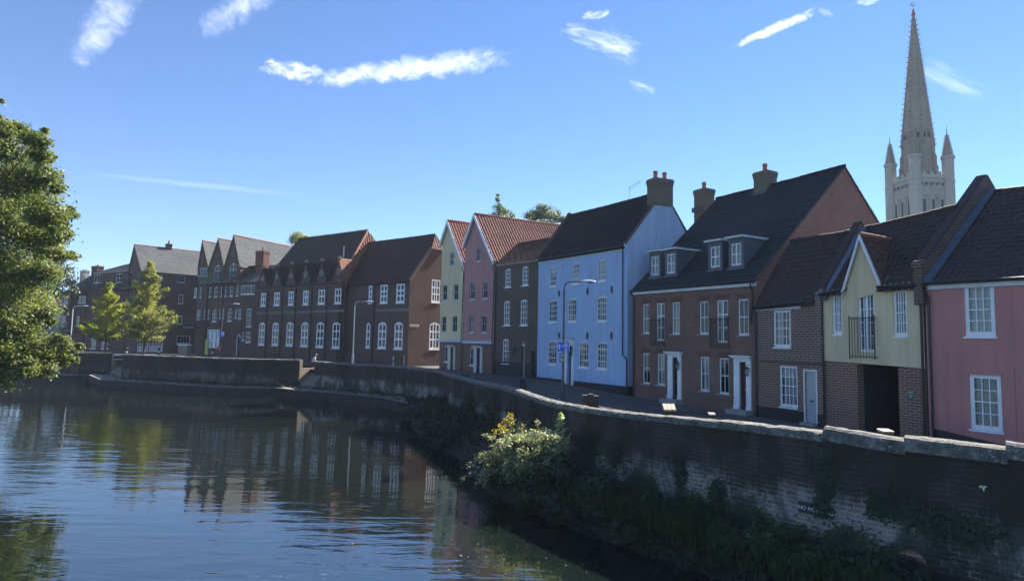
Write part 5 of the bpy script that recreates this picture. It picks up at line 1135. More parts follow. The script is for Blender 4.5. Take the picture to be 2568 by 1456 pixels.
# ================================================================ CATHEDRAL TOWER AND SPIRE
def cathedral():
    def stone(name, c1, c2):
        mt, nt, b = newmat(name); g = nt.nodes.new('ShaderNodeNewGeometry').outputs['Position']
        n = noise(nt, vmap(nt, g, (1, 1, .3)), .35, 6, .65); n2 = noise(nt, g, 1.6, 5, .7)
        c = ramp(nt, mth(nt, 'ADD', mth(nt, 'MULTIPLY', n, .55), mth(nt, 'MULTIPLY', n2, .45)), [(.3, c2), (.55, c1), (.8, tuple(x * 1.1 for x in c1))])
        t = nd(nt, 'ShaderNodeTexBrick', in_Scale=1.0, in_Mortar_Size=.03, in_Brick_Width=.9, in_Row_Height=.42, in_Color1=(1, 1, 1, 1), in_Color2=(.85, .85, .85, 1), in_Mortar=(.7, .7, .7, 1)); lk(nt, coords(nt), t.inputs['Vector'])
        lk(nt, mixc(nt, .7, c, t.outputs['Color'], 'MULTIPLY'), b.inputs['Base Color']); b.inputs['Roughness'].default_value = .9; b.inputs['Specular IOR Level'].default_value = .2
    stone('stone_pale', (.56, .50, .40), (.38, .34, .27)); stone('stone_spire', (.40, .32, .235), (.27, .22, .165))
    d = 172.0
    P = lambda x, y: at_d(*Z8(x, y), d)
    k = d / F * .3906 * 1.0                                   # metres per zoom pixel at that distance
    c = P(441, 1150); rr = V((c.x, c.y, 0)).normalized(); zp = c.z
    side = 385 * k / (math.cos(.66) + math.sin(.66)) * math.cos(math.atan2(c.x, c.y)) * 1.0
    e = empty('cathedral_tower', (c.x, c.y, 0), 'pale stone cathedral tower with a tall crocketed spire', 'cathedral')
    ang = math.atan2(rr.y, rr.x) - PI / 2
    M = Matrix.Rotation(ang + .66, 4, 'Z')                    # turned so that one corner comes forward
    e.rotation_euler = (0, 0, ang + .66)
    s = side / 2
    z = lambda y: P(441, y).z
    mb = MB(); mb.box((-s, -s, -2), (s, s, z(1165)))
    tower = mb.build('tower', 'stone_pale', e)
    m2 = MB()
    for y0, y1, o in ((1172, 1160, .35), (1270, 1262, .25), (1195, 1188, .2)): m2.box((-s - o, -s - o, z(y0)), (s + o, s + o, z(y1)))
    m2.build('string_course', 'stone_pale', tower)
    # parapet with battlements
    m2 = MB(); t = .5; zb, zt, zm = z(1163), z(1128), z(1148); n = 9
    for ax in range(4):
        R = Matrix.Rotation(ax * PI / 2, 3, 'Z')
        for i in range(n):
            x0, x1 = -s + 2 * s * i / n, -s + 2 * s * (i + 1) / n; hh = zt if i % 2 == 0 else zm
            m2.prism([R @ V((x0, -s, zb)), R @ V((x1, -s, zb)), R @ V((x1, -s + t, zb)), R @ V((x0, -s + t, zb))], (0, 0, hh - zb))
    m2.build('parapet', 'stone_pale', tower)
    # openings and roundels on the two faces in view and their twins
    dk = 'sign_black'; o1 = MB(); o2 = MB(); arcs = MB(); rings = MB()
    for ax in range(4):
        R = Matrix.Rotation(ax * PI / 2, 3, 'Z')
        def bx(m, x0, x1, z0, z1, n0, n1): m.prism([R @ V((x0, -s - n1, z0)), R @ V((x1, -s - n1, z0)), R @ V((x1, -s - n0, z0)), R @ V((x0, -s - n0, z0))], (0, 0, z1 - z0))
        for f_ in (-.5, 0, .5):
            x = f_ * s * 1.05; bx(o1, x - .42, x + .42, z(1480), z(1305), .01, .06)
            for q in (-.62, .62): bx(arcs, x + q - .16, x + q + .16, z(1500), z(1298), .0, .28)
            m = [(x + 1.0 * math.cos(a), z(1298) + 1.0 * math.sin(a)) for a in [PI * i / 8 for i in range(9)]]
            for (xa, za), (xb, zb_) in zip(m, m[1:]): arcs.prism([R @ V((xa, -s - .3, za)), R @ V((xb, -s - .3, zb_)), R @ V((xb, -s, zb_)), R @ V((xa, -s, za))], (0, 0, .3))
        for f_ in (-.86, -.74, -.26, .26, .74, .86):
            x = f_ * s * 1.05; bx(arcs, x - .14, x + .14, z(1500), z(1285), 0, .3)
        for i in range(5):
            x = (i - 2) * s * .33
            p = [R @ V((x + .42 * math.cos(a), -s - .01, z(1207) + .42 * math.sin(a))) for a in [2 * PI * j / 12 for j in range(12)]]; o2.prism(p, R @ V((0, -.04, 0)))
            p = [R @ V((x + .75 * math.cos(a), -s - .0, z(1207) + .75 * math.sin(a))) for a in [2 * PI * j / 12 for j in range(12)]]
            for a, b in zip(p, p[1:] + p[:1]): rings.prism([a, b, b * .999 + V((0, 0, .0)) + R @ V((0, -.22, 0)), a + R @ V((0, -.22, 0))], (0, 0, .16))
        for i in range(10):
            for j in range(2):
                x = (i - 4.5) * s * .175; zz = z(1235 + j * 17); w = .36
                rings.prism([R @ V((x - w, -s - .14, zz)), R @ V((x, -s - .14, zz - w * 1.2)), R @ V((x + w, -s - .14, zz)), R @ V((x, -s - .14, zz + w * 1.2))], R @ V((0, .16, 0)))
    o1.build('belfry_opening', dk, tower); o2.build('round_opening', dk, tower); arcs.build('blind_arcade', 'stone_pale', tower); tag(rings.build('lattice_pattern', 'stone_pale', tower), kind='stuff')
    # corner turrets, their spirelets
    for ix, iy in ((-1, -1), (1, -1), (1, 1), (-1, 1)):
        m2 = MB(); tr = 36 * k; cx, cy = ix * (s - .1), iy * (s - .1); top = z(1050)
        m2.lathe((cx, cy, 0), [(tr, -2), (tr, z(1195)), (tr * 1.08, z(1192)), (tr * 1.08, z(1183)), (tr * .98, z(1180)), (tr * .98, top), (tr * 1.15, top + .1), (tr * 1.15, top + .8), (tr * .9, top + .85)], 8)
        tu = m2.build('corner_turret', 'stone_pale', tower)
        m2 = MB(); tip = top + 175 * k
        m2.lathe((cx, cy, 0), [(tr * .82, top + .8), (.12, tip), (.05, tip + 1.5)], 8)
        for kk in range(8):
            a = 2 * PI * (kk + .5) / 8
            for j in range(9):
                q = (j + .5) / 10; r_ = tr * .82 * (1 - q) + .12 * q; m2.box((cx + math.cos(a) * (r_ + .12) - .14, cy + math.sin(a) * (r_ + .12) - .14, top + .8 + (tip - top - .8) * q - .12), (cx + math.cos(a) * (r_ + .12) + .14, cy + math.sin(a) * (r_ + .12) + .14, top + .8 + (tip - top - .8) * q + .12))
        if not (ix < 0 and iy < 0 and False): m2.build('spirelet', 'stone_spire', tu)
    # spire: buttressed drum, eight faces, crockets on the ribs
    b0, b1, tip = z(1150), z(935), z(112); r0 = 92 * k; ap = 1 / math.cos(PI / 8)
    m2 = MB(); m2.lathe((0, 0, 0), [(r0 * ap * .98, b0 - 1), (r0 * ap * .96, z(1060)), (r0 * ap * .9, z(940)), (r0 * ap * .86, b1)], 8)
    m2.lathe((0, 0, 0), [(92 * k * ap * .94, z(945)), (.35, tip), (.2, tip + .6)], 8)
    sp = m2.build('spire', 'stone_spire', e)
    ribs = MB(); m2 = ribs
    for kk in range(8):
        a = 2 * PI * (kk + .5) / 8; d0 = V((math.cos(a), math.sin(a), 0))
        ribs.tube([d0 * (r0 * ap * .94) + V((0, 0, z(945))), d0 * .3 + V((0, 0, tip))], [.34, .12], 5)
        for j in range(25):
            q = (j + .3) / 25; r_ = (r0 * ap * .94) * (1 - q) + .3 * q + .3; c0 = d0 * (r_ - .1) + V((0, 0, z(945) + (tip - z(945)) * q)); w = .2 * (1 - .4 * q)
            m2.prism([c0 + V((-w, -w, -w * .6)), c0 + V((w, -w, -w * .6)), c0 + V((w, w, -w * .6)), c0 + V((-w, w, -w * .6))], (d0.x * .35, d0.y * .35, w * 1.3))
        # stepped buttress at the foot
        n_ = V((-d0.y, d0.x, 0))
        for (ra, rb, za, zb_) in ((1.0, 1.2, b0 - 1, z(1080)), (.96, 1.12, z(1080), z(1010)), (.9, 1.02, z(1010), z(925))):
            q = [d0 * (r0 * ra) + n_ * .55, d0 * (r0 * rb) + n_ * .55, d0 * (r0 * rb) - n_ * .55, d0 * (r0 * ra) - n_ * .55]; ribs.prism([p + V((0, 0, za)) for p in q], (0, 0, zb_ - za))
            ribs.add([p + V((0, 0, zb_)) for p in q] + [d0 * (r0 * ra) + V((0, 0, zb_ + 1.6))], ((0, 1, 4), (1, 2, 4), (2, 3, 4), (3, 0, 4)))
    ribs.build('ribs', 'stone_spire', sp)
    for kk in range(8):
        a = 2 * PI * kk / 8; d0 = V((math.cos(a), math.sin(a), 0)); n_ = V((-d0.y, d0.x, 0))
        for zz, w, hh in ((z(905), .75, 34 * k), (z(602), .5, 32 * k)):
            if zz > z(700) and kk % 2: continue
            m2 = MB(); fr = MB(); q = (zz - z(945)) / (tip - z(945)); r_ = r0 * .94 * (1 - q)
            for sgn in (-1, 1):
                c0 = d0 * (r_ + .12) + n_ * sgn * w * .75 + V((0, 0, zz)); m2.prism([c0 - n_ * w * .4, c0 + n_ * w * .4, c0 + n_ * w * .4 - d0 * .9, c0 - n_ * w * .4 - d0 * .9], V((0, 0, hh)) - d0 * (hh * r0 * .94 / (tip - z(945))))
            c0 = d0 * (r_ + .05) + V((0, 0, zz)); 
            for p0, p1 in ((c0 - n_ * w * 1.5, c0 - n_ * w * 1.5 + V((0, 0, hh))), (c0 + n_ * w * 1.5, c0 + n_ * w * 1.5 + V((0, 0, hh))), (c0 - n_ * w * 1.5 + V((0, 0, hh)), c0 + V((0, 0, hh * 1.7))), (c0 + n_ * w * 1.5 + V((0, 0, hh)), c0 + V((0, 0, hh * 1.7)))): fr.tube([p0, p1], .16, 5)
            lf = fr.build('lucarne', 'stone_spire', sp); m2.build('opening', dk, lf)
    m2 = MB(); m2.lathe((0, 0, tip), [(.2, 0), (.5, .5), (.55, 1.0), (.25, 1.5), (.35, 1.8), (.1, 2.4)], 10); m2.build('finial', 'terracotta', sp)
    m2 = MB(); zt = z(38); m2.tube([(0, 0, tip), (0, 0, zt - .6)], .09, 6); m2.tube([(-.6, -.4, tip + 4.2), (.6, .4, tip + 4.2)], .07, 5); m2.tube([(.4, -.6, tip + 4.2), (-.4, .6, tip + 4.2)], .07, 5)
    x = V((math.cos(-ang - .66), math.sin(-ang - .66), 0))
    pr = [(-.55, .2), (-.6, .55), (-.3, .4), (-.1, .1), (.2, .15), (.35, .5), (.5, .5), (.45, .25), (.25, -.15), (0, -.3), (-.3, -.15)]
    m2.prism([x * a + V((0, 0, zt + b * .9)) for a, b in pr], V((-x.y, x.x, 0)) * .12); m2.build('weathercock', 'gold', sp)
    return e
cathedral()
# ================================================================ RIVER WALL LINE
def zs(y):
    t = min(max((54 - y) / 26, 0), 1); return -.46 * t * t * (3 - 2 * t)
def poly(pts): return [at_z(px, py, z) for px, py, z in pts]
SEG = [
 [(-260, 873, .85), (-100, 876, .85), (150, 882, .85), (276, 884, .85)],
 [(307, 887, .95), (488, 894, .95), (592, 898, .95), (670, 899.5, .95), (751, 901, .95)],
 [(789, 905, .9), (885, 910, .87), (1022, 918, .85), (1094, 926.5, .85), (1140, 941, .85), (1187, 952, .85), (1224, 961, .85), (1248, 964, .85), (1288, 972.5, .83), (1316, 985, .83), (1369, 1003.5, .8), (1421, 1014, .8), (1470, 1021, .8), (1530, 1028, .84), (1591, 1035, .87), (1663, 1042, .9), (1736, 1048, .93), (1872, 1061, .97), (2068, 1086, 1.0)],
 [(2066, 1068.5, 1.12), (2170, 1086, 1.12), (2270, 1102, 1.12)],
 [(2267.5, 1092.5, 1.16), (2424, 1110, 1.16), (2525, 1122.5, 1.16)],
 [(2522, 1107.5, 1.22), (2568, 1114, 1.22), (2700, 1136, 1.22), (2900, 1180, 1.22)],
]
SW = [poly(s) for s in SEG]
# the raised lengths near the bridge run on from the end of the long one in one straight line
_a = SW[2][-1].copy(); _b = at_z(2568, 1114, 1.16); _n = V((-(_b.y - _a.y), _b.x - _a.x, 0)).normalized()
for k_ in (3, 4, 5):
    SW[k_] = []
    for px_, py_, z_ in SEG[k_]: r_ = ray(px_, py_); t_ = (_a - EYE).dot(_n) / r_.dot(_n); SW[k_].append(EYE + r_ * t_ - _n * (.007 * (k_ - 2) * (1 if _n.x > 0 else -1)))
def densify(pts, step=.6):
    out = []
    for a, b in zip(pts, pts[1:]):
        n = max(1, int((b - a).length / step))
        out += [a.lerp(b, i / n) for i in range(n)]
    return out + [pts[-1]]
def smooth_line(pts, n=2):
    for _ in range(n): pts = [pts[0]] + [(pts[i - 1] + pts[i] * 2 + pts[i + 1]) / 4 for i in range(1, len(pts) - 1)] + [pts[-1]]
    return pts
def normals(pts):
    out = []
    for i in range(len(pts)):
        t = pts[min(i + 1, len(pts) - 1)] - pts[max(i - 1, 0)]; t.z = 0; t.normalize(); out.append(V((t.y, -t.x, 0)))
    return out
LINE = []                                            # the whole outer face, left to right
for i, s in enumerate(SW):
    d = smooth_line(densify(s), 4 if i == 2 else 1); SW[i] = d; LINE += d
LN = normals(smooth_line([p.copy() for p in LINE], 6))
def px_of(p):
    q = p - EYE; w = q.dot(_fw); return CX + F * q.dot(CAMX) / w
LPX = [px_of(p) for p in LINE]
def wall_at(px):
    for i in range(len(LPX) - 1):
        if LPX[i] <= px <= LPX[i + 1]:
            t = (px - LPX[i]) / (LPX[i + 1] - LPX[i]); return LINE[i].lerp(LINE[i + 1], t), LN[i].lerp(LN[i + 1], t).normalized()
    return LINE[-1], LN[-1]
THK = .42
mt, nt, b = newmat('coping_stone')
g_ = nt.nodes.new('ShaderNodeNewGeometry').outputs['Position']
c_ = ramp(nt, noise(nt, g_, 3.5, 7, .7), [(.3, (.045, .046, .036)), (.5, (.125, .12, .10)), (.66, (.25, .24, .205))])
lk(nt, mixc(nt, ramp(nt, noise(nt, g_, 14, 5, .7), [(.56, (0, 0, 0)), (.64, (1, 1, 1))]), c_, (.34, .33, .30)), b.inputs['Base Color'])
b.inputs['Roughness'].default_value = .9; bump(nt, b, noise(nt, g_, 11, 6, .7), .8, .05)
def wall_piece(pts, nrm, ch, zbot, mat, label, name='river_wall'):
    root = empty(name, (pts[0].x, pts[0].y, 0), label, 'wall', 'lengths of the river wall')
    O = V((pts[0].x, pts[0].y, 0)); mb = MB(); uvs = []; s_ = 0; P = [p - O for p in pts]
    for i, p in enumerate(P):
        if i: s_ += (P[i] - P[i - 1]).length
        top = p.z - ch; n = nrm[i]
        for (o, z) in ((0, zbot), (.012 * math.sin(s_ * 1.7), (zbot + top) / 2), (0, top), (-THK, top), (-THK, -.8)):
            q = p + n * o; mb.v.append((q.x, q.y, z)); uvs.append((s_, z))
    for i in range(len(P) - 1):
        for k in range(4): a = i * 5 + k; mb.f.append((a, a + 5, a + 6, a + 1)); mb.mi.append(0)
    e = (len(P) - 1) * 5
    mb.f += [(0, 1, 2, 3, 4), (e + 4, e + 3, e + 2, e + 1, e)]; mb.mi += [0, 0]
    mb.build('wall', mat, root, uvs=uvs)
    mb = MB(); prof = [(.07, 0), (.08, ch * .62), (.04, ch * .86), (-.06, ch * .99), (-THK * .5, ch * 1.03), (-THK + .06, ch * .95), (-THK - .07, ch * .6), (-THK - .06, 0)]; k = len(prof)
    P2 = []; N2 = []; J2 = []
    for i in range(len(P) - 1):                         # separate coping stones with sunk joints
        a_, b2 = P[i], P[i + 1]; L_ = (b2 - a_).length; m_ = max(1, int(L_ / .16))
        for q_ in range(m_): P2.append(a_.lerp(b2, q_ / m_)); N2.append(nrm[i].lerp(nrm[i + 1], q_ / m_)); J2.append(1 if (i % 2 == 0 and q_ == 0 and i > 0) else 0)
    P2.append(P[-1]); N2.append(nrm[-1]); J2.append(0); lump = 0
    for i, p in enumerate(P2):
        if J2[i]: lump = random.uniform(-.025, .03)
        sh = .86 if J2[i] else 1
        for (o, z) in prof:
            q = p + N2[i] * ((o + .2) * (.97 if J2[i] else 1) - .2 + random.uniform(-.01, .01)); mb.v.append((q.x, q.y, p.z - ch + .002 + z * sh + (lump + random.uniform(-.014, .014) if z > .02 else 0)))
    P = P2
    for i in range(len(P) - 1):
        for j in range(k - 1): a = i * k + j; mb.f.append((a, a + k, a + k + 1, a + 1)); mb.mi.append(0)
    mb.f += [tuple(range(k)), tuple(range((len(P) - 1) * k, len(P) * k))[::-1]]; mb.mi += [0, 0]
    mb.build('coping', 'coping_stone', root)
    return root
lab = ['river wall length left of the far steps, half behind the tree', 'shaded brick river wall between the two flights of steps', 'longest river wall, curving from the nearer steps with a thin sunlit coping',
       'raised wall length with thick pale coping in front of the archway house', 'wall length with lumpy pale coping below the salmon-pink house', 'last wall length at the right edge with the highest coping']
k = 0
for i, s in enumerate(SW):
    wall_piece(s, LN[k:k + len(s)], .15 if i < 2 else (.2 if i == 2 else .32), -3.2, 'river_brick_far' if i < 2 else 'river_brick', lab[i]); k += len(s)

# ---------------------------------------------------------------- steps down to the quay ledge
def stairs(pa, pb, n, label, wl):
    O = V((pa.x, pa.y, 0)); inl = -n; side = (pb - pa); side.z = 0; w = side.length; side.normalize()
    root = empty('stone_steps', O, label, 'steps', 'steps in the river wall'); mb = MB()
    def q(a, b, z): v = side * a + inl * b; return V((v.x, v.y, z))
    def bx(m, a0, a1, b0, b1, z0, z1): m.prism([q(a0, b0, z0), q(a1, b0, z0), q(a1, b1, z0), q(a0, b1, z0)], (0, 0, z1 - z0))
    z = -1.6; b0 = .1
    for i in range(6): bx(mb, .0, w, b0 + i * .27, b0 + 1.62 + (i > 5), z - .3, z + .215 * (i + 1) ) if False else bx(mb, .0, w, b0 + i * .27, b0 + (i + 1) * .27, -2.2, z + .21 * (i + 1))
    zl = z + .21 * 6; bx(mb, 0, w, b0 + 1.62, b0 + 2.75, -2.2, zl)
    bx(mb, 0, w, b0 + 2.75, b0 + 3.0, -2.2, zl + .16); bx(mb, 0, w, b0 + 3.0, b0 + 3.5, -2.2, -.004)
    mb.build('treads', 'quay_concrete', root)
    m2 = MB(); bx(m2, -.4, -.003, THK + .003, 2.6, -2.2, .12); bx(m2, -.42, -.003, 2.6, 3.6, -2.2, -.01)
    bx(m2, -.36, -.003, -.0 + .003, THK, -2.2, .8); m2.build('flank_wall', 'stair_brick', root)
    m2 = MB(); bx(m2, w + .003, w + .4, THK + .003, 3.6, -2.2, .02); m2.build('right_flank', 'stair_brick', root)
    m2 = MB()
    for a in (.12, .75, 1.3): m2.tube([q(a, 2.95, zl + .1), q(a, 2.95, .75)], .03, 6)
    m2.tube([q(.12, 2.95, .75), q(1.3, 2.95, .75)], .025, 6); m2.build('railing', 'black_metal', root)
    return O, q, zl
n1 = (LN[len(SW[0]) - 1] + LN[len(SW[0])]).normalized(); stairs(SW[0][-1], SW[1][0], n1, 'sunlit stone steps farther off, near the yellow-green trees', 0)
n2 = (LN[len(SW[0]) + len(SW[1]) - 1] + LN[len(SW[0]) + len(SW[1])]).normalized(); ST2 = stairs(SW[1][-1], SW[2][0], n2, 'sunlit stone steps below the standing person', 0)

# ---------------------------------------------------------------- ground, street, pavement
inner = []
cnt = 0
for i, s in enumerate(SW):
    for j, p in enumerate(s):
        inner.append(p - LN[cnt] * .30); cnt += 1
    if i in (0, 1):
        nn = (n1, n2)[i]; a, b_ = s[-1], SW[i + 1][0]; inner += [a - nn * 3.45, b_ - nn * 3.45]
fac = [V((-140, 140, 0)), V((-95, 122, 0)), DCOT.A, STEP.A, STEP.B, SLATEB.B, FLATS.A, FLATS.B, HALL.A, HALL.B, V(HALL.M @ V((HALL.W + 11, 1.3, 0))), YELLOW.A, PINK.A, PINK.B, BROWN.A, BROWN.B, BLUE.A, BLUE.B, PAIR.A, PAIR.B, COT.B, CREAM.B, SALMON.B, SALMON.B + V((4, -8, 0))]
def resample(pts, n):
    L = [0]
    for a, b in zip(pts, pts[1:]): L.append(L[-1] + (V((b.x, b.y, 0)) - V((a.x, a.y, 0))).length)
    out = []; k = 0
    for i in range(n):
        s = L[-1] * i / (n - 1)
        while k < len(L) - 2 and L[k + 1] < s: k += 1
        t = (s - L[k]) / max(L[k + 1] - L[k], 1e-9); out.append(pts[k].lerp(pts[k + 1], min(t, 1)))
    return out
def strip(name, a, b, n, dz, mat, kind='structure', zfun=zs, drop=0):
    mb = MB(); N = len(a)
    for i in range(N):
        for j in range(n + 1):
            p = a[i].lerp(b[i], j / n); mb.v.append((p.x, p.y, zfun(p.y) + dz))
    for i in range(N - 1):
        for j in range(n): q = i * (n + 1) + j; mb.f.append((q, q + n + 1, q + n + 2, q + 1)); mb.mi.append(0)
    if drop:
        o = len(mb.v)
        for i in range(N): p = a[i]; mb.v.append((p.x, p.y, zfun(p.y) + dz - drop))
        for i in range(N - 1): mb.f.append((i * (n + 1), o + i, o + i + 1, (i + 1) * (n + 1))); mb.mi.append(0)
    o = mb.build(name, mat); tag(o, kind=kind); return o
mt, nt, b = newmat('asphalt'); g_ = nt.nodes.new('ShaderNodeNewGeometry').outputs['Position']
lk(nt, ramp(nt, mth(nt, 'ADD', mth(nt, 'MULTIPLY', noise(nt, g_, .5, 5), .6), mth(nt, 'MULTIPLY', noise(nt, g_, 30, 3), .4)), [(.3, (.045, .045, .047)), (.7, (.095, .093, .09))]), b.inputs['Base Color']); b.inputs['Roughness'].default_value = .85
mt, nt, b = newmat('cobbles'); g_ = nt.nodes.new('ShaderNodeNewGeometry').outputs['Position']
v_ = nd(nt, 'ShaderNodeTexVoronoi', in_Scale=6.5, feature='DISTANCE_TO_EDGE'); lk(nt, g_, v_.inputs['Vector']); v2 = nd(nt, 'ShaderNodeTexVoronoi', in_Scale=6.5); lk(nt, g_, v2.inputs['Vector'])
e_ = ramp(nt, v_.outputs['Distance'], [(.03, (0, 0, 0)), (.14, (1, 1, 1))])
cc = mixc(nt, .55, ramp(nt, noise(nt, g_, .6, 4), [(.35, (.10, .10, .098)), (.65, (.19, .18, .165))]), v2.outputs['Color'], 'SOFT_LIGHT')
lk(nt, mixc(nt, e_, (.035, .034, .03), cc), b.inputs['Base Color']); b.inputs['Roughness'].default_value = .7; bump(nt, b, e_, .9, .04)
plain('paving', (.10, .098, .095), .85, var=.25, scale=1.2, bmp=.2)
NS = 160
# the wall-side rail keeps its corners; the facade rail is sampled to match
Li = [0]
for a, b_ in zip(inner, inner[1:]): Li.append(Li[-1] + V((b_.x - a.x, b_.y - a.y, 0)).length)
def along(pts, fr):
    L = [0]
    for a, b in zip(pts, pts[1:]): L.append(L[-1] + V((b.x - a.x, b.y - a.y, 0)).length)
    out = []
    for f in fr:
        s = f * L[-1]; k = 0
        while k < len(L) - 2 and L[k + 1] < s: k += 1
        out.append(pts[k].lerp(pts[k + 1], min(max((s - L[k]) / max(L[k + 1] - L[k], 1e-9), 0), 1)))
    return out
fr = [x / Li[-1] for x in Li]; facs = along(fac, fr)
far = [p + (V((p.x, p.y + 40, 0)).normalized() * 900) for p in facs]
mb = MB(); N = len(inner); n = 6
for i in range(N):
    for j in range(n + 1):
        p = inner[i].lerp(facs[i], j / n); mb.v.append((p.x, p.y, zs(p.y) - .006))
    mb.v.append((far[i].x, far[i].y, -.02))
for i in range(N - 1):
    for j in range(n + 1): q = i * (n + 2) + j; mb.f.append((q, q + n + 2, q + n + 3, q + 1)); mb.mi.append(0)
tag(mb.build('ground', 'asphalt'), kind='structure')
sub = [V((-12, 66.5, 0)), YELLOW.A, PINK.A, PINK.B, BROWN.B, BLUE.B, PAIR.B, COT.B, CREAM.B, SALMON.B]
F2 = resample(sub, 60); W2 = resample([p for p, x in zip([p - n * .35 for p, n in zip(LINE, LN)], LPX) if x > 1000], 60)
K2 = [f + (w - f).normalized() * 1.5 for f, w in zip(F2, W2)]
strip('street', [p + (q - p).normalized() * .05 for p, q in zip(W2, F2)], K2, 6, .002, 'cobbles')
strip('pavement', K2, F2, 2, .085, 'paving', drop=.11)
kb = [k + (f - k).normalized() * .14 for k, f in zip(K2, F2)]; strip('kerb', [k + (w - k).normalized() * .004 for k, w in zip(K2, W2)], kb, 1, .093, 'paving', drop=.12)

# ---------------------------------------------------------------- ledge, bank, water
iE = max(i for i, x in enumerate(LPX) if x < 1150)
mb = MB()
for i in range(iE + 1):
    p, n = LINE[i], LN[i]; w = 1.9
    for o, z in ((-.4, -1.6), (w - .12, -1.6), (w, -1.63), (w + .02, -3.2)): q = p + n * (o + (.05 * math.sin(i * 2.1) if o > 1.7 else 0)); mb.v.append((q.x, q.y, z))
for i in range(iE):
    for k in range(3): a = i * 4 + k; mb.f.append((a, a + 4, a + 5, a + 1)); mb.mi.append(0 if k < 2 else 1)
tag(mb.build('quay_ledge', ['quay_concrete', 'sheet_piling']), kind='structure')
mb = MB(); m = 0; cols = 9
for i in range(iE - 4, len(LINE)):
    p, n = LINE[i], LN[i]; t = min(1, max(0, (LPX[i] - 1150) / 700)); low = -.45 * t; fade = min(1, max(.55, (2560 - LPX[i]) / 500))
    for k in range(cols):
        o = -.1 + 2.9 * fade * k / (cols - 1); z = -1.25 + low - .25 * k / 8 - 1.4 * max(0, (k - 4) / 4) ** 1.5 + random.uniform(-.1, .1); q = p + n * o; mb.v.append((q.x, q.y, z))
    m += 1
for i in range(m - 1):
    for k in range(cols - 1): a = i * cols + k; mb.f.append((a, a + cols, a + cols + 1, a + 1)); mb.mi.append(0)
tag(mb.build('river_bank', 'soil'), kind='structure')
mt, nt, b = newmat('river_water'); g_ = nt.nodes.new('ShaderNodeNewGeometry').outputs['Position']
b.inputs['Base Color'].default_value = (.006, .010, .008, 1); b.inputs['Roughness'].default_value = .015; b.inputs['IOR'].default_value = 2.7; b.inputs['Specular IOR Level'].default_value = .5
rot = .10
w1 = noise(nt, vmap(nt, g_, (.32, 1.25, 1), (0, 0, rot)), 1.0, 3, .5, .35)
w2 = noise(nt, vmap(nt, g_, (.9, 3.4, 1), (0, 0, -.06)), 1.0, 3, .55, .2)
sp = nt.nodes.new('ShaderNodeSeparateXYZ'); lk(nt, g_, sp.inputs[0])
patch = ramp(nt, noise(nt, vmap(nt, g_, (.06, .10, 1)), 1.0, 2, .5), [(.36, (.3,) * 3), (.6, (1,) * 3)])
# calmer in the lee of the wall, livelier in mid-stream
lee = mth(nt, 'MULTIPLY', ramp(nt, mth(nt, 'MULTIPLY_ADD', mth(nt, 'ADD', sp.outputs['X'], mth(nt, 'MULTIPLY', sp.outputs['Y'], .12)), -1 / 14, .35, True), [(0, (.22,) * 3), (.45, (.7,) * 3), (1, (1,) * 3)]), ramp(nt, mth(nt, 'MULTIPLY', sp.outputs['Y'], 1 / 60, None, True), [(.25, (1,) * 3), (.75, (.35,) * 3)]))
hgt = mth(nt, 'MULTIPLY', mth(nt, 'MULTIPLY', mth(nt, 'ADD', w1, mth(nt, 'MULTIPLY', w2, .22)), patch), lee)
bump(nt, b, hgt, 1.0, .042)
mb = MB(); mb.quad((-700, -120, -2.4), (500, -120, -2.4), (500, 700, -2.4), (-700, 700, -2.4)); tag(mb.build('water', 'river_water'), kind='structure')
mb = MB(); pts = [(-60, -60), (-26, -60), (-26, 26), (-39, 45.5), (-50, 57), (-90, 61), (-260, 60), (-260, -60)]
mb.prism([V((x, y, -3)) for x, y in pts], (0, 0, 1.5)); tag(mb.build('left_bank', 'soil'), kind='structure')
# ================================================================ FOLIAGE
def leaves_mesh(name, C, N, S, mat, parent=None, aspect=.62):
    """one small folded leaf face per row of C (centres), N (facing), S (size)"""
    C = np.asarray(C, float); n = len(C); N = np.asarray(N, float); S = np.asarray(S, float).reshape(-1, 1)
    N = N / np.linalg.norm(N, axis=1, keepdims=True); r = RNG.normal(size=(n, 3)); a = np.cross(N, r); a /= np.linalg.norm(a, axis=1, keepdims=True); b = np.cross(N, a)
    v = np.empty((n, 4, 3)); v[:, 0] = C - a * S * .55; v[:, 1] = C + b * S * aspect * .5 + N * S * .10; v[:, 2] = C + a * S * .55; v[:, 3] = C - b * S * aspect * .5 + N * S * .10
    me = bpy.data.meshes.new(name); me.vertices.add(n * 4); me.vertices.foreach_set('co', v.reshape(-1))
    me.loops.add(n * 4); me.loops.foreach_set('vertex_index', np.arange(n * 4, dtype=np.int32)); me.polygons.add(n)
    me.polygons.foreach_set('loop_start', np.arange(0, n * 4, 4, dtype=np.int32))
    me.materials.append(MATS[mat]); me.update(calc_edges=True); me.validate()
    o = bpy.data.objects.new(name, me); COL.objects.link(o)
    if parent: o.parent = parent
    return o
def blob_leaves(c, r, n, size, clumps=14, spread=.33, up=.4, hollow=.62):
    """leaves gathered in clumps near the skin of an ellipsoid"""
    c = np.array(c, float); r = np.array(r if hasattr(r, '__len__') else (r, r, r), float)
    d = RNG.normal(size=(clumps, 3)); d /= np.linalg.norm(d, axis=1, keepdims=True); q = c + d * r * RNG.uniform(hollow, 1.0, (clumps, 1))
    k = RNG.integers(0, clumps, n); off = RNG.normal(size=(n, 3)) * spread * r.mean() * np.array([1, 1, .62])
    P = q[k] + off; N = (P - c) / r + RNG.normal(size=(n, 3)) * .7 + np.array([0, 0, up]); S = size * RNG.uniform(.6, 1.35, n)
    return P, N, S
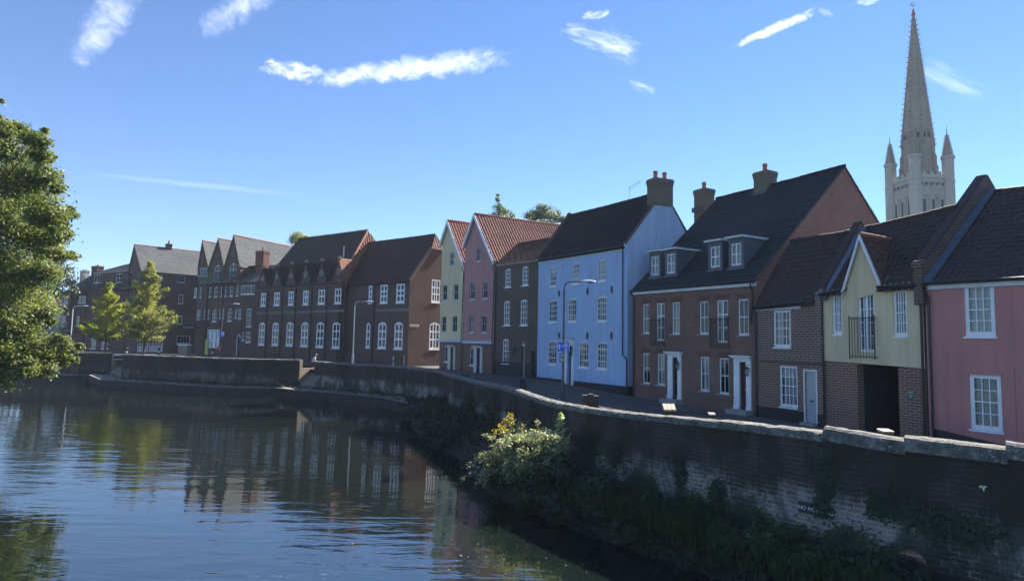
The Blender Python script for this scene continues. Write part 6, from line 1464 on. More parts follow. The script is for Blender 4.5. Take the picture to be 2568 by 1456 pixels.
def crown(name, blobs, mat, parent, **k):
    A = [blob_leaves(*b, **k) for b in blobs]
    return leaves_mesh(name, np.concatenate([a[0] for a in A]), np.concatenate([a[1] for a in A]), np.concatenate([a[2] for a in A]), mat, parent)
def limbs(mb, p0, targets, r0, r1=.03):
    p0 = V(p0)
    for t in targets:
        t = V(t); m_ = p0.lerp(t, .5) + V((random.uniform(-.3, .3), random.uniform(-.3, .3), (t - p0).length * .08)); mb.tube([p0, m_, t], [r0, r0 * .6, r1], 6)
# big riverside tree on the left
tb = V((-29.8, 32.5, -1.5)); T = empty('riverside_tree', tb, 'big leafy tree overhanging the river at the left edge', 'tree')
bl = [(80, 352, 20), (58, 328, 20), (98, 384, 24), (8, 326, 26), (34, 322, 22), (125, 395, 14), (120, 600, 30), (165, 560, 14), (150, 850, 18), (20, 392, 62), (-60, 345, 80), (95, 352, 24), (114, 330, 10), (105, 440, 42), (50, 470, 70), (-40, 480, 110), (140, 472, 15), (118, 535, 48), (172, 535, 17), (25, 560, 80), (-60, 580, 120), (95, 600, 55), (152, 583, 26), (180, 642, 14), (140, 636, 26),
      (50, 680, 70), (-50, 700, 110), (95, 690, 34), (62, 760, 62), (-10, 790, 90), (104, 788, 24), (128, 806, 10), (35, 850, 60), (20, 885, 60), (88, 885, 46), (138, 872, 32), (172, 874, 20), (200, 868, 8), (60, 922, 30), (108, 918, 28), (0, 930, 40), (150, 905, 18), (186, 900, 9), (-70, 880, 110), (2, 252, 7), (4, 312, 12), (-10, 290, 10)]
B = []; tg = []
for i, (x, y, r) in enumerate(bl):
    d = 31 + random.uniform(-2.2, 2.2) - (1.2 if y > 850 else 0); p = at_d(x, y, d) - tb; rr_ = r * d / F; rq = rr_ * 42 / 31
    n = int(240 + 1900 * rq ** 1.8) if x > -60 else int(500 * rq ** 1.6); B.append((p, (rr_ * 1.1, rr_ * 1.15, rr_ * .9), n, .132)); tg.append((p, rr_))
crown('crown', B, 'leaf_big', T, clumps=20, spread=.27, hollow=.35)
mb = MB(); mb.tube([(0, 0, -1), (.15, 0, 2.2), (.45, -.2, 5.2), (.7, -.4, 9)], [.42, .34, .26, .15], 10)
for p, r in tg: 
    z = min(max(p.z * .55, 1.8), 8.4); limbs(mb, (.1 + z * .06, -.04 * z, z), [p], .075, .009)
mb.build('trunk', 'bark', T)
def simple_tree(name, label, base, blobs, mat, leaf, trunk_r, trunk_h, group=None, **k):
    base = V(base); t = empty(name, base, label, 'tree', group); B = [(V(p) - base, r, n, leaf) for p, r, n in blobs]; crown('crown', B, mat, t, **k)
    mb = MB(); mb.tube([(0, 0, 0), (.05, 0, trunk_h * .5), (0, .05, trunk_h)], [trunk_r, trunk_r * .8, trunk_r * .5], 8); limbs(mb, (0, 0, trunk_h * .8), [b[0] for b in B], trunk_r * .4); mb.build('trunk', 'bark', t); return t
def px_blobs(L, d, dens, sq=.85):
    out = []
    for x, y, r in L: p = at_d(x, y, d + random.uniform(-1, 1)); R = r * d / F; out.append((p, (R, R, R * sq), int(60 + dens * R ** 1.8)))
    return out
p = at_d(110, 893, 108); simple_tree('dark_tree', 'dark green tree behind the big riverside tree, beside the far chimney', (p.x, p.y, -.2), px_blobs([(120, 700, 50), (150, 690, 36), (165, 726, 24), (110, 660, 40), (135, 650, 22), (60, 760, 60), (178, 705, 10)], 108, 120), 'leaf_dark', .42, .3, 9, clumps=16, spread=.28)
sk = 'trees behind the roofs'
for lab, d, L, mt in (('round olive tree top just showing behind the school hall roof', 135, [(752, 596, 17), (735, 600, 10), (768, 600, 12), (752, 612, 22)], 'leaf_olive'),
                      ('feathery pointed tree top behind the red pantile roofs', 108, [(1249, 500, 7), (1250, 520, 12), (1262, 532, 16), (1245, 540, 14), (1283, 542, 9), (1258, 556, 24), (1249, 489, 3.5)], 'leaf_far'),
                      ('bushy rounded tree behind the pink house roof', 108, [(1355, 532, 20), (1335, 540, 18), (1375, 534, 22), (1398, 545, 17), (1360, 552, 30), (1410, 550, 8)], 'leaf_far')):
    p = at_d(L[-1][0], 880, d); simple_tree('roofline_tree', lab, (p.x, p.y, -.1), px_blobs(L, d, 420), mt, .3, .25, at_d(L[-1][0], L[-1][1], d).z * .85, sk, clumps=14, spread=.3)
def tiered_tree(label, px, top, d, rmax, crown_lo, mat, n_br=90, leaves=7000, lo=1.2):
    b_ = at_d(px, 885, d); base = V((b_.x, b_.y, -.02)); H = at_d(px, top, d).z; zl = at_d(px, crown_lo, d).z
    t = empty('quayside_tree', base, label, 'tree', 'young trees on the quay'); mb = MB(); mb.tube([(0, 0, 0), (.03, 0, H * .4), (0, 0, H * .98)], [.14, .10, .015], 8)
    P = []; N = []
    for i in range(n_br):
        f = (i + random.random()) / n_br; z = zl + (H - zl) * f; prof = (min(1, .62 + f * 1.8) if f < .2 else 1 - ((f - .2) / .8) ** 1.35) ; L = rmax * max(.10, prof) * random.uniform(.45, 1.2)
        a = random.uniform(0, 2 * PI); rise = random.uniform(.30, .62) * (1 if f > .2 else .15); d0 = V((math.cos(a), math.sin(a), 0)); p0 = V((0, 0, max(z - L * rise * .9, 1.2))); p1 = p0 + d0 * L + V((0, 0, L * rise))
        pm = p0.lerp(p1, .55) + V((0, 0, -.05 * L)); mb.tube([p0, pm, p1], [.035, .022, .006], 4)
        m_ = int(leaves / n_br * (.35 + L / rmax))
        for _ in range(m_):
            s = random.random() ** .7; q = p0.lerp(p1, s); w = .13 + .12 * (1 - s) * L; P.append((q.x + random.gauss(0, w), q.y + random.gauss(0, w), q.z + random.gauss(0, .12))); N.append((d0.x * .3 + random.gauss(0, .6), d0.y * .3 + random.gauss(0, .6), .7 + random.gauss(0, .5)))
    leaves_mesh('crown', P, N, RNG.uniform(.10, .26, len(P)), mat, t); mb.build('trunk', 'bark', t)
tiered_tree('shorter yellow-green conical tree on the quay by the steps', 263, 712, 80, 3.1, 852, 'leaf_lime', 72, 19000)
tiered_tree('taller pale yellow-green conical tree in front of the slate-roofed flats', 360, 655, 80, 4.1, 854, 'leaf_olive', 84, 24000)

# ---------------------------------------------------------------- bank plants
def bank_pt(px, off, z):
    p, n = wall_at(px); q = p + n * off; return V((q.x, q.y, z))
bush_defs = [ # px, offset, z, radius, squash, leaves, matter, leaf, label
 (1062, 1.0, -1.5, .6, .7, 1000, 'leaf_bank', 'leftmost low dark bush, on the end of the ledge'), (1090, 1.6, -1.6, .6, .7, 1000, 'leaf_bank', 'dark tuft at the ledge edge left of the bank bushes'), (1112, 2.0, -1.8, .6, .7, 1000, 'leaf_bank', 'dark tuft hanging over the water at the ledge end'), (1165, 2.2, -1.8, .7, .75, 1300, 'leaf_bank', 'dark tuft over the water between the ledge and the bramble'), (1135, 1.4, -1.3, .9, .8, 1700, 'leaf_bank', 'dark bush on the slope right of the ledge end'), (1178, 1.6, -1.35, .95, .85, 1900, 'leaf_bank', 'thick dark bush on the slope left of the bramble'), (1215, 1.7, -1.4, .9, .85, 1800, 'leaf_bank', 'dark bush on the slope touching the bramble'),
 (1122, .7, -1.2, .8, .8, 1500, 'leaf_bank', 'low dark bush where the quay ledge ends'), (1158, .8, -1.2, .9, .9, 1700, 'leaf_bank', 'dark bush hugging the wall right of the ledge end'),
 (1196, .9, -1.1, 1.0, .9, 1900, 'leaf_bank', 'dark leafy bush left of the yellow flowers, against the wall'), (1236, 1.0, -1.1, 1.0, .9, 2000, 'leaf_bank', 'shaded bush just behind the yellow flowers'),
 (1275, 1.0, -1.2, .9, .9, 1700, 'leaf_bank', 'dark bush below the yellow flowers, behind the bramble'), (1140, 1.9, -1.7, .7, .7, 1300, 'leaf_bank', 'low dark bush at the water edge by the ledge end'),
 (1190, 2.0, -1.75, .75, .75, 1500, 'leaf_bank', 'low dark bush at the water edge left of the bramble'), (1410, 1.9, -1.6, .8, .8, 1700, 'leaf_bank', 'dark bush at the foot of the tall pale weed'),
 (1480, 2.2, -1.8, .7, .75, 1600, 'leaf_bank', 'dark bush dipping its twigs in the water'), (1615, 1.9, -1.8, .6, .7, 1400, 'leaf_bank', 'low dark bush between grass and black water'),
 (1230, 2.2, -1.85, .75, .75, 1500, 'leaf_bank', 'low dark bush under the left end of the bramble'), (1545, 2.3, -2.0, .6, .7, 1300, 'leaf_bank', 'dark bush trailing over the water left of the grass'),
 (1700, 2.0, -2.0, .5, .7, 1200, 'leaf_bank', 'dark bush at the waterline below the long grass'), (1840, 1.7, -2.1, .5, .7, 1300, 'leaf_bank', 'dark bush beside the white wrapper at the waterline'),
 (1440, 1.1, -1.0, 1.0, .9, 2300, 'leaf_bank', 'dark bush in the wall shade right of the sunlit bramble'), (1500, 1.3, -1.25, .95, .85, 2300, 'leaf_bank', 'dark rounded bush beside the tall pale weed'),
 (1570, 1.5, -1.5, .85, .8, 2200, 'leaf_bank', 'dark bush overhanging the black water in mid-bank'), (1660, 1.1, -1.65, .6, .9, 1800, 'leaf_bank', 'small dark bush below the pale limewashed bricks'),
 (1790, 1.0, -1.6, .55, .8, 1500, 'leaf_dark', 'low leafy bush left of the mooring sign'), (1900, 1.1, -1.75, .6, .8, 1900, 'leaf_dark', 'leafy green bush below the mooring sign'),
 (1990, 1.0, -1.62, .62, .9, 2300, 'leaf_dark', 'widest green bush at the bottom of the picture under the wall'), (2085, .9, -1.7, .62, .9, 2300, 'leaf_dark', 'green bush at the bottom edge left of the drain hole'),
 (2170, .8, -1.9, .5, .9, 1700, 'leaf_dark', 'last green bush before the bare wall at the right')]
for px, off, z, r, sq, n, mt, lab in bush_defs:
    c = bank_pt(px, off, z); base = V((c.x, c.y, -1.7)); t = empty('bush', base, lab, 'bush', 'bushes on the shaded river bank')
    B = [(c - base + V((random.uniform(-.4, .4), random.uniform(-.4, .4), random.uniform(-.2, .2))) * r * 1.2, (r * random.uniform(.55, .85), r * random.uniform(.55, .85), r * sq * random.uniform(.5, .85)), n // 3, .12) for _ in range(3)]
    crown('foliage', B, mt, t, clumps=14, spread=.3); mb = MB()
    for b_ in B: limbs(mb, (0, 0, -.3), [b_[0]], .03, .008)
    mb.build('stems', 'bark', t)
# sunlit bramble
ct = bank_pt(1375, 1.6, -1.0); base = V((ct.x, ct.y, -1.7)); t = empty('bramble', base, 'sunlit bramble bush spilling over the dark water', 'bush'); B = []
for px, py, d, r, n in ((1345, 1115, 22.6, .55, 1300), (1310, 1125, 22.6, .6, 1500), (1270, 1130, 22.8, .55, 1300), (1240, 1160, 22.8, .45, 900), (1290, 1170, 22.3, .6, 1300), (1340, 1165, 22.0, .6, 1300), (1390, 1120, 22.2, .5, 1000), (1225, 1190, 22.6, .2, 260), (1380, 1150, 21.9, .5, 900)):
    B.append((at_d(px, py, d - .45) - base, (r, r, r * .8), n, .085))
A_ = [blob_leaves(*b_, clumps=22, spread=.24) for b_ in B]; sp_P, sp_N = [], []; mb = MB()
for _ in range(95):
    c0 = V(random.choice(B)[0]); dr = V((random.gauss(-.5, .6), random.gauss(-.5, .6), random.uniform(.1, 1.0))).normalized(); ln_ = random.uniform(.5, 1.3); tip = c0 + dr * ln_ + V((0, 0, -.25 * ln_)); md = c0 + dr * ln_ * .6 + V((0, 0, .05)); mb.tube([c0, md, tip], [.008, .006, .003], 4)
    for _ in range(34): s = random.uniform(.3, 1.03); q_ = (c0.lerp(md, s * 2) if s < .5 else md.lerp(tip, s * 2 - 1)); sp_P.append((q_.x + random.gauss(0, .05), q_.y + random.gauss(0, .05), q_.z + random.gauss(0, .04))); sp_N.append((random.gauss(0, .7), random.gauss(0, .7), 1))
leaves_mesh('foliage', np.concatenate([a[0] for a in A_] + [np.array(sp_P)]), np.concatenate([a[1] for a in A_] + [np.array(sp_N)]), np.concatenate([a[2] for a in A_] + [RNG.uniform(.05, .13, len(sp_P))]), 'leaf_bramble', t)
for b_ in B: limbs(mb, (0, 0, -.2), [b_[0]], .02, .006)
mb.build('stems', 'bark', t)
# goldenrod and tall pale weed
base = at_d(1290, 1130, 23.2); t = empty('goldenrod', base, 'clump of yellow goldenrod flowers above the bramble', 'plant'); mb = MB(); P = []; N = []; PL = []; NL = []
for x, y in ((1252, 1064), (1262, 1052), (1272, 1040), (1280, 1034), (1284, 1045), (1266, 1070), (1310, 1062), (1243, 1075)):
    tip = at_d(x, y, 23.2 + random.uniform(-.3, .3)) - base; mb.tube([(random.uniform(-.2, .2), 0, -.1), tip * .6 + V((0, 0, .02)), tip], [.012, .009, .004], 4)
    for _ in range(42): s = random.random(); q = tip - V((.10 * s * random.choice((-1, 1)), 0, .26 * s)); P.append((q.x + random.gauss(0, .045), q.y + random.gauss(0, .06), q.z + random.gauss(0, .03))); N.append((random.gauss(0, 1), random.gauss(0, 1), 1))
    for _ in range(24): s = random.uniform(.25, .85); q = tip * s; PL.append((q.x + random.gauss(0, .05), q.y + random.gauss(0, .05), q.z)); NL.append((random.gauss(0, 1), random.gauss(0, 1), .6))
tag(leaves_mesh('flowers', P, N, RNG.uniform(.035, .065, len(P)), 'flower_gold', t), kind='stuff'); leaves_mesh('leaves', PL, NL, RNG.uniform(.08, .15, len(PL)), 'leaf_bramble', t, .25); mb.build('stems', 'bark', t)
base = at_d(1408, 1115, 22.3); t = empty('tall_weed', base, 'tall pale-leaved weed standing in sunlight against the dark wall', 'plant'); mb = MB(); PL = []; NL = []
for x, y in ((1406, 1036), (1372, 1076), (1424, 1098)):
    tip = at_d(x, y, 22.3) - base; mb.tube([(0, 0, -.3), tip * .5 + V((.02, 0, .02)), tip], [.014, .01, .005], 5)
    for i in range(120 if y < 1050 else 50): s = random.uniform(.25, 1.02); q = tip * s; w = .15 * (1.2 - s); PL.append((q.x + random.gauss(0, w), q.y + random.gauss(0, w), q.z + random.gauss(0, .03))); NL.append((random.gauss(0, .6), random.gauss(0, .6), .8))
leaves_mesh('leaves', PL, NL, RNG.uniform(.10, .19, len(PL)), 'leaf_pale', t); mb.build('stem', 'bark', t)
# grass along the bank and weeds on the ledge
P = []; N = []
def blades(px, off, z, n, h, sp):
    c, nn = wall_at(px); t_ = V((-nn.y, nn.x, 0))
    for _ in range(n):
        q = c + nn * (off + random.gauss(0, .35)) + t_ * random.gauss(0, sp); P.append((q.x, q.y, z + random.uniform(-.2, .3))); N.append((random.gauss(0, 1), random.gauss(0, 1), random.gauss(0, .25)))
for px in range(1560, 1860, 12): blades(px, 1.5, -1.75, 130, .3, .3)
for px in range(1860, 2250, 20): blades(px, 1.6, -2.0, 60, .3, .25)
for px in range(1440, 1560, 20): blades(px, 2.1, -1.9, 50, .3, .3)
n_ = len(P); C_ = np.array(P); h_ = RNG.uniform(.18, .5, n_); d_ = np.stack([RNG.normal(size=n_) * .3, RNG.normal(size=n_) * .3, np.ones(n_)], 1); s_ = np.array(N); s_[:, 2] = 0; s_ /= np.linalg.norm(s_, axis=1, keepdims=True)
mb = MB()
for c, h, d, s in zip(C_, h_, d_, s_):
    a = V(c); b_ = V(s) * .012; tip = a + V(d) * h; md = a.lerp(tip, .6) + V((0, 0, .03)); mb.add((a - b_, a + b_, md + b_ * .7, tip + V(d) * .02 + V((random.uniform(-.08, .08), random.uniform(-.08, .08), -.05)), md - b_ * .7), ((0, 1, 2, 3, 4),))
tag(mb.build('grass', 'grass', uv=False), 'long dark green grass on the bank below the wall', 'grass', kind='stuff')
PP = []; NN = []
for i in range(2600):
    px = random.uniform(200, 1110); p, n = wall_at(px); e = random.random(); o = random.uniform(.0, .35) if e < .6 else random.uniform(1.5, 1.9); q = p + n * o; PP.append((q.x, q.y, -1.58 + abs(random.gauss(0, .14)))); NN.append((random.gauss(0, .6), random.gauss(0, .6), 1))
tag(leaves_mesh('ledge_weeds', PP, NN, RNG.uniform(.10, .2, len(PP)), 'leaf_bank'), 'low weeds along the edges of the quay ledge', 'weeds', kind='stuff')
P = []; N = []
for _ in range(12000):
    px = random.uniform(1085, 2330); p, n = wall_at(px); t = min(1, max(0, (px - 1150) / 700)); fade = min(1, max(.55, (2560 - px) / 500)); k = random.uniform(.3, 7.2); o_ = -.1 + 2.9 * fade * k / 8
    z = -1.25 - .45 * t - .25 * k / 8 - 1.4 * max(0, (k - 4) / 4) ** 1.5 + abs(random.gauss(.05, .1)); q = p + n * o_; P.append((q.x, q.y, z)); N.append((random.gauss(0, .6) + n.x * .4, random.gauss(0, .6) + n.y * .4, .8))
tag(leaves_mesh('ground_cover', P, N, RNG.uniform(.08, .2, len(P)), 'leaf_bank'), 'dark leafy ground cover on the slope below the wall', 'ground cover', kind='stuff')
# creeper hanging on the wall
def creeper(label, spots, n, mat='leaf_bank'):
    p0, _ = wall_at(spots[0][0]); O = V((p0.x, p0.y, 0)); P = []; N = []; S = []
    root = empty('creeper', O, label, 'creeper', 'creepers on the river wall'); mb = MB(); tot = sum(s[2] * s[3] for s in spots)
    for px, z, w, h in spots:
        p, nn = wall_at(px); t_ = V((-nn.y, nn.x, 0)); m_ = int(n * w * h / tot)
        c0 = p - O; mb.tube([c0 + nn * .03 + V((0, 0, z + h * .9 - c0.z)), c0 + nn * .04 + V((0, 0, z - h - c0.z))], .012, 4)
        for _ in range(m_):
            a, b_ = random.gauss(0, w * .5), random.gauss(0, h * .5); q = p + t_ * a + nn * random.uniform(.02, .16) - O; P.append((q.x, q.y, z + b_)); N.append((nn.x + random.gauss(0, .4), nn.y + random.gauss(0, .4), .3 + random.gauss(0, .3))); S.append(random.uniform(.06, .12))
    leaves_mesh('leaves', P, N, S, mat, root); mb.build('vines', 'bark', root)
creeper('dark creeper patch hanging over the right half of the mooring sign', [(2060, -.66, .17, .24), (2072, -.05, .18, .5)], 900)
creeper('creeper strand on the pale bricks left of the mooring sign', [(1800, -1.0, .3, .4), (1710, -.6, .22, .6)], 800)
creeper('broad dim creeper on the wall below the archway house', [(2310, -.55, .7, .3), (2200, -.4, .25, .35), (2430, -.7, .6, .3)], 1300)
creeper('long dark creeper trailing along the foot of the wall right of the bushes', [(1620, -1.3, .6, .35), (1750, -1.45, .7, .3), (1880, -1.45, .7, .4), (2000, -1.6, .5, .35), (2120, -1.4, .5, .4), (2230, -1.5, .35, .3)], 3200, 'leaf_dark')
creeper('creeper on the wall behind the yellow flowers', [(1290, -.3, .9, .7), (1240, -.4, 1.0, .6), (1180, -.4, 1.2, .6), (1340, -.2, .6, .8)], 3200)
creeper('creeper high on the wall above the dark bushes', [(1545, -.5, .4, .5), (1480, -.5, .6, .6)], 1300)
# fallen leaves on the water
P = []
for _ in range(420):
    px = random.choice([random.gauss(1180, 90), random.gauss(1250, 120), random.uniform(500, 1500)]); py = random.uniform(985, 1440)
    if px < 560 and py > 1200: continue
    q = at_z(px, py, -2.392); P.append((q.x, q.y, q.z))
o = leaves_mesh('floating_leaves', P, [(0, 0, 1)] * len(P), RNG.uniform(.015, .06, len(P)), 'fallen_leaf'); tag(o, 'pale fallen leaves floating on the river', 'leaves', kind='stuff')
P = []
for _ in range(900):
    u = random.random(); px = 1130 + 130 * random.random() + 60 * u; py = 1035 + 120 * u + random.gauss(0, 14); q = at_z(px, py, -2.393); P.append((q.x, q.y, q.z))
tag(leaves_mesh('drifting_weed', P, [(0, 0, 1)] * len(P), RNG.uniform(.04, .16, len(P)), 'leaf_bank'), 'dark drifting weed on the water by the bank', 'weed', kind='stuff')

# ================================================================ STREET FURNITURE
def lamp(px, pybase, d, pytop, arm, label, colour='grey_metal'):
    b_ = at_d(px, pybase, d); z0 = zs(d); base = V((b_.x, b_.y, z0)); H = at_d(px + 3, pytop, d).z - z0
    t = empty('street_lamp', base, label, 'street lamp', 'street lamps along the quay'); mb = MB()
    mb.lathe((0, 0, 0), [(.11, 0), (.11, 1.35), (.085, 1.45), (.075, 1.5)], 10); mb.build('base', colour, t)
    mb = MB(); mb.tube([(0, 0, 1.48), (0, 0, H - .45), (.03, 0, H - .2), (.14, 0, H - .05), (.32, 0, H), (arm, 0, H + .03)], [.06, .05, .042, .04, .035, .03], 8); mb.build('pole', colour, t)
    mb = MB(); x0 = arm - .12; L = .78; vs = []; fs = []; n = 10; m_ = 9
    for i in range(m_):
        u = i / (m_ - 1); w = .15 * math.sin(PI * (.10 + .86 * u)) ** .6; hh = .10 * math.sin(PI * (.08 + .88 * u)) ** .7
        for k in range(n): a = 2 * PI * k / n; z = math.sin(a); vs.append((x0 + L * u, w * math.cos(a), H + .03 + hh * (z if z > 0 else z * .45)))
    for i in range(m_ - 1):
        for k in range(n): fs.append((i * n + k, i * n + (k + 1) % n, (i + 1) * n + (k + 1) % n, (i + 1) * n + k))
    fs += [tuple(range(n))[::-1], tuple((m_ - 1) * n + k for k in range(n))]; mb.add(vs, fs); hd = mb.build('lamp_head', 'lamp_white', t, smooth=True)
    mb = MB(); mb.lathe((x0 + L * .6, 0, H - .035), [(.09, -.02), (.11, .03)], 10); mb.build('lamp_glass', 'glass_dark', hd)
    return t, base, H
L1 = lamp(1411, 1003, 33.0, 706, 1.0, 'tall street lamp with a blue sign in front of the blue house')
L2 = lamp(884, 916, 62.0, 756, 1.15, 'street lamp in front of the school hall', 'galvanised')
L3 = lamp(174, 893, 80.0, 767, 1.25, 'pale street lamp beside the leftmost flats', 'lamp_white')
L4 = lamp(552, 893, 70.0, 762, 1.2, 'dark street lamp with a blue and a red sign before the flats')
def blue_sign(base, h, w, ht, label, text=True):
    t = empty('road_sign', base + V((0, 0, h)), label, 'road sign', 'blue road signs'); mb = MB(); r = .05; y = -.10
    def rr(w, ht, r): return [V((sx * (w / 2 - r) + r * math.cos(a), 0, sz * (ht / 2 - r) + r * math.sin(a))) for sx, sz, a0 in ((1, 1, 0), (-1, 1, PI / 2), (-1, -1, PI), (1, -1, 3 * PI / 2)) for a in [a0 + PI / 2 * i / 4 for i in range(5)]]
    mb.prism([p + V((0, y, 0)) for p in rr(w, ht, r)], (0, .02, 0)); pl = mb.build('plate', 'sign_white', t)
    mb = MB(); mb.prism([p + V((0, y - .004, 0)) for p in rr(w - .03, ht - .03, r * .8)], (0, .003, 0)); mb.build('blue_face', 'sign_blue', t)
    mb = MB(); yy = y - .008
    def arrow(x, z, s, up):
        q = s if up else -s; mb.prism([(x - .035, yy, z - q), (x + .035, yy, z - q), (x + .035, yy, z + .2 * q), (x + .10, yy, z + .1 * q), (x, yy, z + q), (x - .10, yy, z + .1 * q), (x - .035, yy, z + .2 * q)], (0, .003, 0))
    arrow(-.30 * w * 1.1, 0, ht * .26, True); arrow(.2 * w, -ht * .27, ht * .15, False)
    cx, cz, R = .2 * w, .12 * ht, .13 * w
    def ring(x, z, R):
        n = 16
        for i in range(n):
            a, b_ = 2 * PI * i / n, 2 * PI * (i + 1) / n; mb.add([(x + R * math.cos(a), yy, z + R * math.sin(a)), (x + R * math.cos(b_), yy, z + R * math.sin(b_)), (x + (R - .022) * math.cos(b_), yy, z + (R - .022) * math.sin(b_)), (x + (R - .022) * math.cos(a), yy, z + (R - .022) * math.sin(a))], ((0, 1, 2, 3),))
    def ln(x0, z0, x1, z1, w_=.012):
        d = V((x1 - x0, 0, z1 - z0)).normalized(); nn = V((-d.z, 0, d.x)) * w_; mb.add([V((x0, yy, z0)) - nn, V((x1, yy, z1)) - nn, V((x1, yy, z1)) + nn, V((x0, yy, z0)) + nn], ((0, 1, 2, 3),))
    ring(cx - R * 1.2, cz - .02, R); ring(cx + R * 1.2, cz - .02, R)
    a, b_ = (cx - R * 1.2, cz - .02), (cx + R * 1.2, cz - .02); s1, h1, c1 = (cx - R * .45, cz + R * 1.0), (cx + R * .8, cz + R * 1.05), (cx, cz - .02)
    for p, q in ((a, s1), (s1, h1), (h1, b_), (s1, c1), (c1, h1), (a, c1), (h1, (h1[0] - .05, h1[1] + .06)), ((s1[0] - .05, s1[1] + .02), (s1[0] + .04, s1[1] + .02))): ln(*p, *q)
    mb.build('symbols', 'sign_white', t); mb = MB(); mb.tube([(0, .01, -.1), (0, .01, .1)], .075, 8); mb.build('clamp', 'galvanised', t); return t
b1 = L1[1]; zc = at_d(1415, 869, b1.y).z - b1.z; blue_sign(b1, zc, .64, .52, 'blue one-way sign with a white arrow and bicycle on the tallest lamp post')
b4 = L4[1]; zc = at_d(554, 837, b4.y).z - b4.z; blue_sign(b4, zc, .64, .52, 'blue one-way sign with a bicycle on the lamp post before the flats')
zc = at_d(1408, 895, b1.y).z; t = empty('road_sign', (b1.x - .08, b1.y, zc), 'two small black plates below the blue sign on the lamp post', 'road sign'); 
for k, (z, m_) in enumerate(((.09, 'sign_black'), (-.16, 'grey_metal'))): mb = MB(); mb.box((-.12, -.115, z - .1), (.14, -.09, z + .1)); mb.build('plate', m_, t); mb = MB(); [mb.box((-.09, -.119, z + q), (.11, -.1155, z + q + .022)) for q in (-.05, 0, .05)]; mb.build('lettering', 'sign_white', t)
zc = at_d(548, 872, b4.y).z; t = empty('road_sign', (b4.x - .12, b4.y, zc), 'round red-brown sign low on the lamp post before the flats', 'road sign'); mb = MB(); mb.prism([(.26 * math.cos(a), -.12, .26 * math.sin(a)) for a in [2 * PI * (i + .5) / 8 for i in range(8)]], (0, .02, 0)); mb.build('disc', 'sign_red', t); mb = MB(); mb.box((-.03, -.1, -.05), (.2, -.05, .05)); mb.build('clamp', 'galvanised', t)
# mooring sign on the river wall
p, n = wall_at(2046); ang = math.atan2(-n.x, n.y) + PI; 
q = at_d(2036, 1276, p.y); ang = math.atan2(n.y, n.x) + PI / 2
t = empty('mooring_sign', (p.x + n.x * .05, p.y + n.y * .05, q.z), 'black plate lettered NO MOORING on the river wall, half under creeper', 'sign', rz=ang)
mb = MB(); mb.box((-.42, -.03, -.13), (.42, 0, .13)); mb.build('plate', 'sign_black', t)
def text(s, size, mat, parent, loc, rot=(PI / 2, 0, 0), name='lettering', align='CENTER'):
    c = bpy.data.curves.new(name, 'FONT'); c.body = s; c.size = size; c.align_x = align; c.align_y = 'CENTER'; c.extrude = .001; c.materials.append(MATS[mat]); o = bpy.data.objects.new(name, c); COL.objects.link(o); o.parent = parent; o.location = loc; o.rotation_euler = rot
    bpy.context.view_layer.update(); me = bpy.data.meshes.new_from_object(o.evaluated_get(bpy.context.evaluated_depsgraph_get())); bpy.data.objects.remove(o); o = bpy.data.objects.new(name, me); COL.objects.link(o); o.parent = parent; o.location = loc; o.rotation_euler = rot; return o
text('NO MOORING', .125, 'sign_white', t, (0, -.033, -.01))
# small green plaque on the archway pier
f = CREAM.front; r = f.rect(Z5, 617, 653, 1194, 1241); um = (r[0] + r[1]) / 2; pw = CREAM.M @ f.P(um, (r[2] + r[3]) / 2, -.010)
t = empty('plaque', pw, 'small green plaque on the brick pier right of the archway', 'sign', rz=CREAM.e.rotation_euler.z); w, hh = (r[1] - r[0]) / 2, (r[3] - r[2]) / 2
mb = MB(); mb.box((-w, -.02, -hh), (w, 0, hh)); mb.build('plate', 'sign_green', t); mb = MB(); mb.box((-w * .8, -.023, hh * .35), (w * .8, -.0205, hh * .8)); mb.box((-w * .7, -.023, -.1 * hh), (w * .7, -.0205, .12 * hh)); mb.box((-w * .4, -.023, -.6 * hh), (w * .4, -.0205, -.35 * hh)); mb.build('lettering', 'stone_sill', t)
# timber mooring posts on the street side of the wall
def at_street(px, off):
    t_ = px
    for _ in range(30):
        p, n = wall_at(t_); q = p + n * -off; q.z = .5; t_ += (px - px_of(q)) * .6
    return V((q.x, q.y, zs(q.y)))
def top_at(px, py, b): return at_d(px, py, b.y).z - b.z
b_ = at_street(1483, 1.6); H_ = top_at(1480, 987, b_); t = empty('timber_post', b_, 'cluster of upright dark timbers with a fallen log beside it', 'timber post', 'timber posts behind the wall'); mb = MB()
for x, h, w in ((-.24, .97, .10), (-.03, 1.0, .09), (.16, .96, .10)): mb.box((x - w, -.14, 0), (x + w, .14, h * H_))
mb.build('uprights', 'timber', t); z_ = top_at(1500, 1017, b_); mb = MB(); mb.tube([(.2, -.05, z_ - .08), (1.25, -.1, z_ - .26)], .10, 10); mb.tube([(1.05, -.1, z_ - .24), (1.28, -.1, z_ - .265)], .125, 10); mb.box((.3, -.12, 0), (.45, .05, z_ - .1)); mb.box((.95, -.16, 0), (1.08, 0, z_ - .25)); mb.build('log', 'timber', t)
b_ = at_street(1672, 1.2); H_ = top_at(1672, 1027, b_); t = empty('timber_post', b_, 'slanting timber post with a sunlit sloping top', 'timber post', 'timber posts behind the wall'); mb = MB()
for i in range(3):
    x = -.2 + .13 * i; mb.prism([(x, -.12, 0), (x + .125, -.12, 0), (x + .125, .15, 0), (x, .15, 0)], (.12, 0, H_ + .012 * (i % 2)))
mb.build('uprights', 'timber', t); mb = MB()
for i in range(3): x = -.12 + .13 * i; mb.prism([(x - .01, -.18, H_ - .02), (x + .11, -.18, H_ - .02), (x + .15, .2, H_ + .13), (x + .03, .2, H_ + .13)], (0, 0, .05))
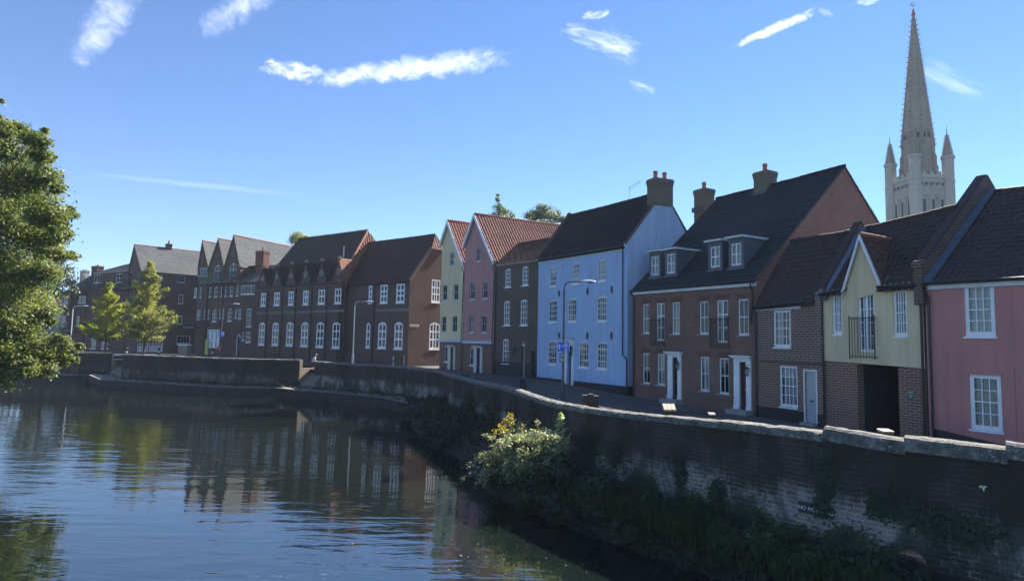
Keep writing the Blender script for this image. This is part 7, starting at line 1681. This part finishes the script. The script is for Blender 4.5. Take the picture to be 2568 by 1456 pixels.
mb.build('top_boards', 'timber_pale_sunlit', t)  # pale colour stands in for sunlight on the sloping boards
for px, off, py, w, lab in ((1312, 2.2, 953, .17, 'dark squared timber post at the bend of the wall'), (1785, 1.2, 1040, .09, 'short square timber post right of the slanting post'), (1166, 1.8, 942, .3, 'dark timber stump behind the wall near the pink house'), (2222, .9, 1083, .13, 'pale-topped timber post below the archway')):
    b_ = at_street(px, off); h = top_at(px, py, b_); t = empty('timber_post', b_, lab, 'timber post', 'timber posts behind the wall'); mb = MB(); mb.box((-w, -w * .8, 0), (w, w * .8, h)); mb.box((-w * .9, -w * 1.2, h * .35), (w * .9, -w * .8, h * .8)); mb.build('upright', 'timber', t); mb = MB(); mb.prism([(-w * 1.05, -w, h), (w * 1.05, -w, h), (w * 1.05, w, h + .03), (-w * 1.05, w, h + .03)], (0, 0, .04)); mb.build('cap', 'timber_pale_sunlit' if px > 1700 else 'timber', t)
# low posts on the quay
def bollard(px, py, d, h, mat, lab, r=.07):
    b_ = at_d(px, py, d); t = empty('bollard', (b_.x, b_.y, zs(d)), lab, 'bollard', 'bollards on the quay'); mb = MB(); mb.lathe((0, 0, 0), [(r * 1.25, 0), (r * 1.2, .12), (r, .16), (r * .9, h - .2), (r * 1.2, h - .17), (r * 1.25, h - .1), (r * .7, h)], 10); mb.build('post', mat, t); mb = MB(); mb.lathe((0, 0, 0), [(r * 1.02, h * .6), (r * 1.02, h * .7)], 10); mb.build('band', 'sign_white' if mat != 'lamp_white' else 'grey_metal', t)
bollard(398, 890, 76, 1.5, 'black_metal', 'black bollard under the taller quay tree', .12); bollard(532, 893, 75, 1.6, 'black_metal', 'black bollard left of the flats lamp post', .12)
bollard(986, 918, 60, 1.45, 'lamp_white', 'slim white post in front of the hall windows', .06); bollard(1013, 920, 60, 1.5, 'galvanised', 'slim grey post at the hall corner', .05); bollard(317, 890, 74, 1.45, 'black_metal', 'black bollard beside the farther steps', .12)
# brick pier with a white cap, sunlit
b_ = at_d(462, 890, 80); t = empty('brick_pier', (b_.x, b_.y, 0), 'squat sunlit brick pier with a bright cap beside the flats', 'pier'); mb = MB(); z1 = at_d(462, 866, 80).z; mb.box((-.55, -.5, 0), (.55, .5, z1)); mb.build('shaft', 'stair_brick', t); mb = MB(); mb.box((-.65, -.6, z1 + .002), (.65, .6, z1 + .14)); mb.build('cap', 'sign_white', t)
# litter
q = bank_pt(1755, 1.9, -1.95); q2 = at_d(1758, 1379, 16.3); t = empty('litter', q2, 'crumpled white wrapper caught on the bank grass', 'litter'); mb = MB(); mb.add([(-.1, 0, -.06), (.02, -.03, -.1), (.1, .02, 0), (.04, .03, .07), (-.05, -.02, .03), (.22, .05, .08), (.12, .03, .05)], ((0, 1, 2, 4), (2, 3, 4), (2, 5, 6), (2, 6, 3))); mb.build('wrapper', 'litter', t)
p, n = wall_at(2456); q = at_d(2456, 1219, p.y - .05); t = empty('wall_flower', q, 'tiny white flower growing out of the right-hand wall', 'plant'); leaves_mesh('petals', [(random.gauss(0, .03), random.gauss(0, .03) - .1, random.gauss(0, .03)) for _ in range(14)], [(-.5, -1, .5)] * 14, [.05] * 14, 'flower_white', t); mb = MB(); mb.tube([(.05, .1, -.12), (0, -.08, -.02)], .006, 4); leaves_mesh('leaves', [(random.gauss(.03, .04), -.05, random.gauss(-.06, .04)) for _ in range(14)], [(-.5, -1, .5)] * 14, [.05] * 14, 'leaf_bank', t); mb.build('stem', 'bark', t)
# drain mouth in the wall
p, n = wall_at(2275); q = at_d(2272, 1412, p.y); t = empty('drain_outlet', (p.x + n.x * .01, p.y + n.y * .01, q.z), 'arched brick drain outlet low in the wall at the right', 'drain', rz=math.atan2(n.y, n.x) + PI / 2); mb = MB()
for i in range(9):
    a, b_ = PI * i / 9, PI * (i + 1) / 9; mb.prism([(.3 * math.cos(a), -.06, .3 * math.sin(a)), (.3 * math.cos(b_), -.06, .3 * math.sin(b_)), (.17 * math.cos(b_), -.06, .17 * math.sin(b_)), (.17 * math.cos(a), -.06, .17 * math.sin(a))], (0, .06, 0))
mb.build('brick_arch', 'brick_pier', t); mb = MB(); mb.prism([(.17 * math.cos(PI * i / 9), -.008, .17 * math.sin(PI * i / 9)) for i in range(10)] + [(-.17, -.008, -.2), (.17, -.008, -.2)], (0, .004, 0)); mb.build('mouth', 'sign_black', t)

# ================================================================ CARS
def car(loc, rz, paint_, label):
    t = empty('parked_car', loc, label, 'car', 'parked cars', rz); L, Wd = 4.0, 1.72
    # sections along the length: x, half width, bottom, shoulder, roof half width, roof height
    sec = [(-2.0, .62, .38, .62, .55, .66), (-1.92, .78, .26, .70, .68, .74), (-1.55, .85, .2, .84, .72, .90), (-1.0, .86, .18, .92, .70, .98), (-.72, .86, .18, .94, .66, 1.06), (-.1, .86, .18, .95, .56, 1.43), (.7, .86, .18, .95, .56, 1.47), (1.35, .86, .2, .96, .55, 1.40), (1.8, .84, .26, .97, .58, 1.08), (1.97, .78, .34, .88, .62, .92), (2.0, .66, .42, .72, .56, .80)]
    mb = MB(); vs = []; fs = []; k = 10
    for x, w, b_, s, rw, r in sec: vs += [(x, w * .9, b_), (x, w, (b_ + s) / 2), (x, w * .97, s), (x, (w + rw) / 2 * 1.0, s + (r - s) * .5), (x, rw, r), (x, -rw, r), (x, -(w + rw) / 2, s + (r - s) * .5), (x, -w * .97, s), (x, -w, (b_ + s) / 2), (x, -w * .9, b_)]
    for i in range(len(sec) - 1):
        for j in range(k): fs.append((i * k + j, (i + 1) * k + j, (i + 1) * k + (j + 1) % k, i * k + (j + 1) % k))
    fs += [tuple(range(k)), tuple(range((len(sec) - 1) * k, len(sec) * k))[::-1]]; mb.add(vs, fs); bd = mb.build('body', paint_, t, smooth=True)
    mb = MB(); mb.quad((-.74, -.66, 1.05), (-.74, .66, 1.05), (-.16, .55, 1.425), (-.16, -.55, 1.425)); mb.v = [(x - .02, y, z + .025) for x, y, z in mb.v]; mb.build('windscreen', 'glass_dark', t)
    mb = MB()
    for s in (-1, 1): mb.quad((-.55, s * .80, .99), (1.3, s * .80, 1.0), (1.15, s * .60, 1.37), (-.1, s * .60, 1.37))
    mb.v = [(x, y * 1.025, z) for x, y, z in mb.v]; mb.build('side_window', 'glass_dark', t)
    for s in (-1, 1):
        mb = MB(); mb.lathe((0, 0, 0), [(.02, -.03), (.15, -.02), (.11, .05), (.02, .06)], 12); o = mb.build('headlight', 'headlight', t); o.matrix_local = Matrix.Translation((-1.84, s * .58, .68)) @ Matrix.Rotation(-PI / 2 + .25, 4, 'Y') @ Matrix.Diagonal((1, 1.35, 1, 1))
        for x in (-1.25, 1.3):
            mb = MB(); mb.lathe((0, 0, 0), [(.2, -.1), (.30, -.1), (.32, -.06), (.32, .06), (.30, .1), (.2, .1)], 18); o = mb.build('wheel', 'rubber', t); o.matrix_local = Matrix.Translation((x, s * .78, .32)) @ Matrix.Rotation(PI / 2, 4, 'X')
            mb = MB(); mb.lathe((0, 0, 0), [(.03, -.105), (.2, -.09), (.2, .09), (.03, .105)], 10); mb.build('rim', 'aluminium', o)
        mb = MB(); mb.box((-.62, s * .90 - .09, .96), (-.50, s * .90 + .09, 1.08)); mb.build('door_mirror', paint_, t)
    mb = MB(); mb.box((-2.03, -.5, .42), (-1.99, .5, .54)); mb.build('grille', 'black_metal', t); mb = MB(); mb.box((-2.045, -.26, .30), (-2.0, .26, .41)); mb.build('number_plate', 'sign_white', t)
    return t
f = CREAM.front; uc = (f.px(*Z5(367, 1200))[0] + f.px(*Z5(566, 1200))[0]) / 2
hx = f.px(2190, 1018)[0]; q = CREAM.M @ V((hx + 1.15, 3.1, 0)); car((q.x, q.y, -.38), CREAM.e.rotation_euler.z + PI / 2, 'car_blue', 'dark blue car parked inside the archway under the cream house')
q = at_d(168, 893, 84); car((q.x, q.y, 0), .3, 'car_silver', 'pale silver car by the lamp post at the far left')

# ================================================================ PERSON
def person():
    w = at_d(783, 930, 62.4); O, q, zl = ST2; base = V((w.x, w.y, zl)); rz = .25
    t = empty('person', base, 'person in a pale grey shirt leaning forward at the top of the steps', 'person', rz=rz)
    def skin(name, verts, edges, mat, sub=2, sq=None):
        me = bpy.data.meshes.new(name); me.from_pydata([v[0] for v in verts], edges, []); o = bpy.data.objects.new(name, me); COL.objects.link(o); o.parent = t
        md = o.modifiers.new('skin', 'SKIN'); ly = me.skin_vertices[0].data if me.skin_vertices else None
        if ly is None:
            bm = bmesh.new(); bm.from_mesh(me); bm.verts.layers.skin.verify(); bm.to_mesh(me); bm.free(); ly = me.skin_vertices[0].data
        for i, (c, r) in enumerate(verts): ly[i].radius = r if hasattr(r, '__len__') else (r, r); ly[i].use_root = (i == 0)
        md.use_smooth_shade = True; s = o.modifiers.new('sub', 'SUBSURF'); s.levels = s.render_levels = sub; me.materials.append(MATS[mat]); return o
    # the figure faces +x and leans forward
    vb = [((0, 0, .92), (.15, .17)), ((.05, 0, 1.08), (.13, .16)), ((.12, 0, 1.25), (.14, .19)), ((.17, 0, 1.40), (.12, .19)), ((.22, 0, 1.50), (.06, .07)), ((.26, 0, 1.58), .055),
          ((.17, .2, 1.41), .07), ((.20, .26, 1.16), .05), ((.36, .2, .98), .038), ((.43, .18, .93), .033), ((.17, -.2, 1.41), .07), ((.20, -.26, 1.16), .05), ((.36, -.2, .98), .038), ((.43, -.18, .93), .033),
          ((0, .1, .86), .10), ((.04, .11, .48), .065), ((-.02, .11, .1), .045), ((.14, .12, .04), .04), ((0, -.1, .86), .10), ((-.04, -.11, .48), .065), ((-.14, -.11, .1), .045), ((.02, -.12, .04), .04)]
    e_ = [(0, 1), (1, 2), (2, 3), (3, 4), (4, 5), (3, 6), (6, 7), (7, 8), (8, 9), (3, 10), (10, 11), (11, 12), (12, 13), (0, 14), (14, 15), (15, 16), (16, 17), (0, 18), (18, 19), (19, 20), (20, 21)]
    body = skin('body', vb, e_, 'skin')
    hd = MB(); vs = []; fs = []; n, m_ = 14, 10; c = V((.30, 0, 1.685))
    for i in range(m_ + 1):
        th = PI * i / m_
        for k in range(n):
            a = 2 * PI * k / n; x, y, z = math.sin(th) * math.cos(a), math.sin(th) * math.sin(a), math.cos(th); j = 1 - .22 * max(0, -z) ; vs.append(c + V((x * .098 * j + (.012 if z < -.4 and x > 0 else 0), y * .075 * j, z * .122)))
    for i in range(m_):
        for k in range(n): fs.append((i * n + k, (i + 1) * n + k, (i + 1) * n + (k + 1) % n, i * n + (k + 1) % n))
    hd.add(vs, fs); 
    hd.prism([c + V((.09, -.014, .015)), c + V((.09, .014, .015)), c + V((.122, .012, -.03)), c + V((.122, -.012, -.03))], (-.02, 0, -.012))
    for s in (-1, 1): hd.prism([c + V((-.02, s * .076, .02)), c + V((.012, s * .082, .02)), c + V((.008, s * .08, -.04)), c + V((-.016, s * .076, -.04))], (0, s * .012, 0))
    h_ = hd.build('head', 'skin', t, smooth=True)
    ey = MB()
    for s in (-1, 1): ey.lathe(c + V((.088, s * .032, .012)), [(.001, -.009), (.010, 0), (.001, .009)], 6)
    ey.box(c + V((.086, -.022, -.058)), c + V((.094, .022, -.052))); ey.build('eyes_and_mouth', 'hair_white' if False else 'trousers', h_)
    hr = MB(); vs = []; fs = []
    for i in range(5):
        th = PI * .5 * i / 4 * .95
        for k in range(n): a = 2 * PI * k / n; x, y, z = math.sin(th) * math.cos(a), math.sin(th) * math.sin(a), math.cos(th); vs.append(c + V((x * (.104 if x < .2 else .094) - .008, y * .082, z * .128 + .006 - (0.05 * (th / 1.5) if x < 0 else -.01))))
    for i in range(4):
        for k in range(n): fs.append((i * n + k, (i + 1) * n + k, (i + 1) * n + (k + 1) % n, i * n + (k + 1) % n))
    hr.add(vs, fs); hr.build('hair', 'hair_white', t, smooth=True)
    sv = [((0, 0, .90), (.17, .19)), ((.05, 0, 1.08), (.15, .18)), ((.12, 0, 1.25), (.16, .21)), ((.17, 0, 1.41), (.135, .205)), ((.20, 0, 1.47), (.075, .09)), ((.17, .2, 1.415), .085), ((.195, .255, 1.2), .072), ((.17, -.2, 1.415), .085), ((.195, -.255, 1.2), .072)]
    skin('shirt', sv, [(0, 1), (1, 2), (2, 3), (3, 4), (3, 5), (5, 6), (3, 7), (7, 8)], 'shirt')
    tv = [((0, 0, .94), (.155, .18)), ((0, .1, .84), .115), ((.04, .11, .48), .085), ((-.02, .11, .12), .065), ((0, -.1, .84), .115), ((-.04, -.11, .48), .085), ((-.14, -.11, .12), .065)]
    skin('trousers', tv, [(0, 1), (1, 2), (2, 3), (0, 4), (4, 5), (5, 6)], 'trousers')
    sh = MB()
    for x, y in ((.06, .115), (-.06, -.115)): sh.prism([(x - .14, y - .045, 0), (x + .12, y - .045, 0), (x + .16, y, 0), (x + .12, y + .045, 0), (x - .14, y + .045, 0)], (0, 0, .085))
    sh.build('shoes', 'sign_black', t)
    # hands: palm, four fingers and a thumb
    for s in (-1, 1):
        hm = MB(); w0 = V((.43, s * .18, .93)); d = V((.8, 0, -.35)).normalized(); sd = V((0, 1, 0)); up = d.cross(sd)
        hm.tube([w0 - d * .02, w0 + d * .05, w0 + d * .085], [.026, .036, .03], 8)
        for i, l in enumerate((.062, .072, .068, .052)):
            b0 = w0 + d * .08 + sd * ((i - 1.5) * .018); b1 = b0 + d * l * .55 - up * -.008; b2 = b1 + (d * .5 + V((0, 0, -.8))).normalized() * l * .5; hm.tube([b0, b1, b2], [.009, .0085, .007], 6)
        hm.tube([w0 + d * .02 - sd * s * .03, w0 + d * .05 - sd * s * .055, w0 + d * .085 - sd * s * .06], [.012, .011, .008], 6); hm.build('hand', 'skin', body)
person()

# ================================================================ AIR
mt, nt, b = newmat('haze'); nt.nodes.remove(b); vp = nt.nodes.new('ShaderNodeVolumePrincipled'); vp.inputs['Color'].default_value = (.80, .88, 1.0, 1); vp.inputs['Density'].default_value = HAZE; vp.inputs['Anisotropy'].default_value = 0.0
lk(nt, vp.outputs[0], nt.nodes['Material Output'].inputs['Volume'])
if HAZE:
    mb = MB(); mb.box((-1300, -260, -4.2), (1300, 1350, 150)); tag(mb.build('haze', 'haze', uv=False), 'faint blue haze in the distance', 'haze', kind='stuff')
# ================================================================ SKY, CLOUDS, SUN
SUN_AZ, SUN_EL = math.radians(41), math.radians(37.5)          # azimuth from +Y towards +X
w = bpy.data.worlds.new('World'); SC.world = w; w.use_nodes = True; nt = w.node_tree
bg = nt.nodes['Background']; sky = nt.nodes.new('ShaderNodeTexSky'); sky.sky_type = 'NISHITA'; sky.sun_disc = False
sky.sun_elevation = SUN_EL; sky.sun_rotation = SUN_AZ; sky.air_density = SKY_AIR; sky.dust_density = SKY_DUST; sky.ozone_density = SKY_OZONE; sky.altitude = 20
def cloud(label, p0, p1, width, dens, nscale=(1, 1), rag=1.0, taper=0.0, seed=0, soft=.5, H=620, tilt=0):
    """a thin sheet of high cloud lying flat at its own height, ragged by noise and lit through by the sun"""
    a0, a1 = V((*p0, 0)), V((*p1, 0)); dr = (a1 - a0); L = dr.length / 2; dr.normalize(); nr = V((-dr.y, dr.x, 0)); cm = (a0 + a1) / 2; Wd = width / 2
    nu, nv = 14, 6; mb = MB(); uvs = []; H += seed * 7
    for i in range(nu + 1):
        for j in range(nv + 1):
            u, v = -1.35 + 2.7 * i / nu, -2.4 + 4.8 * j / nv; q = cm + dr * (u * L) + nr * (v * Wd); r = ray(q.x, q.y); p = EYE + r * ((H - 3) / r.z)
            mb.v.append(tuple(p)); uvs.append((u, v))
    for i in range(nu):
        for j in range(nv): k = i * (nv + 1) + j; mb.f.append((k, k + nv + 1, k + nv + 2, k + 1)); mb.mi.append(0)
    mt, nt, b = newmat('cloud_%d' % seed); nt.nodes.remove(b)
    sp = nt.nodes.new('ShaderNodeSeparateXYZ'); lk(nt, coords(nt), sp.inputs[0]); un, vn = sp.outputs[0], sp.outputs[1]
    cb = nt.nodes.new('ShaderNodeCombineXYZ'); lk(nt, mth(nt, 'MULTIPLY', un, nscale[0] * L / 79), cb.inputs[0]); lk(nt, mth(nt, 'MULTIPLY', vn, nscale[1] * Wd / 79), cb.inputs[1]); cb.inputs[2].default_value = seed * 3.7
    src = vmap(nt, cb.outputs[0], rot=(0, 0, tilt)) if tilt else cb.outputs[0]
    n = noise(nt, src, 1.15, 8, .6, .5); n2 = noise(nt, src, .4, 3, .5, 0)
    wob = mth(nt, 'MULTIPLY', mth(nt, 'SUBTRACT', n2, .5), 1.1 * rag)
    vv = mth(nt, 'DIVIDE', mth(nt, 'ADD', vn, wob), mth(nt, 'MAXIMUM', mth(nt, 'MULTIPLY_ADD', un, taper, 1.0), .05))
    e = mth(nt, 'SUBTRACT', 1.0, mth(nt, 'ADD', mth(nt, 'POWER', mth(nt, 'ABSOLUTE', un), 4.0), mth(nt, 'POWER', mth(nt, 'ABSOLUTE', vv), 2.0)))
    f = nd(nt, 'ShaderNodeMapRange', interpolation_type='SMOOTHSTEP'); lk(nt, mth(nt, 'ADD', e, mth(nt, 'MULTIPLY', mth(nt, 'SUBTRACT', n, .53), 3.6 * rag)), f.inputs['Value']); f.inputs['From Min'].default_value = .05; f.inputs['From Max'].default_value = .05 + soft * 3.4
    # nothing reaches the edge of the sheet
    edge = mth(nt, 'MULTIPLY', mth(nt, 'MULTIPLY_ADD', mth(nt, 'ABSOLUTE', un), -4.0, 5.2, True), mth(nt, 'MULTIPLY_ADD', mth(nt, 'ABSOLUTE', vn), -2.0, 4.4, True))
    fac = mth(nt, 'MULTIPLY', mth(nt, 'MULTIPLY', f.outputs[0], edge), dens)
    tr = nt.nodes.new('ShaderNodeBsdfTransparent'); tl = nt.nodes.new('ShaderNodeBsdfTranslucent'); tl.inputs['Color'].default_value = (1, 1, 1, 1); mx = nt.nodes.new('ShaderNodeMixShader')
    lk(nt, fac, mx.inputs[0]); lk(nt, tr.outputs[0], mx.inputs[1]); lk(nt, tl.outputs[0], mx.inputs[2]); lk(nt, mx.outputs[0], nt.nodes['Material Output'].inputs['Surface'])
    o = mb.build('cloud', mt.name, uvs=uvs); tag(o, label, 'cloud', 'thin white clouds in the blue sky', 'stuff'); return o
cloud('broad ribbed vapour trail at the top left corner', (182, 175), (330, -60), 128, .72, (2.0, 1.5), .5, .15, 1, .9, tilt=.5)
cloud('second ribbed vapour trail, cut by the top edge', (485, 92), (720, -60), 98, .66, (2.0, 1.6), .55, .1, 2, .9, tilt=.5)
cloud('long fluffy white trail in mid sky', (745, 208), (1290, 138), 72, .85, (2.0, 2.6), .55, .25, 3, .7)
cloud('small puff at the left end of the long trail', (640, 166), (815, 190), 56, .75, (2, 3), .9, .2, 4, .7)
cloud('feathery wisp above the blue house', (1405, 70), (1610, 130), 70, .7, (1.2, 4.2), .95, .2, 5, 1.0)
cloud('soft veil trailing below the feathery wisp', (1500, 70), (1605, 165), 75, .5, (.8, 4.0), .8, -.2, 11, 1.2)
cloud('little white fleck over the feathery wisp', (1458, 40), (1535, 36), 26, .75, (2, 3), 1.0, 0, 6, .8)
cloud('slim slanting white trail left of the spire', (1830, 121), (2060, 20), 32, .9, (2.2, 3), .6, .35, 7, .6)
cloud('tiny ragged tip of the slanting trail', (2050, 22), (2095, 42), 22, .5, (2, 2.4), 1.0, 0, 12, .8)
cloud('white scrap of cloud at the very top', (2140, 6), (2215, -6), 30, .8, (2, 2.5), 1.0, 0, 8, .7)
cloud('small faint wisp over the blue chimney', (1575, 208), (1650, 230), 36, .5, (1.6, 4), 1.0, 0, 9, 1.0)
cloud('faint veil right of the spire', (2290, 165), (2490, 235), 80, .55, (.8, 3.4), .9, 0, 10, 1.4)
cloud('thin faint streak low over the flats', (190, 432), (800, 492), 20, .32, (.3, 3), .5, 0, 13, 1.2)
nt = w.node_tree
col = mixc(nt, 1.0, sky.outputs[0], SKY_TINT, 'MULTIPLY')
lk(nt, col, bg.inputs['Color']); bg.inputs['Strength'].default_value = SKY_STRENGTH
sl = bpy.data.lights.new('sun', 'SUN'); sl.energy = SUN_STRENGTH; sl.angle = math.radians(.53); sl.color = (1.0, .945, .86); so = bpy.data.objects.new('sun', sl); COL.objects.link(so)
S_ = V((math.sin(SUN_AZ) * math.cos(SUN_EL), math.cos(SUN_AZ) * math.cos(SUN_EL), math.sin(SUN_EL))); so.rotation_euler = S_.to_track_quat('Z', 'Y').to_euler(); so.location = (60, 40, 60)
vs_ = SC.view_settings; vs_.view_transform = 'Standard'; vs_.look = 'None'; vs_.exposure = EXPOSURE; vs_.gamma = 1; vs_.use_curve_mapping = False
SC.render.engine = 'CYCLES'; cy = SC.cycles; cy.use_denoising = True; cy.max_bounces = 8; cy.transparent_max_bounces = 16; cy.caustics_reflective = False; cy.caustics_refractive = False
try: cy.denoiser = 'OPENIMAGEDENOISE'
except Exception: pass
